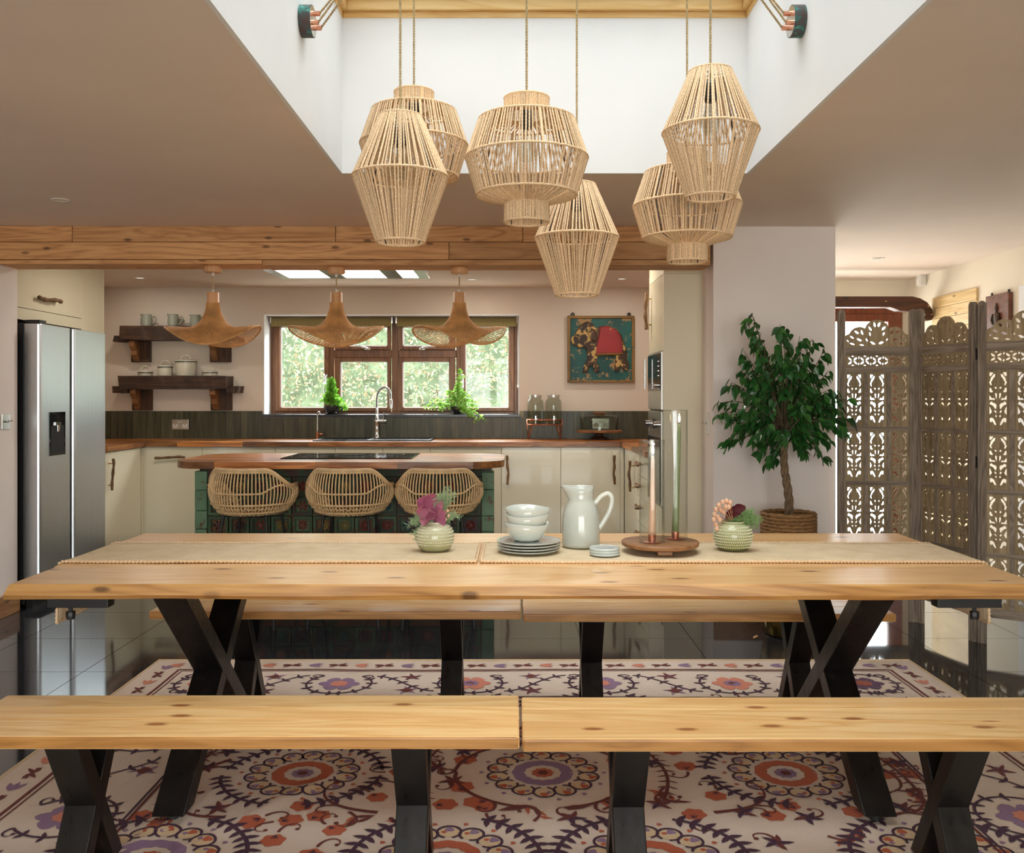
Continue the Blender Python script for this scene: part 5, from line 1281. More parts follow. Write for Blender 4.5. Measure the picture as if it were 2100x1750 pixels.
# ------------------------------------------------------------------ table runners
def runner(lab, x0, x1, drop, seed):
    "jute cloth; end 'drop' (-1 left, 1 right) folds over the table end"
    yN, yF = 2.985, 3.375; t = T('table_runner', lab, 'table runner', ((x0 + x1) / 2, 3.18, TZ), group='woven jute runners laid end to end')
    H = .205
    L = (x1 - x0); n = 120; path = []
    tot = L + H
    for i in range(n + 1):
        s = tot * i / n
        if drop < 0: s2 = H - s
        else: s2 = s - L
        if s2 > 0:   # hanging part
            a_ = min(s2, .02) / .02 * PI / 2; xo = .012 * math.sin(a_) + max(0, s2 - .02) * .03; zo = -.012 * (1 - math.cos(a_)) - max(0, s2 - .02)
            path.append(((TX0 - xo) if drop < 0 else (TX1 + xo), zo, 1))
        else: path.append((x0 + (s - H) if drop < 0 else x0 + s, 0, 0))
    if drop < 0: path = [p for p in path]
    rows = 10; mb = MB()
    P = lambda i, j: None
    def pt(i, j):
        x, z, hang = path[i]; v = j / rows; y = lerp(yN, yF, v) + .006 * noise.noise(Vector((x * 3, v * .5, seed))) * (1 if j in (0, rows) else .5)
        w = (.5 + .5 * noise.noise(Vector((x * 2.3, v * 1.4, seed + 5.)))); bumpz = .0045 * w * w * (1.6 if j <= 1 else 1) if not hang else 0
        return (x + (.004 * w if hang else 0) * drop, y, TZ + .0035 + z + bumpz)
    for i in range(n + 1):
        for j in range(rows + 1): mb.v.append(pt(i, j))
    W_ = rows + 1
    for i in range(n):
        for j in range(rows): mb.f.append((i * W_ + j, i * W_ + W_ + j, i * W_ + W_ + j + 1, i * W_ + j + 1))
    o = O('cloth', mb, 'runner_weave', t, smooth=True, loc=(0, 0, 0)); md = o.modifiers.new('thick', 'SOLIDIFY'); md.thickness = .003; md.offset = 0
    edge = MB()
    for line in ([pt(i, 0) for i in range(n + 1)], [pt(i, rows) for i in range(n + 1)], [pt(0 if drop < 0 else n, j) for j in range(rows + 1)], [pt(n if drop < 0 else 0, j) for j in range(rows + 1)]):
        acc = 0; line = [Vector(p) for p in line]; fine = []
        for i in range(len(line) - 1):
            m_ = max(1, int((line[i + 1] - line[i]).length / .0035))
            fine += [line[i].lerp(line[i + 1], k / m_) for k in range(m_)]
        fine.append(line[-1]); edge.tube(fine, lambda i: (.0064, .0050, .0028)[i % 3], 6)
    O('braided_edge', edge, 'rope', t, smooth=True, kind='stuff')
runner('jute table runner draped over the table end by the fridge', TX0, -.122, -1, 2.0)
runner('jute table runner draped over the table end by the screen', -.106, TX1, 1, 7.0)

# ------------------------------------------------------------------ things on the table
RZ = TZ + .0105      # top of the runner
def vase(x, yb_, w, lab, mat, hfac, rows, neck):
    Y = .54 * F / (yb_ - CY) + .03; c = Vector((pX(x, Y), Y, RZ)); r = w * Y / F / 2; h = hfac
    t = T('vase', lab, 'vase', c)
    prof = [(0, 0), (r * .72, 0), (r * .86, h * .1), (r * .98, h * .34), (r, h * .52), (r * .93, h * .72), (r * .74, h * .86), (r * .5, h * .93), (r * neck, h * .97), (r * neck, h), (r * (neck - .06), h), (r * (neck - .06), h * .9), (0, h * .8)]
    O('body', MB().lathe(prof, 40, c), mat, t, smooth=True)
    dots = MB()
    def rad(z):
        for i in range(1, 8):
            if prof[i][1] <= z <= prof[i + 1][1]: u = (z - prof[i][1]) / max(1e-6, prof[i + 1][1] - prof[i][1]); return lerp(prof[i][0], prof[i + 1][0], u)
        return r
    for z in rows:
        rr_ = rad(h * z); n_ = max(20, int(rr_ * 2 * PI / .0076))
        for k in range(n_): a = 2 * PI * k / n_ + z * 9; dots.ball((c.x + math.cos(a) * rr_, c.y + math.sin(a) * rr_, c.z + h * z), .0029, 6, 4)
    O('hobnail_dots', dots, 'vase_dots', t, smooth=True, kind='stuff')
    return t, c, r, h
def fern(mb, p0, p1, n, sp_, ln=.03):
    pts = bez([p0, Vector(p0).lerp(Vector(p1), .5) + Vector((0, 0, .02)), p1], n)
    mb.tube(pts, .0007, 4)
    for p in pts[n // 4:]:
        for _ in range(5):
            d = Vector((R.gauss(0, 1), R.gauss(0, .8), R.gauss(.25, .8))).normalized() * R.uniform(.4, 1) * ln; mid = p + d * .6
            mb.tube([p, mid, p + d], .0006, 3, caps=False)
            for _ in range(4): e_ = Vector((R.gauss(0, 1), R.gauss(0, 1), R.gauss(.2, 1))).normalized() * ln * .32; mb.tube([mid, mid + e_], .0005, 3, caps=False)
t, c, r, h = vase(892, 1137, 78, 'round sage hobnail vase beside the stacked bowls', 'vase_sage', .098, (.24, .34, .44, .55, .66, .76, .85), .42)
st_ = T('flower_stem', 'plum eucalyptus spray with feathery green in the sage vase', 'flowers', (c.x, c.y, c.z + h))
V0 = Vector((c.x, c.y, c.z + h * .85))
def petal(mb, p, d, u, L, w, cup):
    d, u = Vector(d).normalized(), Vector(u).normalized(); n = d.cross(u).normalized(); p = Vector(p); g = 6; base = len(mb.v)
    for i in range(g + 1):
        s = i / g; ww = w * math.sin(PI * (.08 + .86 * s)) ** .7
        for k in (-1, -.5, 0, .5, 1): mb.v.append(tuple(p + d * (L * s) + u * (ww * k) + n * (cup * (k * k * ww * .8 + .25 * L * s * s) + .08 * w * math.sin(5 * s + 3 * k))))
    for i in range(g):
        for k in range(4): a = base + i * 5 + k; mb.f.append((a, a + 5, a + 6, a + 1))
Y_ = c.y - .02
spray = MB().tube(bez([V0, V0 + Vector((-.005, -.01, .06)), px(884, 1012, Y_)], 8), .0018, 5)
O('stem', spray, 'stem_tan', st_, smooth=True)
for (x, y, dx, dy, dz, L, w, cup) in ((884, 1030, -.6, -.3, .8, .05, .03, .5), (872, 1030, -1, -.3, .3, .05, .028, .5), (893, 1038, .7, -.5, .2, .05, .03, -.4), (868, 1046, -1, -.4, -.1, .045, .026, .6), (888, 1052, .3, -.8, -.5, .06, .03, .4), (880, 1062, -.4, -.6, -.9, .06, .028, .5), (896, 1066, .7, -.5, -.6, .055, .026, -.5), (882, 1044, -.2, -1, .3, .05, .03, .3), (900, 1052, .9, -.3, .1, .045, .026, .4)):
    mb = MB(); d = Vector((dx, dy, dz)); u = Matrix.Rotation(R.uniform(-.7, .7), 3, d.normalized()) @ d.cross(Vector((0.15, 1, .1))); petal(mb, px(x, y, Y_) - d.normalized() * L * .4, d, u, L, w, cup)
    O('petal', mb, 'plum_petal', st_, smooth=True)
mb = MB()
for (x, y) in ((920, 1002), (910, 1010), (930, 1012), (916, 1020), (842, 1070), (850, 1062), (838, 1078), (940, 1060), (930, 1056), (925, 1066), (848, 1098), (852, 1108), (900, 1015), (925, 1028)):
    fern(mb, V0, px(x, y, c.y - .01 + R.uniform(-.02, .03)), 10, .01, .026)
O('feathery_sprigs', mb, 'sage_green', st_, kind='stuff')
mb = MB()
for (x, y) in ((905, 1045), (912, 1052), (918, 1048), (910, 1060), (920, 1058), (902, 1036), (914, 1066)): mb.ball(px(x, y, c.y - .015), .0055, 8, 6); mb.tube([V0, px(x, y, c.y - .012)], .0008, 4)
O('cream_buds', mb, 'berry_pink', st_, smooth=True, kind='stuff')
t, c, r, h = vase(1503, 1135, 79, 'olive glass hobnail vase beside the candle board', 'vase_olive', .098, (.12, .22, .32, .42, .52, .62, .72, .82), .62)
st_ = T('flower_stem', 'pink berries and burgundy leaves in the olive vase', 'flowers', (c.x, c.y, c.z + h)); V0 = Vector((c.x, c.y, c.z + h * .8))
tw, br = MB(), MB()
for (x, y) in ((1468, 1045), (1474, 1036), (1482, 1030), (1490, 1028), (1498, 1031), (1478, 1045), (1488, 1040), (1466, 1056), (1472, 1060), (1464, 1066), (1468, 1076), (1495, 1040), (1484, 1050), (1476, 1066), (1470, 1084)):
    p = px(x, y, c.y - .02 + R.uniform(-.015, .015)); tw.tube(bez([V0, (V0 + p) / 2 + Vector((.004, 0, .012)), p], 6), .0011, 4); d = (p - V0).normalized()
    br.ball(p, .0082, 10, 7, (1, 1, 1.12)); br.tube([p + d * .006, p + d * .012], lambda i: (.003, .0008)[i], 5)
O('stem', tw, 'stem_tan', st_, smooth=True); O('berries', br, 'berry_pink', st_, smooth=True, kind='stuff')
for (x, y, dx, dz) in ((1500, 1052, .4, .7), (1508, 1046, .9, .5), (1516, 1042, 1, .3), (1496, 1060, -.6, .5), (1512, 1060, .8, -.2)):
    mb = MB(); d = Vector((dx, -.4, dz)); petal(mb, px(x, y, c.y) - d.normalized() * .02, d, d.cross(Vector((.1, 1, .2))), .042, .018, .4); O('leaf', mb, 'burgundy', st_, smooth=True)
mb = MB()
for (x, y) in ((1545, 1048), (1552, 1056), (1560, 1066), (1540, 1062), (1535, 1050), (1528, 1060), (1550, 1072), (1556, 1080), (1520, 1066), (1475, 1086), (1482, 1080), (1538, 1075), (1490, 1075), (1510, 1075)):
    fern(mb, V0, px(x, y, c.y + R.uniform(-.03, .03)), 10, .01, .026)
O('feathery_sprigs', mb, 'sprig_green', st_, kind='stuff')

# plates and bowls
Yp = 3.17; cpx = pX(1084, Yp)
for k in range(4):
    z = RZ + k * .0098; c = Vector((cpx + R.uniform(-.002, .002), Yp + R.uniform(-.002, .002), z))
    r = .111 if k == 3 else .108 + .001 * k
    o = O('plate', MB().lathe([(0, 0), (r * .72, 0), (r * .92, .0035), (r, .008), (r * .995, .0095), (r * .93, .0075), (r * .7, .006), (0, .0055)], 48, c), 'stoneware', smooth=True, loc=c)
    tag(o, ('lowest', 'second lowest', 'second highest', 'topmost')[k] + ' grey stoneware plate of the stack under the bowls', 'plate', 'stacked stoneware plates')
zb0 = RZ + 3 * .0098 + .0064
for k, (dz, sc_) in enumerate(((0, 1.0), (.030, .98), (.052, .98))):
    c = Vector((cpx - .007 + .002 * k, Yp, zb0 + dz)); r = .079 * sc_; h = .062
    def rim(rr_, z, a, k=k): return (rr_ * (1 + .012 * math.sin(3 * a + k)), z + (.003 * math.sin(2 * a + k * 2) * (z / .06) if z > .03 else 0))
    o = O('bowl', MB().lathe([(0, 0), (r * .5, 0), (r * .66, .008), (r * .86, h * .55), (r, h), (r * .96, h), (r * .82, h * .55), (r * .6, .012), (0, .007)], 48, c, rim), 'stoneware_pale', smooth=True, loc=c)
    tag(o, ('bottom', 'middle', 'top')[k] + ' pale glazed bowl of the stack on the plates', 'bowl', 'stacked pale bowls')
# pitcher
Yq = 3.28; c = Vector((pX(1191, Yq), Yq, TZ + .0105)); h = .213; r = .068
t = T('pitcher', 'tall speckled grey glazed pitcher with a loop handle', 'pitcher', c)
def lip(rr_, z, a):
    if z > h * .78: f = (z - h * .78) / (h * .22); q_ = max(0, math.cos(a - PI)) ** 5; return (rr_ * (1 + .55 * f * q_), z + .004 * f * q_)
    return (rr_, z)
pf = [(0, 0), (r * .95, 0), (r, .01), (r * .99, h * .3), (r * .95, h * .5), (r * .86, h * .64), (r * .70, h * .745), (r * .645, h * .78), (r * .66, h * .9), (r * .70, h), (r * .65, h), (r * .60, h * .85), (r * .62, h * .74), (r * .9, h * .5), (r * .92, .02), (0, .015)]
O('body', MB().lathe(pf, 56, c, lip), 'stoneware', t, smooth=True)
O('handle', MB().tube(spline([(c.x + .05, Yq, c.z + h * .70), (c.x + .075, Yq, c.z + h * .83), (c.x + .1, Yq, c.z + h * .87), (c.x + .112, Yq, c.z + h * .78), (c.x + .105, Yq, c.z + h * .6), (c.x + .085, Yq, c.z + h * .42), (c.x + .064, Yq, c.z + h * .28)], 6), .0068, 10, flat=1.3), 'stoneware_pale', t, smooth=True)
# coasters
Yk = 3.10
for k in range(3):
    z = RZ + k * .0085; c = Vector((pX(1240, Yk) + R.uniform(-.001, .001), Yk, z)); r = .051
    o = O('coaster', MB().lathe([(0, 0), (r * .97, 0), (r, .002), (r, .0055), (r * .96, .0078), (r * .85, .007), (0, .007)], 36, c), 'glaze_blue', smooth=True, loc=c, angle=50)
    tag(o, ('bottom', 'middle', 'top')[k] + ' small round pale blue coaster of the stack by the pitcher', 'coaster', 'stacked round coasters')
# round board on feet, hurricanes and candles
Yb = 3.17; c = Vector((pX(1354, Yb), Yb, RZ)); zt_b = .034
t = T('serving_board', 'round dark wooden board on block feet under the candles', 'serving board', c)
def irr(rr_, z, a): return (rr_ * (1 + .012 * math.sin(3 * a) + .008 * math.sin(5 * a + 1)), z)
O('top', MB().lathe([(0, .016), (.125, .016), (.132, .02), (.134, .03), (.13, zt_b), (0, zt_b)], 48, c, irr), 'board_wood', t, smooth=True, angle=45)
for a in (-90, 30, 150):
    a = math.radians(a); p = Vector((c.x + .085 * math.cos(a), c.y + .085 * math.sin(a), RZ)); O('foot', cbox(p.x - .025, p.x + .025, p.y - .02, p.y + .02, RZ, RZ + .0158), 'board_wood', t, bevel=.003)
def hurricane(x0, x1, yt, Y, lab, lab2, cmat, cyt, xc_top, x_base):
    z0 = RZ + zt_b + .0005; xc = pX((x0 + x1) / 2, Y); r = (x1 - x0) * Y / F / 2; h = pZ(yt, Y) - z0
    t = T('hurricane_glass', lab, 'glass cylinder', (xc, Y, z0))
    O('glass', MB().lathe([(r, 0), (r, h), (r - .0028, h), (r - .0028, .0), (r, 0)], 56, (xc, Y, z0)), 'clear_glass', t, smooth=True, angle=50)
    O('rim', MB().tube([(xc + (r - .0014) * math.cos(a), Y + (r - .0014) * math.sin(a), z0 + h) for a in [2 * PI * i / 48 for i in range(48)]], .0018, 6, closed=True), 'clear_glass', t, smooth=True)
    bx_, hx_ = pX(x_base, Y), pX(xc_top, Y)
    t = T('taper_candle', lab2, 'candle', (bx_, Y, z0))
    O('holder', MB().lathe([(0, 0), (.030, 0), (.031, .002), (.012, .004), (.0135, .02), (.0135, .026), (0, .026)], 28, (bx_, Y, z0)), 'copper', t, smooth=True, angle=45)
    zt = pZ(cyt, Y); n = 12
    pts = [(lerp(bx_, hx_, i / n), Y, lerp(z0 + .02, zt, i / n)) for i in range(n + 1)]
    O('wax', MB().tube(pts, lambda i: lerp(.0125, .0065, i / n) if i < n else .003, 20), cmat, t, smooth=True)
    O('wick', MB().cyl((hx_, Y, zt), (hx_, Y, zt + .006), .0012, n=6), 'black_matt', t)
    O('flame', MB().lathe([(0, 0), (.0028, .004), (.0044, .011), (.0036, .02), (.0014, .03), (0, .034)], 12, (hx_, Y, zt + .005)), 'flame', t, smooth=True)
hurricane(1311, 1363, 903, 3.135, 'shorter clear glass cylinder around the pink candle', 'pink taper candle in a copper holder, burning', 'candle_pink', 935, 1339, 1337)
hurricane(1357, 1410, 842, 3.215, 'taller clear glass cylinder around the green candle', 'green taper candle in a copper holder, burning', 'candle_green', 870, 1393, 1385)
# ------------------------------------------------------------------ jute pendants under the rooflight
def twist(mb, pts, r, pitch, strands=2, n=5, step=.005):
    "twisted cord along a polyline"
    pts = [Vector(p) for p in pts]; fine = []
    for i in range(len(pts) - 1):
        m = max(1, int((pts[i + 1] - pts[i]).length / step)); fine += [pts[i].lerp(pts[i + 1], k / m) for k in range(m)]
    fine.append(pts[-1]); s = 0; out = [[] for _ in range(strands)]
    for i, p in enumerate(fine):
        d = (fine[min(i + 1, len(fine) - 1)] - fine[max(0, i - 1)]).normalized()
        u = d.cross(Vector((0, 1, 0.01))).normalized(); v = d.cross(u)
        if i: s += (p - fine[i - 1]).length
        for k in range(strands): a = 2 * PI * (s / pitch + k / strands); out[k].append(p + (u * math.cos(a) + v * math.sin(a)) * r * .55)
    for o in out: mb.tube(o, r * .62, n)
    return mb
def cords(levels, ncord, seed, rad=.0029):
    "wound cords run straight from ring to ring; levels (r,z)"
    rr_ = random.Random(seed); mb = MB()
    for k in range(ncord):
        a0 = 2 * PI * k / ncord + rr_.uniform(-.3, .3) * 2 * PI / ncord
        for i in range(len(levels) - 1):
            (r0, z0), (r1, z1) = levels[i], levels[i + 1]; L = math.hypot(r1 - r0, z1 - z0); n = max(4, int(L / .0065)); da = rr_.uniform(-.35, .35) * 2 * PI / ncord
            pts = []
            for j in range(n + 1):
                t = j / n; r = lerp(r0, r1, t); a = a0 + da * t; pts.append((r * math.cos(a), r * math.sin(a), lerp(z0, z1, t)))
            ph = rr_.randrange(2); mb.tube(pts, lambda j: rad * (1.16 if (j + ph) % 2 else .84), 5, caps=False)
    return mb
def ringrope(mb, r, z, rad=.004, n=72):
    mb.tube([(r * math.cos(2 * PI * i / n), r * math.sin(2 * PI * i / n), z) for i in range(n)], lambda i: rad * (1.15 if i % 2 else .85), 6, closed=True)
LA = [(.0685, .20), (.157, 0), (.080, -.215)]
LB = [(.073, .198), (.073, .143), (.158, .125), (.202, 0), (.165, -.121), (.0735, -.150), (.0735, -.210)]
def shade_mesh(lv, nc, seed):
    w = cords(lv, nc, seed); r = []
    for (a, z) in lv: q_ = MB(); ringrope(q_, a, z); r.append(q_.mesh('rim_rope', smooth=True))
    f = MB()
    for k in range(4):
        a = PI / 4 + PI / 2 * k; f.tube([((q_[0] - .003) * math.cos(a), (q_[0] - .003) * math.sin(a), q_[1]) for q_ in lv], .002, 5)
    for k in range(3): a = 2 * PI * k / 3; f.tube([(0, 0, lv[0][1] - .012), ((lv[0][0] - .002) * math.cos(a), (lv[0][0] - .002) * math.sin(a), lv[0][1] - .004)], .002, 5)
    bq = MB(); z = lv[0][1]
    bq.lathe([(0, -.03), (.018, -.03), (.019, -.05), (.021, -.09), (.018, -.10), (0, -.10)], 16, (0, 0, z))
    gl = MB(); gl.lathe([(.012, -.10), (.014, -.115), (.026, -.15), (.030, -.18), (.022, -.205), (0, -.212)], 16, (0, 0, z))
    return w.mesh('rope_winding', smooth=True), r, f.mesh('wire_frame', smooth=True), bq.mesh('lamp_holder', smooth=True), gl.mesh('bulb', smooth=True)
SA, SB = shade_mesh(LA, 82, 1), shade_mesh(LB, 104, 2)
def jute(kind, x, y, Y, lab, bar, rose):
    lv, ms = (LA, SA) if kind == 'A' else (LB, SB); c = px(x, y, Y)
    t = T('pendant_lamp', lab, 'pendant lamp', c, group='jute rope pendants hanging in the rooflight shaft')
    sh = S('rope_winding', ms[0], 'rope', t, (0, 0, 0), (0, 0, R.uniform(0, 6))); sh['kind'] = 'stuff'
    [S('rim_rope', q_, 'rope', t, (0, 0, 0)) for q_ in ms[1]]; S('wire_frame', ms[2], 'black_matt', t, (0, 0, 0)); S('lamp_holder', ms[3], 'black_matt', t, (0, 0, 0)); S('bulb', ms[4], 'jar_glass', t, (0, 0, 0))
    zh = SZ + .02; top = Vector((c.x, bar if abs(bar - Y) < .001 else Y, zh))
    mb = MB(); twist(mb, [(c.x, c.y, c.z + lv[0][1] - .03), (c.x, c.y, zh)], .0042, .02)
    eye = Vector((rose.x + (.27 if rose.x < 0 else -.27), rose.y, zh)); twist(mb, [top, eye, rose], .0042, .02)
    O('cord', mb, 'cord_jute', t, smooth=True)
    O('hook', MB().tube([(c.x, Y, zh + .012), (c.x + .012, Y, zh), (c.x, Y, zh - .012), (c.x - .012, Y, zh - .004)] , .003, 6).tube([(c.x, Y, zh + .012), (c.x, Y, SZ + .03)], .003, 6), 'chrome', t, smooth=True)
def rose(side, x, lab):
    X = SX0 + .0045 if side < 0 else SX1 - .0045; s = 1 if side < 0 else -1; Y = 3.29; c = Vector((X, Y, pZ(44, Y)))
    t = T('lamp_rose', lab, 'lamp rose', c); r = .056; d = .042
    mb = MB().tube([(X, Y, c.z), (X + s * d, Y, c.z)], r, 40); O('body', mb, 'verdigris', t, smooth=True, angle=40)
    O('face', MB().tube([(X + s * d, Y, c.z), (X + s * (d + .001), Y, c.z)], r * .95, 40), 'brushed_nickel', t, smooth=True, angle=40)
    out = []
    for a in (90, 210, 330):
        a = math.radians(a); p = Vector((X + s * (d + .001), Y + math.cos(a) * .028, c.z + math.sin(a) * .028)); O('cord_grip', MB().tube([p, p + Vector((s * .024, 0, 0))], .009, 14), 'rose_copper', t, smooth=True, angle=40); out.append(p + Vector((s * .022, 0, 0)))
    return out
rl = rose(-1, 615, 'verdigris copper lamp rose on the shaft wall nearer the fridge'); rr3 = rose(1, 1662, 'verdigris copper lamp rose on the shaft wall nearer the screen')
jute('A', 821, 363, 3.03, 'diamond shaped jute pendant above the sage vase', 3.03, rl[0])
jute('B', 849, 297, 3.46, 'collared jute lantern half behind a diamond shaped pendant above the sage vase', 3.46, rl[1])
jute('B', 1080, 325, 3.03, 'widest collared jute lantern in the middle of the group', 3.03, rl[2])
jute('A', 1183, 488, 3.46, 'lowest diamond shaped jute pendant above the pitcher', 3.46, rr3[0])
jute('B', 1409, 422, 3.46, 'collared jute lantern low beneath the highest pendant', 3.46, rr3[1])
jute('A', 1457, 271, 3.03, 'highest diamond shaped jute pendant above the candles', 3.03, rr3[2])

# ------------------------------------------------------------------ wicker hat pendants under the beam
def hat_mesh():
    prof = [(.036, 0), (.037, -.02), (.043, -.05), (.056, -.085), (.078, -.12), (.11, -.148), (.15, -.168), (.19, -.182), (.23, -.192), (.268, -.200)]
    P = spline([(r, 0, z) for r, z in prof], 5)
    def pos(s, a, off=0):
        i = min(int(s * (len(P) - 1)), len(P) - 2); f = s * (len(P) - 1) - i; q_ = P[i].lerp(P[i + 1], f); r, z = q_.x, q_.z
        w = sm(r, .07, .268); z2 = z + w * (.055 * math.cos(2 * a - .55) + .008 * math.cos(3 * a)); r2 = r * (1 + .03 * w * math.cos(2 * a)) + off
        return (r2 * math.cos(a), r2 * math.sin(a), z2 + off * .6)
    mb = MB(); nr = 72
    for k in range(nr):
        a = 2 * PI * k / nr; s0 = 0 if k % 2 == 0 else .3
        mb.tube([pos(lerp(s0, 1, i / 18), a) for i in range(19)], .0021, 4, caps=False)
    s = .01; j = 0
    while s < 1:
        n = 72; mb.tube([pos(s, 2 * PI * i / n, .0016 if (i + j) % 2 else -.0016) for i in range(n)], .0019, 4, closed=True); j += 1
        s += .0125 if s < .6 else .021
    rim = MB().tube([pos(1, 2 * PI * i / 96) for i in range(96)], .005, 8, closed=True)
    return mb.mesh('wicker_shade', smooth=True), rim.mesh('rim', smooth=True)
HM = hat_mesh()
for k, (x, rz, lab) in enumerate(((437, -.2, 'wavy wicker hat pendant in front of the wall shelves'), (690, .05, 'wavy wicker hat pendant above the hob'), (942, .2, 'wavy wicker hat pendant above the mint pot'))):
    Y = 5.44; X = pX(x, Y); zr = BZ0 - (.006 if k else 0)
    t = T('wicker_pendant', lab, 'pendant lamp', (X, Y, 1.70), group='wicker hat pendants under the beam')
    c = (X, Y, zr); O('ceiling_cup', MB().lathe([(0, 0), (.05, 0), (.052, -.006), (.052, -.03), (.046, -.036), (0, -.036)], 28, c), 'light_turned', t, smooth=True, angle=45)
    zc = pZ(600, Y)
    O('cord_grip', MB().cyl((X, Y, zr - .036), (X, Y, zr - .055), .007, n=10).cyl((X, Y, zc), (X, Y, zc + .018), .007, n=10), 'white_plastic', t, smooth=True, angle=40)
    mb = MB(); twist(mb, [(X, Y, zr - .05), (X, Y, zc + .01)], .0045, .016); O('cord', mb, 'cord_jute', t, smooth=True)
    O('turned_cap', MB().lathe([(0, 0), (.033, 0), (.035, -.004), (.035, -.055), (.038, -.058), (.038, -.066), (0, -.066)], 28, (X, Y, zc)), 'light_turned', t, smooth=True, angle=45)
    sh = S('wicker_shade', HM[0], 'wicker', t, (0, 0, zc - .06 - 1.70), (0, 0, rz)); sh['kind'] = 'stuff'; S('rim', HM[1], 'wicker', t, (0, 0, zc - .06 - 1.70), (0, 0, rz))
    O('bulb', MB().lathe([(0, -.07), (.014, -.07), (.016, -.09), (.03, -.125), (.03, -.15), (0, -.175)], 16, (X, Y, zc)), 'jar_glass', t, smooth=True)

# ------------------------------------------------------------------ rattan counter stools
def stool(lab):
    t = T('counter_stool', lab, 'stool', (0, 0, 0), group='rattan stools at the island')
    def top(ph):
        a = abs(ph); z = .79 + .096 * (1 - sm(a, 42, 86)) - .115 * sm(a, 108, 135); r = .215 + .042 * sm(a, 30, 95) - .03 * sm(a, 112, 135); return r, z
    def P(ph, s):
        "s 0 at the top rim .. 1 under the seat"
        r0, z0 = top(ph); rm, zm_ = .232 + .012 * sm(abs(ph), 60, 120) - .02 * sm(abs(ph), 100, 135), .685; r1, z1 = .15, .625
        if s < .68: q_ = s / .68; r = lerp(r0, rm, q_) + .018 * math.sin(PI * q_); z = lerp(z0, max(zm_ if abs(ph) < 100 else min(zm_, z0 - .02), .66), q_)
        else: q_ = (s - .68) / .32; zz_ = max(zm_ if abs(ph) < 100 else min(zm_, z0 - .02), .66); r = lerp(rm, r1, q_ ** 1.3); z = lerp(zz_, z1, 1 - (1 - q_) ** 1.6)
        a = math.radians(ph); return Vector((math.sin(a) * r * .95, -math.cos(a) * r, z))
    rim = MB().tube([P(p, 0) for p in range(-135, 136, 5)], .0115, 10); rim.tube([P(p, .045) for p in range(-70, 71, 5)], .006, 6)
    O('top_rail', rim, 'rattan', t, smooth=True)
    sp_ = MB(); n = 54
    for k in range(n): ph = -134 + 268 * k / (n - 1); sp_.tube([P(ph, .01 + .97 * i / 14) for i in range(15)], .0042, 6, caps=False)
    O('spindles', sp_, 'rattan', t, smooth=True, kind='stuff')
    for nm, (a, b), f, r in (('back_band', (-80, 80), lambda p: .44 - .34 * sm(abs(p), 30, 80), .0062), ('lower_band', (-134, 134), lambda p: .66, .0068), ('seat_edge', (-134, 134), lambda p: .84, .0066)):
        line = [P(p, f(p)) * 1.0 for p in range(a, b + 1, 2)]; bd = MB(); twist(bd, [q_ + Vector((q_.x, q_.y, 0)).normalized() * .004 for q_ in line], r, .022, 2, 6, .006); O(nm, bd, 'rattan', t, smooth=True)
    lace = MB()
    for sg in (-1, 1):
        for j in range(5):
            s = .12 + .13 * j; lace.tube([P(sg * p, s) + Vector((0, 0, .004 if i % 2 else -.004)) for i, p in enumerate(range(84, 134, 4))], .0038, 5)
    for s in (.74, .9): lace.tube([P(p, s) + Vector((0, 0, .005 if (p // 4) % 2 else -.005)) for p in range(-134, 135, 4)], .004, 5)
    O('lacing', lace, 'rattan', t, smooth=True, kind='stuff')
    seat = MB()
    for k in range(14): r = .016 + k * .0125; seat.tube([(math.cos(2 * PI * i / 40) * r * 1.05, math.sin(2 * PI * i / 40) * r, .632 + .01 * (r / .18) ** 2) for i in range(40)], .0062, 6, closed=True)
    O('seat', seat, 'rattan_dark', t, smooth=True)
    lt = [(sx * .125, sy * .115, .622) for sx in (-1, 1) for sy in (-1, 1)]
    O('seat_frame', MB().tube([lt[0], lt[2], lt[3], lt[1]], .008, 8, closed=True).tube([lt[0], lt[3]], .006, 6).tube([lt[1], lt[2]], .006, 6), 'black_matt', t, smooth=True)
    for sx in (-1, 1):
        for sy in (-1, 1): 
            l = O('leg', MB().tube([(sx * .125, sy * .115, .622), (sx * .20, sy * .185, .012)], .0085, 10), 'black_matt', t, smooth=True, angle=50); O('foot_cap', MB().cyl((sx * .2, sy * .185, 0), (sx * .2, sy * .185, .02), .015, .011, 12), 'rubber', l, smooth=True, angle=50)
    f_ = [(sx * .170, sy * .157, .26) for sx, sy in ((-1, -1), (1, -1), (1, 1), (-1, 1))]; O('footrest', MB().tube(f_, .006, 8, closed=True), 'black_matt', t, smooth=True)
    return t
stl = stool('rattan counter stool at the fridge end of the island'); stl.location = (pX(505, 5.16), 5.29, 0); stl.rotation_euler = (0, 0, -.12)
dup(stl, None, (pX(709, 5.16), 5.29, 0), -.03, 'rattan counter stool in the middle of the island row')
dup(stl, None, (pX(897, 5.16), 5.29, 0), .06, 'rattan counter stool behind the sage vase flowers')

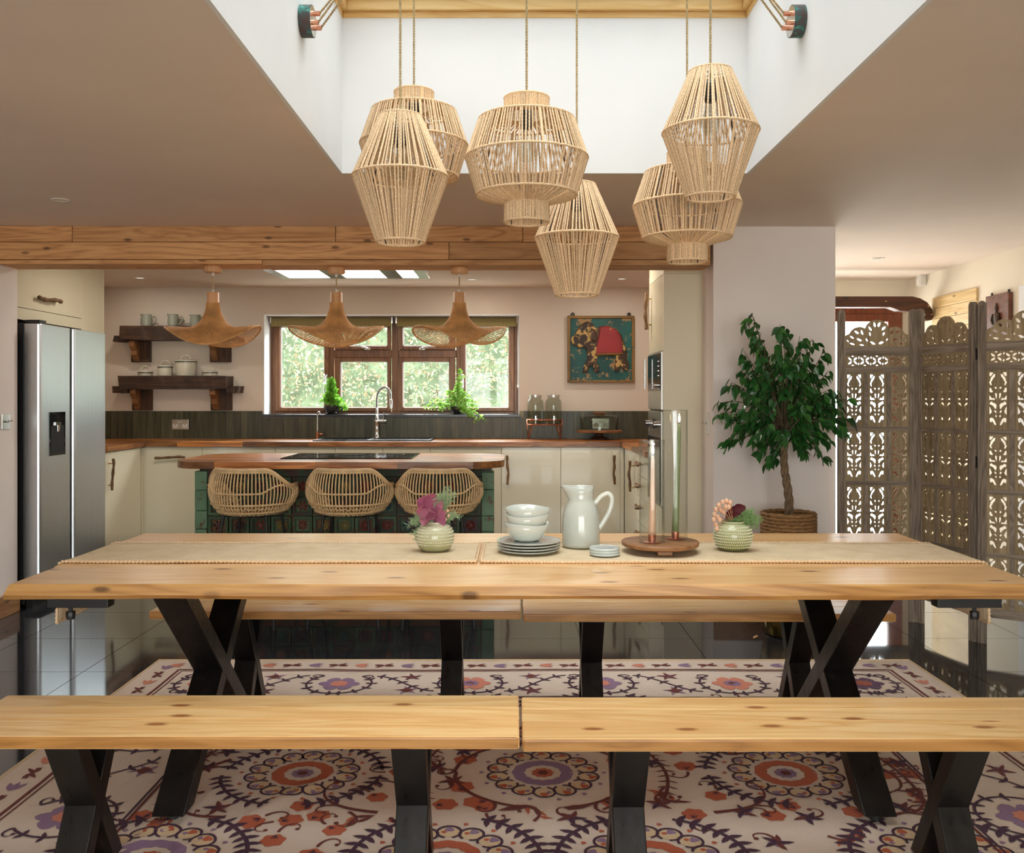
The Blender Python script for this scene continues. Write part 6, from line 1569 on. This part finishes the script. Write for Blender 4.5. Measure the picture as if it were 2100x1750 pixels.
# ------------------------------------------------------------------ carved folding screen
def fret(name, outer, holes, th):
    cu = bpy.data.curves.new('tmp', 'CURVE'); cu.dimensions = '2D'; cu.fill_mode = 'BOTH'; cu.extrude = th / 2
    for pl in [outer] + holes:
        s = cu.splines.new('POLY'); s.points.add(len(pl) - 1); s.use_cyclic_u = True
        for p, (a, b) in zip(s.points, pl): p.co = (a, b, 0, 1)
    o = bpy.data.objects.new('tmp', cu); COL.objects.link(o); dg = bpy.context.evaluated_depsgraph_get(); dg.update()
    me = bpy.data.meshes.new_from_object(o.evaluated_get(dg)); bpy.data.objects.remove(o); bpy.data.curves.remove(cu)
    for v in me.vertices: v.co = Vector((v.co.x, v.co.z, v.co.y))
    me.flip_normals(); me.name = name; me.materials.clear(); return me
# right-hand half of the foliage cut-outs, unit panel 1 x 3 (mirrored for the other half)
HALF = [[(.72, 2.93), (.93, 2.95), (.94, 2.76), (.86, 2.72), (.80, 2.82)],
        [(.62, 2.86), (.74, 2.84), (.80, 2.74), (.88, 2.64), (.90, 2.50), (.95, 2.42), (.90, 2.30), (.84, 2.24), (.80, 2.30), (.84, 2.42), (.78, 2.52), (.74, 2.62), (.66, 2.70)],
        [(.55, 2.14), (.66, 2.20), (.68, 2.12), (.60, 2.06)],
        [(.84, 2.12), (.93, 2.14), (.94, 1.94), (.84, 1.88), (.74, 1.92), (.80, 2.00)],
        [(.55, 1.82), (.63, 1.88), (.66, 1.78), (.62, 1.62), (.56, 1.52), (.55, 1.66)],
        [(.94, 1.76), (.94, 1.50), (.62, 1.50), (.70, 1.60), (.80, 1.58), (.86, 1.66)],
        [(.60, 1.02), (.56, 1.22), (.64, 1.32), (.74, 1.34), (.82, 1.42), (.92, 1.36), (.92, 1.26), (.80, 1.22), (.72, 1.14), (.66, 1.04)],
        [(.94, 1.18), (.94, .72), (.86, .78), (.80, .88), (.84, .98), (.88, 1.08)],
        [(.56, .86), (.66, .98), (.70, .90), (.62, .80)],
        [(.55, .66), (.62, .72), (.66, .64), (.58, .58)],
        [(.58, .20), (.64, .36), (.70, .50), (.82, .58), (.93, .52), (.92, .36), (.84, .30), (.80, .38), (.72, .26), (.66, .16)]]
def panel_holes(w, h):
    out = []
    for p in HALF:
        q_ = [((a - .5) * w, (b / 3 - .5) * h) for a, b in p]; out.append(q_); out.append([(-a, b) for a, b in q_])
    return out
def rose_holes(w, h, n, seed):
    "pairs of leaf shaped holes for friezes"
    rg_ = random.Random(seed); out = []
    base = [[(.05, .15), (.05, .85), (.10, .80), (.10, .2)], [(.14, .6), (.2, .82), (.36, .85), (.38, .62), (.3, .7), (.2, .55)], [(.14, .15), (.22, .42), (.34, .4), (.36, .15), (.28, .2), (.22, .12)], [(.42, .86), (.5, .86), (.47, .56), (.43, .66)], [(.42, .14), (.47, .44), (.5, .14)],
            [(.56, .86), (.68, .86), (.72, .62), (.64, .5), (.6, .7)], [(.55, .14), (.58, .3), (.68, .4), (.74, .14)], [(.78, .86), (.9, .86), (.84, .56), (.8, .6)], [(.78, .14), (.82, .42), (.9, .14)]]
    out = []
    def lh(x, z, a, L, wd): d = (math.cos(a), math.sin(a)); n_ = (-d[1], d[0]); out.append([(x + d[0] * L * s_ + n_[0] * wd * t_, z + d[1] * L * s_ + n_[1] * wd * t_) for s_, t_ in ((0, 0), (.25, .45), (.55, .5), (.8, .25), (1, 0), (.8, -.3), (.5, -.35), (.25, -.25))])
    for k in range(5):
        x = (k - 2) * w / 5.1
        for a in (.62, PI - .62, -.62, PI + .62): lh(x + .005 * math.cos(a), .004 * math.sin(a), a, .029, .014)
        for sg in (-1, 1): lh(x - .009, sg * .026, 0, .018, .007)
        if k < 4: lh(x + w / 10.2 , -.026, PI / 2, .016, .012); lh(x + w / 10.2, .026, -PI / 2, .016, .012)
    return out
PWd = .462; POST = .040; IN = PWd - 2 * POST
rows = [(1.124, 1.434), (.812, 1.098), (.482, .784), (.19, .456)]
rails = [(1.536, 1.584), (1.436, 1.470), (1.100, 1.122), (.786, .810), (.458, .480), (.140, .188)]
MW = .024; cwid = (IN - 2 * MW) / 3
cp = [fret('carved_panel', [(-cwid / 2, -(b - a) / 2), (cwid / 2, -(b - a) / 2), (cwid / 2, (b - a) / 2), (-cwid / 2, (b - a) / 2)], panel_holes(cwid * .86, (b - a) * .94), .012) for a, b in [(a - .004, b + .004) for a, b in rows]]
fz = fret('frieze_panel', [(-IN / 2, -.036), (IN / 2, -.036), (IN / 2, .036), (-IN / 2, .036)], rose_holes(IN * .96, .062, 5, 1), .012)
# crest: scalloped arch with leaf holes
def crest():
    o = [(-IN / 2, 0), (IN / 2, 0)]; H = lambda x: (.155 - .062 * (abs(x) > .085) * 1 - .04 * (abs(x) > .145))
    arcs = [(IN / 2 - .035, .030, .045), (.105, .055, .060), (0, .082, .074), (-.105, .055, .060), (-IN / 2 + .035, .030, .045)]
    xs_ = [IN / 2 - IN * i / 60 for i in range(61)]
    for x in xs_:
        z = .03
        for (cx_, cz_, r_) in arcs:
            if abs(x - cx_) < r_: z = max(z, cz_ + math.sqrt(r_ * r_ - (x - cx_) ** 2))
        o.append((x, z))
    hs = []
    def leafh(x, z, a, L, w): d = (math.cos(a), math.sin(a)); n = (-d[1], d[0]); hs.append([(x + d[0] * L * s_ + n[0] * w * t_, z + d[1] * L * s_ + n[1] * w * t_) for s_, t_ in ((0, 0), (.25, .45), (.55, .5), (.8, .25), (1, 0), (.8, -.3), (.5, -.35), (.25, -.25))])
    for sg in (-1, 1):
        m_ = lambda a: a if sg > 0 else PI - a
        leafh(sg * .006, .112, m_(1.15), .034, .020); leafh(sg * .028, .094, m_(.75), .034, .018); leafh(sg * .036, .062, m_(1.2), .026, .016); leafh(sg * .008, .016, m_(.35), .036, .016)
        leafh(sg * .052, .03, m_(.9), .026, .014); leafh(sg * .080, .068, m_(1.1), .034, .018); leafh(sg * .105, .078, m_(.4), .034, .017); leafh(sg * .088, .036, m_(.3), .036, .016); leafh(sg * .075, .010, m_(.05), .03, .010)
        leafh(sg * .135, .05, m_(.4), .03, .014); leafh(sg * .13, .014, m_(.2), .034, .013); leafh(sg * .165, .03, m_(.5), .018, .011)
    return fret('crest', o, hs, .014)
cr = crest()
postm = MB()
for s, (a, b) in (((0, (-POST / 2, POST / 2))),):
    prof = []
    g = [(-POST / 2, -.0125), (-POST / 2 + .008, -.0125), (-POST / 2 + .010, -.0105), (-POST / 2 + .014, -.0105), (-POST / 2 + .016, -.0125), (POST / 2 - .016, -.0125), (POST / 2 - .014, -.0105), (POST / 2 - .010, -.0105), (POST / 2 - .008, -.0125), (POST / 2, -.0125), (POST / 2, .0125), (-POST / 2, .0125)]
    postm.prism(g, lambda a_, b_: (a_, b_, 0), lambda a_, b_: (a_, b_, 1.775)); arc = [(POST / 2 * math.cos(PI * i / 10), 1.775 + .025 * math.sin(PI * i / 10)) for i in range(11)]
    postm.prism(arc, lambda a_, b_: (a_, .0125, b_), lambda a_, b_: (a_, -.0125, b_))
postme = postm.mesh('post')
scr = T('folding_screen', 'weathered wooden folding screen with pierced carved leaf panels', 'folding screen', (2.31, 5.27, 0))
pts_ = [Vector((1.868, 5.295)), Vector((2.325, 5.275)), Vector((2.445, 4.835)), Vector((2.445 + PWd * math.cos(.62), 4.835 - PWd * math.sin(.62))), ]
pts_.append(pts_[3] + Vector((.16, -.434)))
hs_m = cbox(-.006, .006, -.004, .004, -.03, .03).mesh('hinge')
for k in range(4):
    a, b = pts_[k], pts_[k + 1]; d = (b - a).normalized(); ang = math.atan2(d.y, d.x); mid = (a + b) / 2; gp = .006
    def L(lx, lz, ly=0): p = mid + d * lx + Vector((-d.y, d.x)) * ly; return (p.x - 2.31, p.y - 5.27, lz)
    half = (b - a).length / 2 - gp
    rot = (0, 0, ang)
    for s in (-1, 1): S('post', postme, 'weathered', scr, L(s * (half - POST / 2), 0), rot)
    inn = half - POST
    for (z0, z1) in rails:
        o = O('rail', cbox(-inn, inn, -.010, .010, z0, z1), 'weathered_x', None, bevel=.002, loc=(0, 0, 0)); o.parent = scr; o.location = L(0, 0); o.rotation_euler = rot
    sx = inn / (IN / 2)
    for j, (z0, z1) in enumerate(rows):
        for i in (-1, 0, 1): S('carved_panel', cp[j], 'carved', scr, L(i * (cwid + MW) * sx, (z0 + z1) / 2), rot, (sx, 1, 1))
        for i in (-.5, .5):
            o = S('mullion', hs_m if False else cbox(-MW / 2, MW / 2, -.010, .010, 0, 1).mesh('mullion'), 'weathered', scr, L(i * 2 * (cwid + MW) / 2 * sx, z0 - .002), rot, (sx, 1, z1 - z0 + .004))
    S('frieze_panel', fz, 'carved', scr, L(0, 1.503), rot, (sx, 1, 1))
    S('crest', cr, 'carved', scr, L(0, 1.584), rot, (sx, 1, 1))
    if k < 3:
        for z in (.35, .95, 1.52): S('hinge', hs_m, 'black_matt', scr, (b.x - 2.31, b.y - 5.27, z), (0, 0, ang))

# ------------------------------------------------------------------ potted fig tree
FYt = 5.0; fc = Vector((pX(1617, FYt), FYt, 0))
t = T('brass_planter', 'hammered brass tub with a riveted band on the floor by the pier', 'planter', fc)
O('tub', MB().lathe([(0, .0), (.118, .0), (.128, .01), (.142, .08), (.147, .20), (.148, .33), (.152, .335), (.152, .345), (.143, .345), (.140, .33), (.12, .03), (0, .03)], 48, fc), 'old_brass', t, smooth=True)
O('band', MB().lathe([(.1475, .135), (.1505, .138), (.1505, .155), (.1475, .158)], 48, fc), 'old_brass', t, smooth=True)
mb = MB()
for k in range(24): a = 2 * PI * k / 24; mb.ball((fc.x + math.cos(a) * .150, fc.y + math.sin(a) * .150, .146), .005, 6, 4)
O('rivet', mb, 'old_brass', t, smooth=True)
zt = pZ(1050, FYt)
bk_ = T('plant_basket', 'round woven seagrass basket holding the fig tree', 'basket', (fc.x, fc.y, .035))
mb = MB(); n = 34
for k in range(n):
    z = .04 + (zt - .05) * k / (n - 1); r = .108 + .030 * sm(z, .05, .45)
    mb.tube([(fc.x + (r + .0025 * (1 if (i + k) % 2 else -1)) * math.cos(2 * PI * i / 56), fc.y + (r + .0025 * (1 if (i + k) % 2 else -1)) * math.sin(2 * PI * i / 56), z + .002 * math.sin(i * 1.7 + k)) for i in range(56)], (zt - .05) / n * .62, 6, closed=True)
O('weave', mb, 'basket', bk_, smooth=True, kind='stuff')
O('soil', MB().lathe([(0, 0), (.13, 0)], 24, (fc.x, fc.y, zt - .04)), 'soil', bk_)
ft = T('fig_tree', 'weeping fig tree with a braided trunk and glossy leaves', 'potted tree', (fc.x, fc.y, zt - .04))
crown = px(1608, 905, FYt); stx = []
for k in range(3):
    pts = []
    for i in range(31):
        s = i / 30; z = lerp(zt - .045, crown.z + .03, s); a = 2 * PI * (k / 3 + s * 2.6); rr_ = .013 * (1 - .3 * s)
        pts.append((lerp(fc.x, crown.x, s) + rr_ * math.cos(a) + .008 * math.sin(7 * s), fc.y + rr_ * math.sin(a), z))
    O('trunk', MB().tube(pts, lambda i: .0145 - .004 * i / 30, 10), 'trunk', ft, smooth=True)
rt = random.Random(8)
# crown outline: branches reach seeds spread through the crown seen in the photograph
LEAVES = []; twg = MB()
anchors = [(1535, 665), (1545, 650), (1565, 700), (1600, 665), (1615, 680), (1640, 690), (1670, 700), (1690, 720), (1525, 720), (1560, 740), (1590, 720), (1630, 740), (1660, 740), (1700, 760), (1712, 800), (1500, 790), (1520, 760), (1480, 830), (1475, 850), (1500, 860), (1490, 905), (1520, 880), (1545, 900), (1560, 930), (1580, 950), (1720, 840), (1730, 880), (1700, 900), (1725, 820), (1690, 940), (1650, 930), (1670, 880), (1640, 900), (1600, 900), (1540, 820), (1570, 860), (1530, 850), (1610, 830), (1650, 830), (1690, 850), (1620, 780), (1580, 790), (1660, 790), (1700, 800), (1550, 780), (1600, 860), (1625, 865), (1740, 860)]
br0 = Vector(crown)
for k, (x, y) in enumerate(anchors):
    for rep in range(2):
        Y = FYt + rt.uniform(-.26, .26) * (1 - .3 * abs(x - 1610) / 130)
        tip = px(x + rt.uniform(-8, 8) * rep, y + rt.uniform(-8, 8) * rep, Y)
        s0 = br0 + Vector((rt.uniform(-.02, .02), rt.uniform(-.02, .02), rt.uniform(-.02, .1)))
        up = max(.05, .5 * (tip - s0).length * .5) if tip.z < s0.z + .15 else .06
        pts = bez([s0, s0.lerp(tip, .45) + Vector((0, 0, up)), tip], 14)
        twg.tube(pts, lambda i: .0045 * (1 - i / 15) + .001, 5)
        for i in range(5, 15):
            for _ in range(1 if i < 9 else 2):
                if rt.random() < .2: continue
                d = (pts[min(14, i + 1)] - pts[i - 1]).normalized(); LEAVES.append((pts[i] + Vector((rt.gauss(0, .008), rt.gauss(0, .008), rt.gauss(0, .008))), d))
O('twigs', twg, 'twig', ft, smooth=True, kind='stuff')
lm = MB(); prof = [(0, 0), (.12, .16), (.3, .27), (.5, .27), (.7, .18), (.85, .07), (1.0, 0)]
vs = []; 
for s, w in prof: z = -.35 * s * s; vs += [(s, -w, z - .0 + .10 * w), (s, 0, z - .06 * (w > 0)), (s, w, z + .10 * w)]
lm.v = vs
for i in range(len(prof) - 1):
    for k in (0, 1): a = i * 3 + k; lm.f.append((a, a + 3, a + 4, a + 1))
leaf_me = lm.mesh('leaf', smooth=True); leaf_me.materials.append(M('ficus_leaf'))
rt.shuffle(LEAVES)
LEAVES.sort(key=lambda q_: q_[0].y)      # nearest first
stuffv = MB()
for k, (p, d) in enumerate(LEAVES):
    az = math.atan2(d.y, d.x) + rt.gauss(0, .8); pitch = rt.uniform(.15, 1.15); roll = rt.gauss(0, .6); sc_ = rt.uniform(.042, .076)
    rotm = Matrix.Rotation(az, 4, 'Z') @ Matrix.Rotation(pitch, 4, 'Y') @ Matrix.Rotation(roll, 4, 'X')
    if k < 300:
        o = S('leaf', leaf_me, None, ft, Vector(p) - Vector(ft.location)); o.rotation_euler = rotm.to_euler(); o.scale = (sc_,) * 3
    else: stuffv.add([Vector(p) + rotm @ (Vector(v) * sc_) for v in lm.v], lm.f)
O('leaves', stuffv, 'ficus_leaf', ft, smooth=True, kind='stuff')

# ------------------------------------------------------------------ garden end on the right
dr = T('door_1', 'reddish brown timber garden door with a tall clear pane', 'garden door', (2.61, YD, 0), kind='structure')
mb = MB(); mb.box(DX0, DX0 + .07, YD - .03, YD + .06, 0, DZ).box(DX1 - .07, DX1, YD - .03, YD + .06, 0, DZ).box(DX0 + .07, DX1 - .07, YD - .03, YD + .06, DZ - .06, DZ); O('frame', mb, 'door_wood', dr, bevel=.004)
l0, l1, w = DX0 + .072, DX1 - .072, .055
mb = MB(); mb.box(l0, l0 + w, YD - .045, YD + .01, .012, DZ - .062).box(l1 - w, l1, YD - .045, YD + .01, .012, DZ - .062).box(l0 + w, l1 - w, YD - .045, YD + .01, .012, .14).box(l0 + w, l1 - w, YD - .045, YD + .01, DZ - .125, DZ - .062)
lf = O('door_leaf', mb, 'door_wood', dr, bevel=.004); O('pane', cbox(l0 + w, l1 - w, YD - .02, YD - .014, .14, DZ - .125), 'window_glass', lf)
O('handle', MB().tube([(l0 + .03, YD - .05, 1.0), (l0 + .03, YD - .09, 1.0), (l0 + .13, YD - .09, 1.0)], .009, 8), 'chrome', lf, smooth=True)
YY = 7.25; P = lambda x, y: (pX(x, YY), pZ(y, YY))
poly = [P(1690, 608), P(1872, 608), P(1888, 612), P(1902, 620), P(1912, 634), P(1916, 648), P(1912, 656), P(1904, 658), P(1896, 655), P(1898, 646), P(1894, 638), P(1886, 634), P(1876, 637), P(1866, 639), P(1845, 637), P(1832, 632), P(1826, 630), P(1690, 630)]
t = T('yoke_beam', 'dark carved timber yoke with a hooked end above the garden door', 'carved beam', (P(1800, 620)[0], YY, P(1800, 630)[1]))
O('beam', MB().prism(poly, lambda a, b: (a, YY + .10, b), lambda a, b: (a, YY, b)), 'yoke_wood', t, bevel=.004)
mb = MB()
for q_ in (1740, 1820): x, z = P(q_, 619); mb.tube([(x, YY + .10, z), (x, YD + .001, z)], .012, 8)
O('wall_bolt', mb, 'black_matt', t)
mb = MB()
for x, y in ((1904, 628), (1911, 645), (1817, 618)): a, b = P(x, y); mb.ball((a, YY, b), .007, 8, 5)
O('stud', mb, 'brass_handle', t, smooth=True)
cl = T('trim_5', 'pale pine boards cladding the end of the right wall', 'cladding', (XR, 6.95, 1.0), kind='structure')
y0, y1 = 6.62, 7.32; hb = .085; z = 2.085; k = 0
while z - hb > .1:
    O('board', cbox(XR - .018 + .002 * (k % 2), XR, y0, y1, z - hb + .002, z), 'clad_pine', cl, bevel=.003, loc=(XR, (y0 + y1) / 2, z)); z -= hb; k += 1
c = Vector((XR - .002, 6.31, pZ(690, 6.3))); h = .29
t = T('wall_plaque', 'dark wooden plaque with a small carved seated figure on the right wall', 'plaque', c)
O('board', cbox(XR - .032, XR - .002, 6.16, 6.46, c.z, c.z + h), 'icon_board', t, bevel=.004)
fg = MB(); xx = XR - .034
fg.ball((xx, 6.31, c.z + .075), .06, 12, 8, (.25, 1, .45)); fg.ball((xx, 6.31, c.z + .125), .042, 12, 8, (.35, .8, 1.2)); fg.ball((xx, 6.31, c.z + .192), .021, 12, 8, (.7, .9, 1.1)); fg.ball((xx, 6.31, c.z + .222), .008, 8, 6)
for s in (-1, 1): fg.tube([(xx - .004, 6.31 + s * .03, c.z + .155), (xx - .01, 6.31 + s * .046, c.z + .115), (xx - .018, 6.31 + s * .012, c.z + .09)], .010, 8)
O('carved_figure', fg, 'dark_timber_z', t, smooth=True)
mb = MB()
for yy in (6.2, 6.42): mb.box(XR - .012, XR - .004, yy - .006, yy + .006, c.z + h, c.z + h + .022)
O('hanger', mb, 'black_matt', t)
c = px(1886, 575, 7.55); c.x = XR - .0005; t = T('motion_sensor', 'white alarm sensor high in the corner by the garden door', 'sensor', c)
O('body', cbox(XR - .055, XR - .0005, 7.44, 7.53, c.z - .055, c.z + .055), 'white_plastic', t, bevel=.01); O('lens', cbox(XR - .058, XR - .0551, 7.455, 7.515, c.z - .045, c.z + .0), 'filament_glass', t, bevel=.002)
mb = MB().box(XR - .02, XR, 5.98, 6.06, 0, 2.03).box(XR - .02, XR, 5.16, 5.98, 1.96, 2.03).box(XR - .02, XR, 5.08, 5.16, 0, 2.03)
ST('trim_6', mb, 'well_white', 'white architrave on the right wall', 'architrave', bevel=.004)
d3 = T('door_3', 'plain white panelled door in the right wall behind the screen', 'door', (XR, 5.57, 0), kind='structure')
lf = O('door_leaf', cbox(XR - .012, XR, 5.163, 5.977, .005, 1.957), 'well_white', d3)
for z0, z1 in ((.2, .9), (1.05, 1.8)):
    for y0_ in (5.26, 5.61): O('panel', cbox(XR - .016, XR - .012, y0_, y0_ + .28, z0, z1), 'well_white', lf, bevel=.003)
O('handle', MB().tube([(XR - .012, 5.22, 1.0), (XR - .05, 5.22, 1.0), (XR - .05, 5.33, 1.0)], .009, 8), 'chrome', lf, smooth=True)
# fallen leaf on the floor by the planter
mb = MB(); petal(mb, (pX(1545, 4.9), 4.9, .003), (1, .3, .25), (-.3, 1, 0), .03, .012, .5)
tag(O('fallen_leaf', mb, 'rattan_dark', loc=(pX(1545, 4.9), 4.9, .002)), 'small dry yellow leaf lying on the black floor', 'leaf')
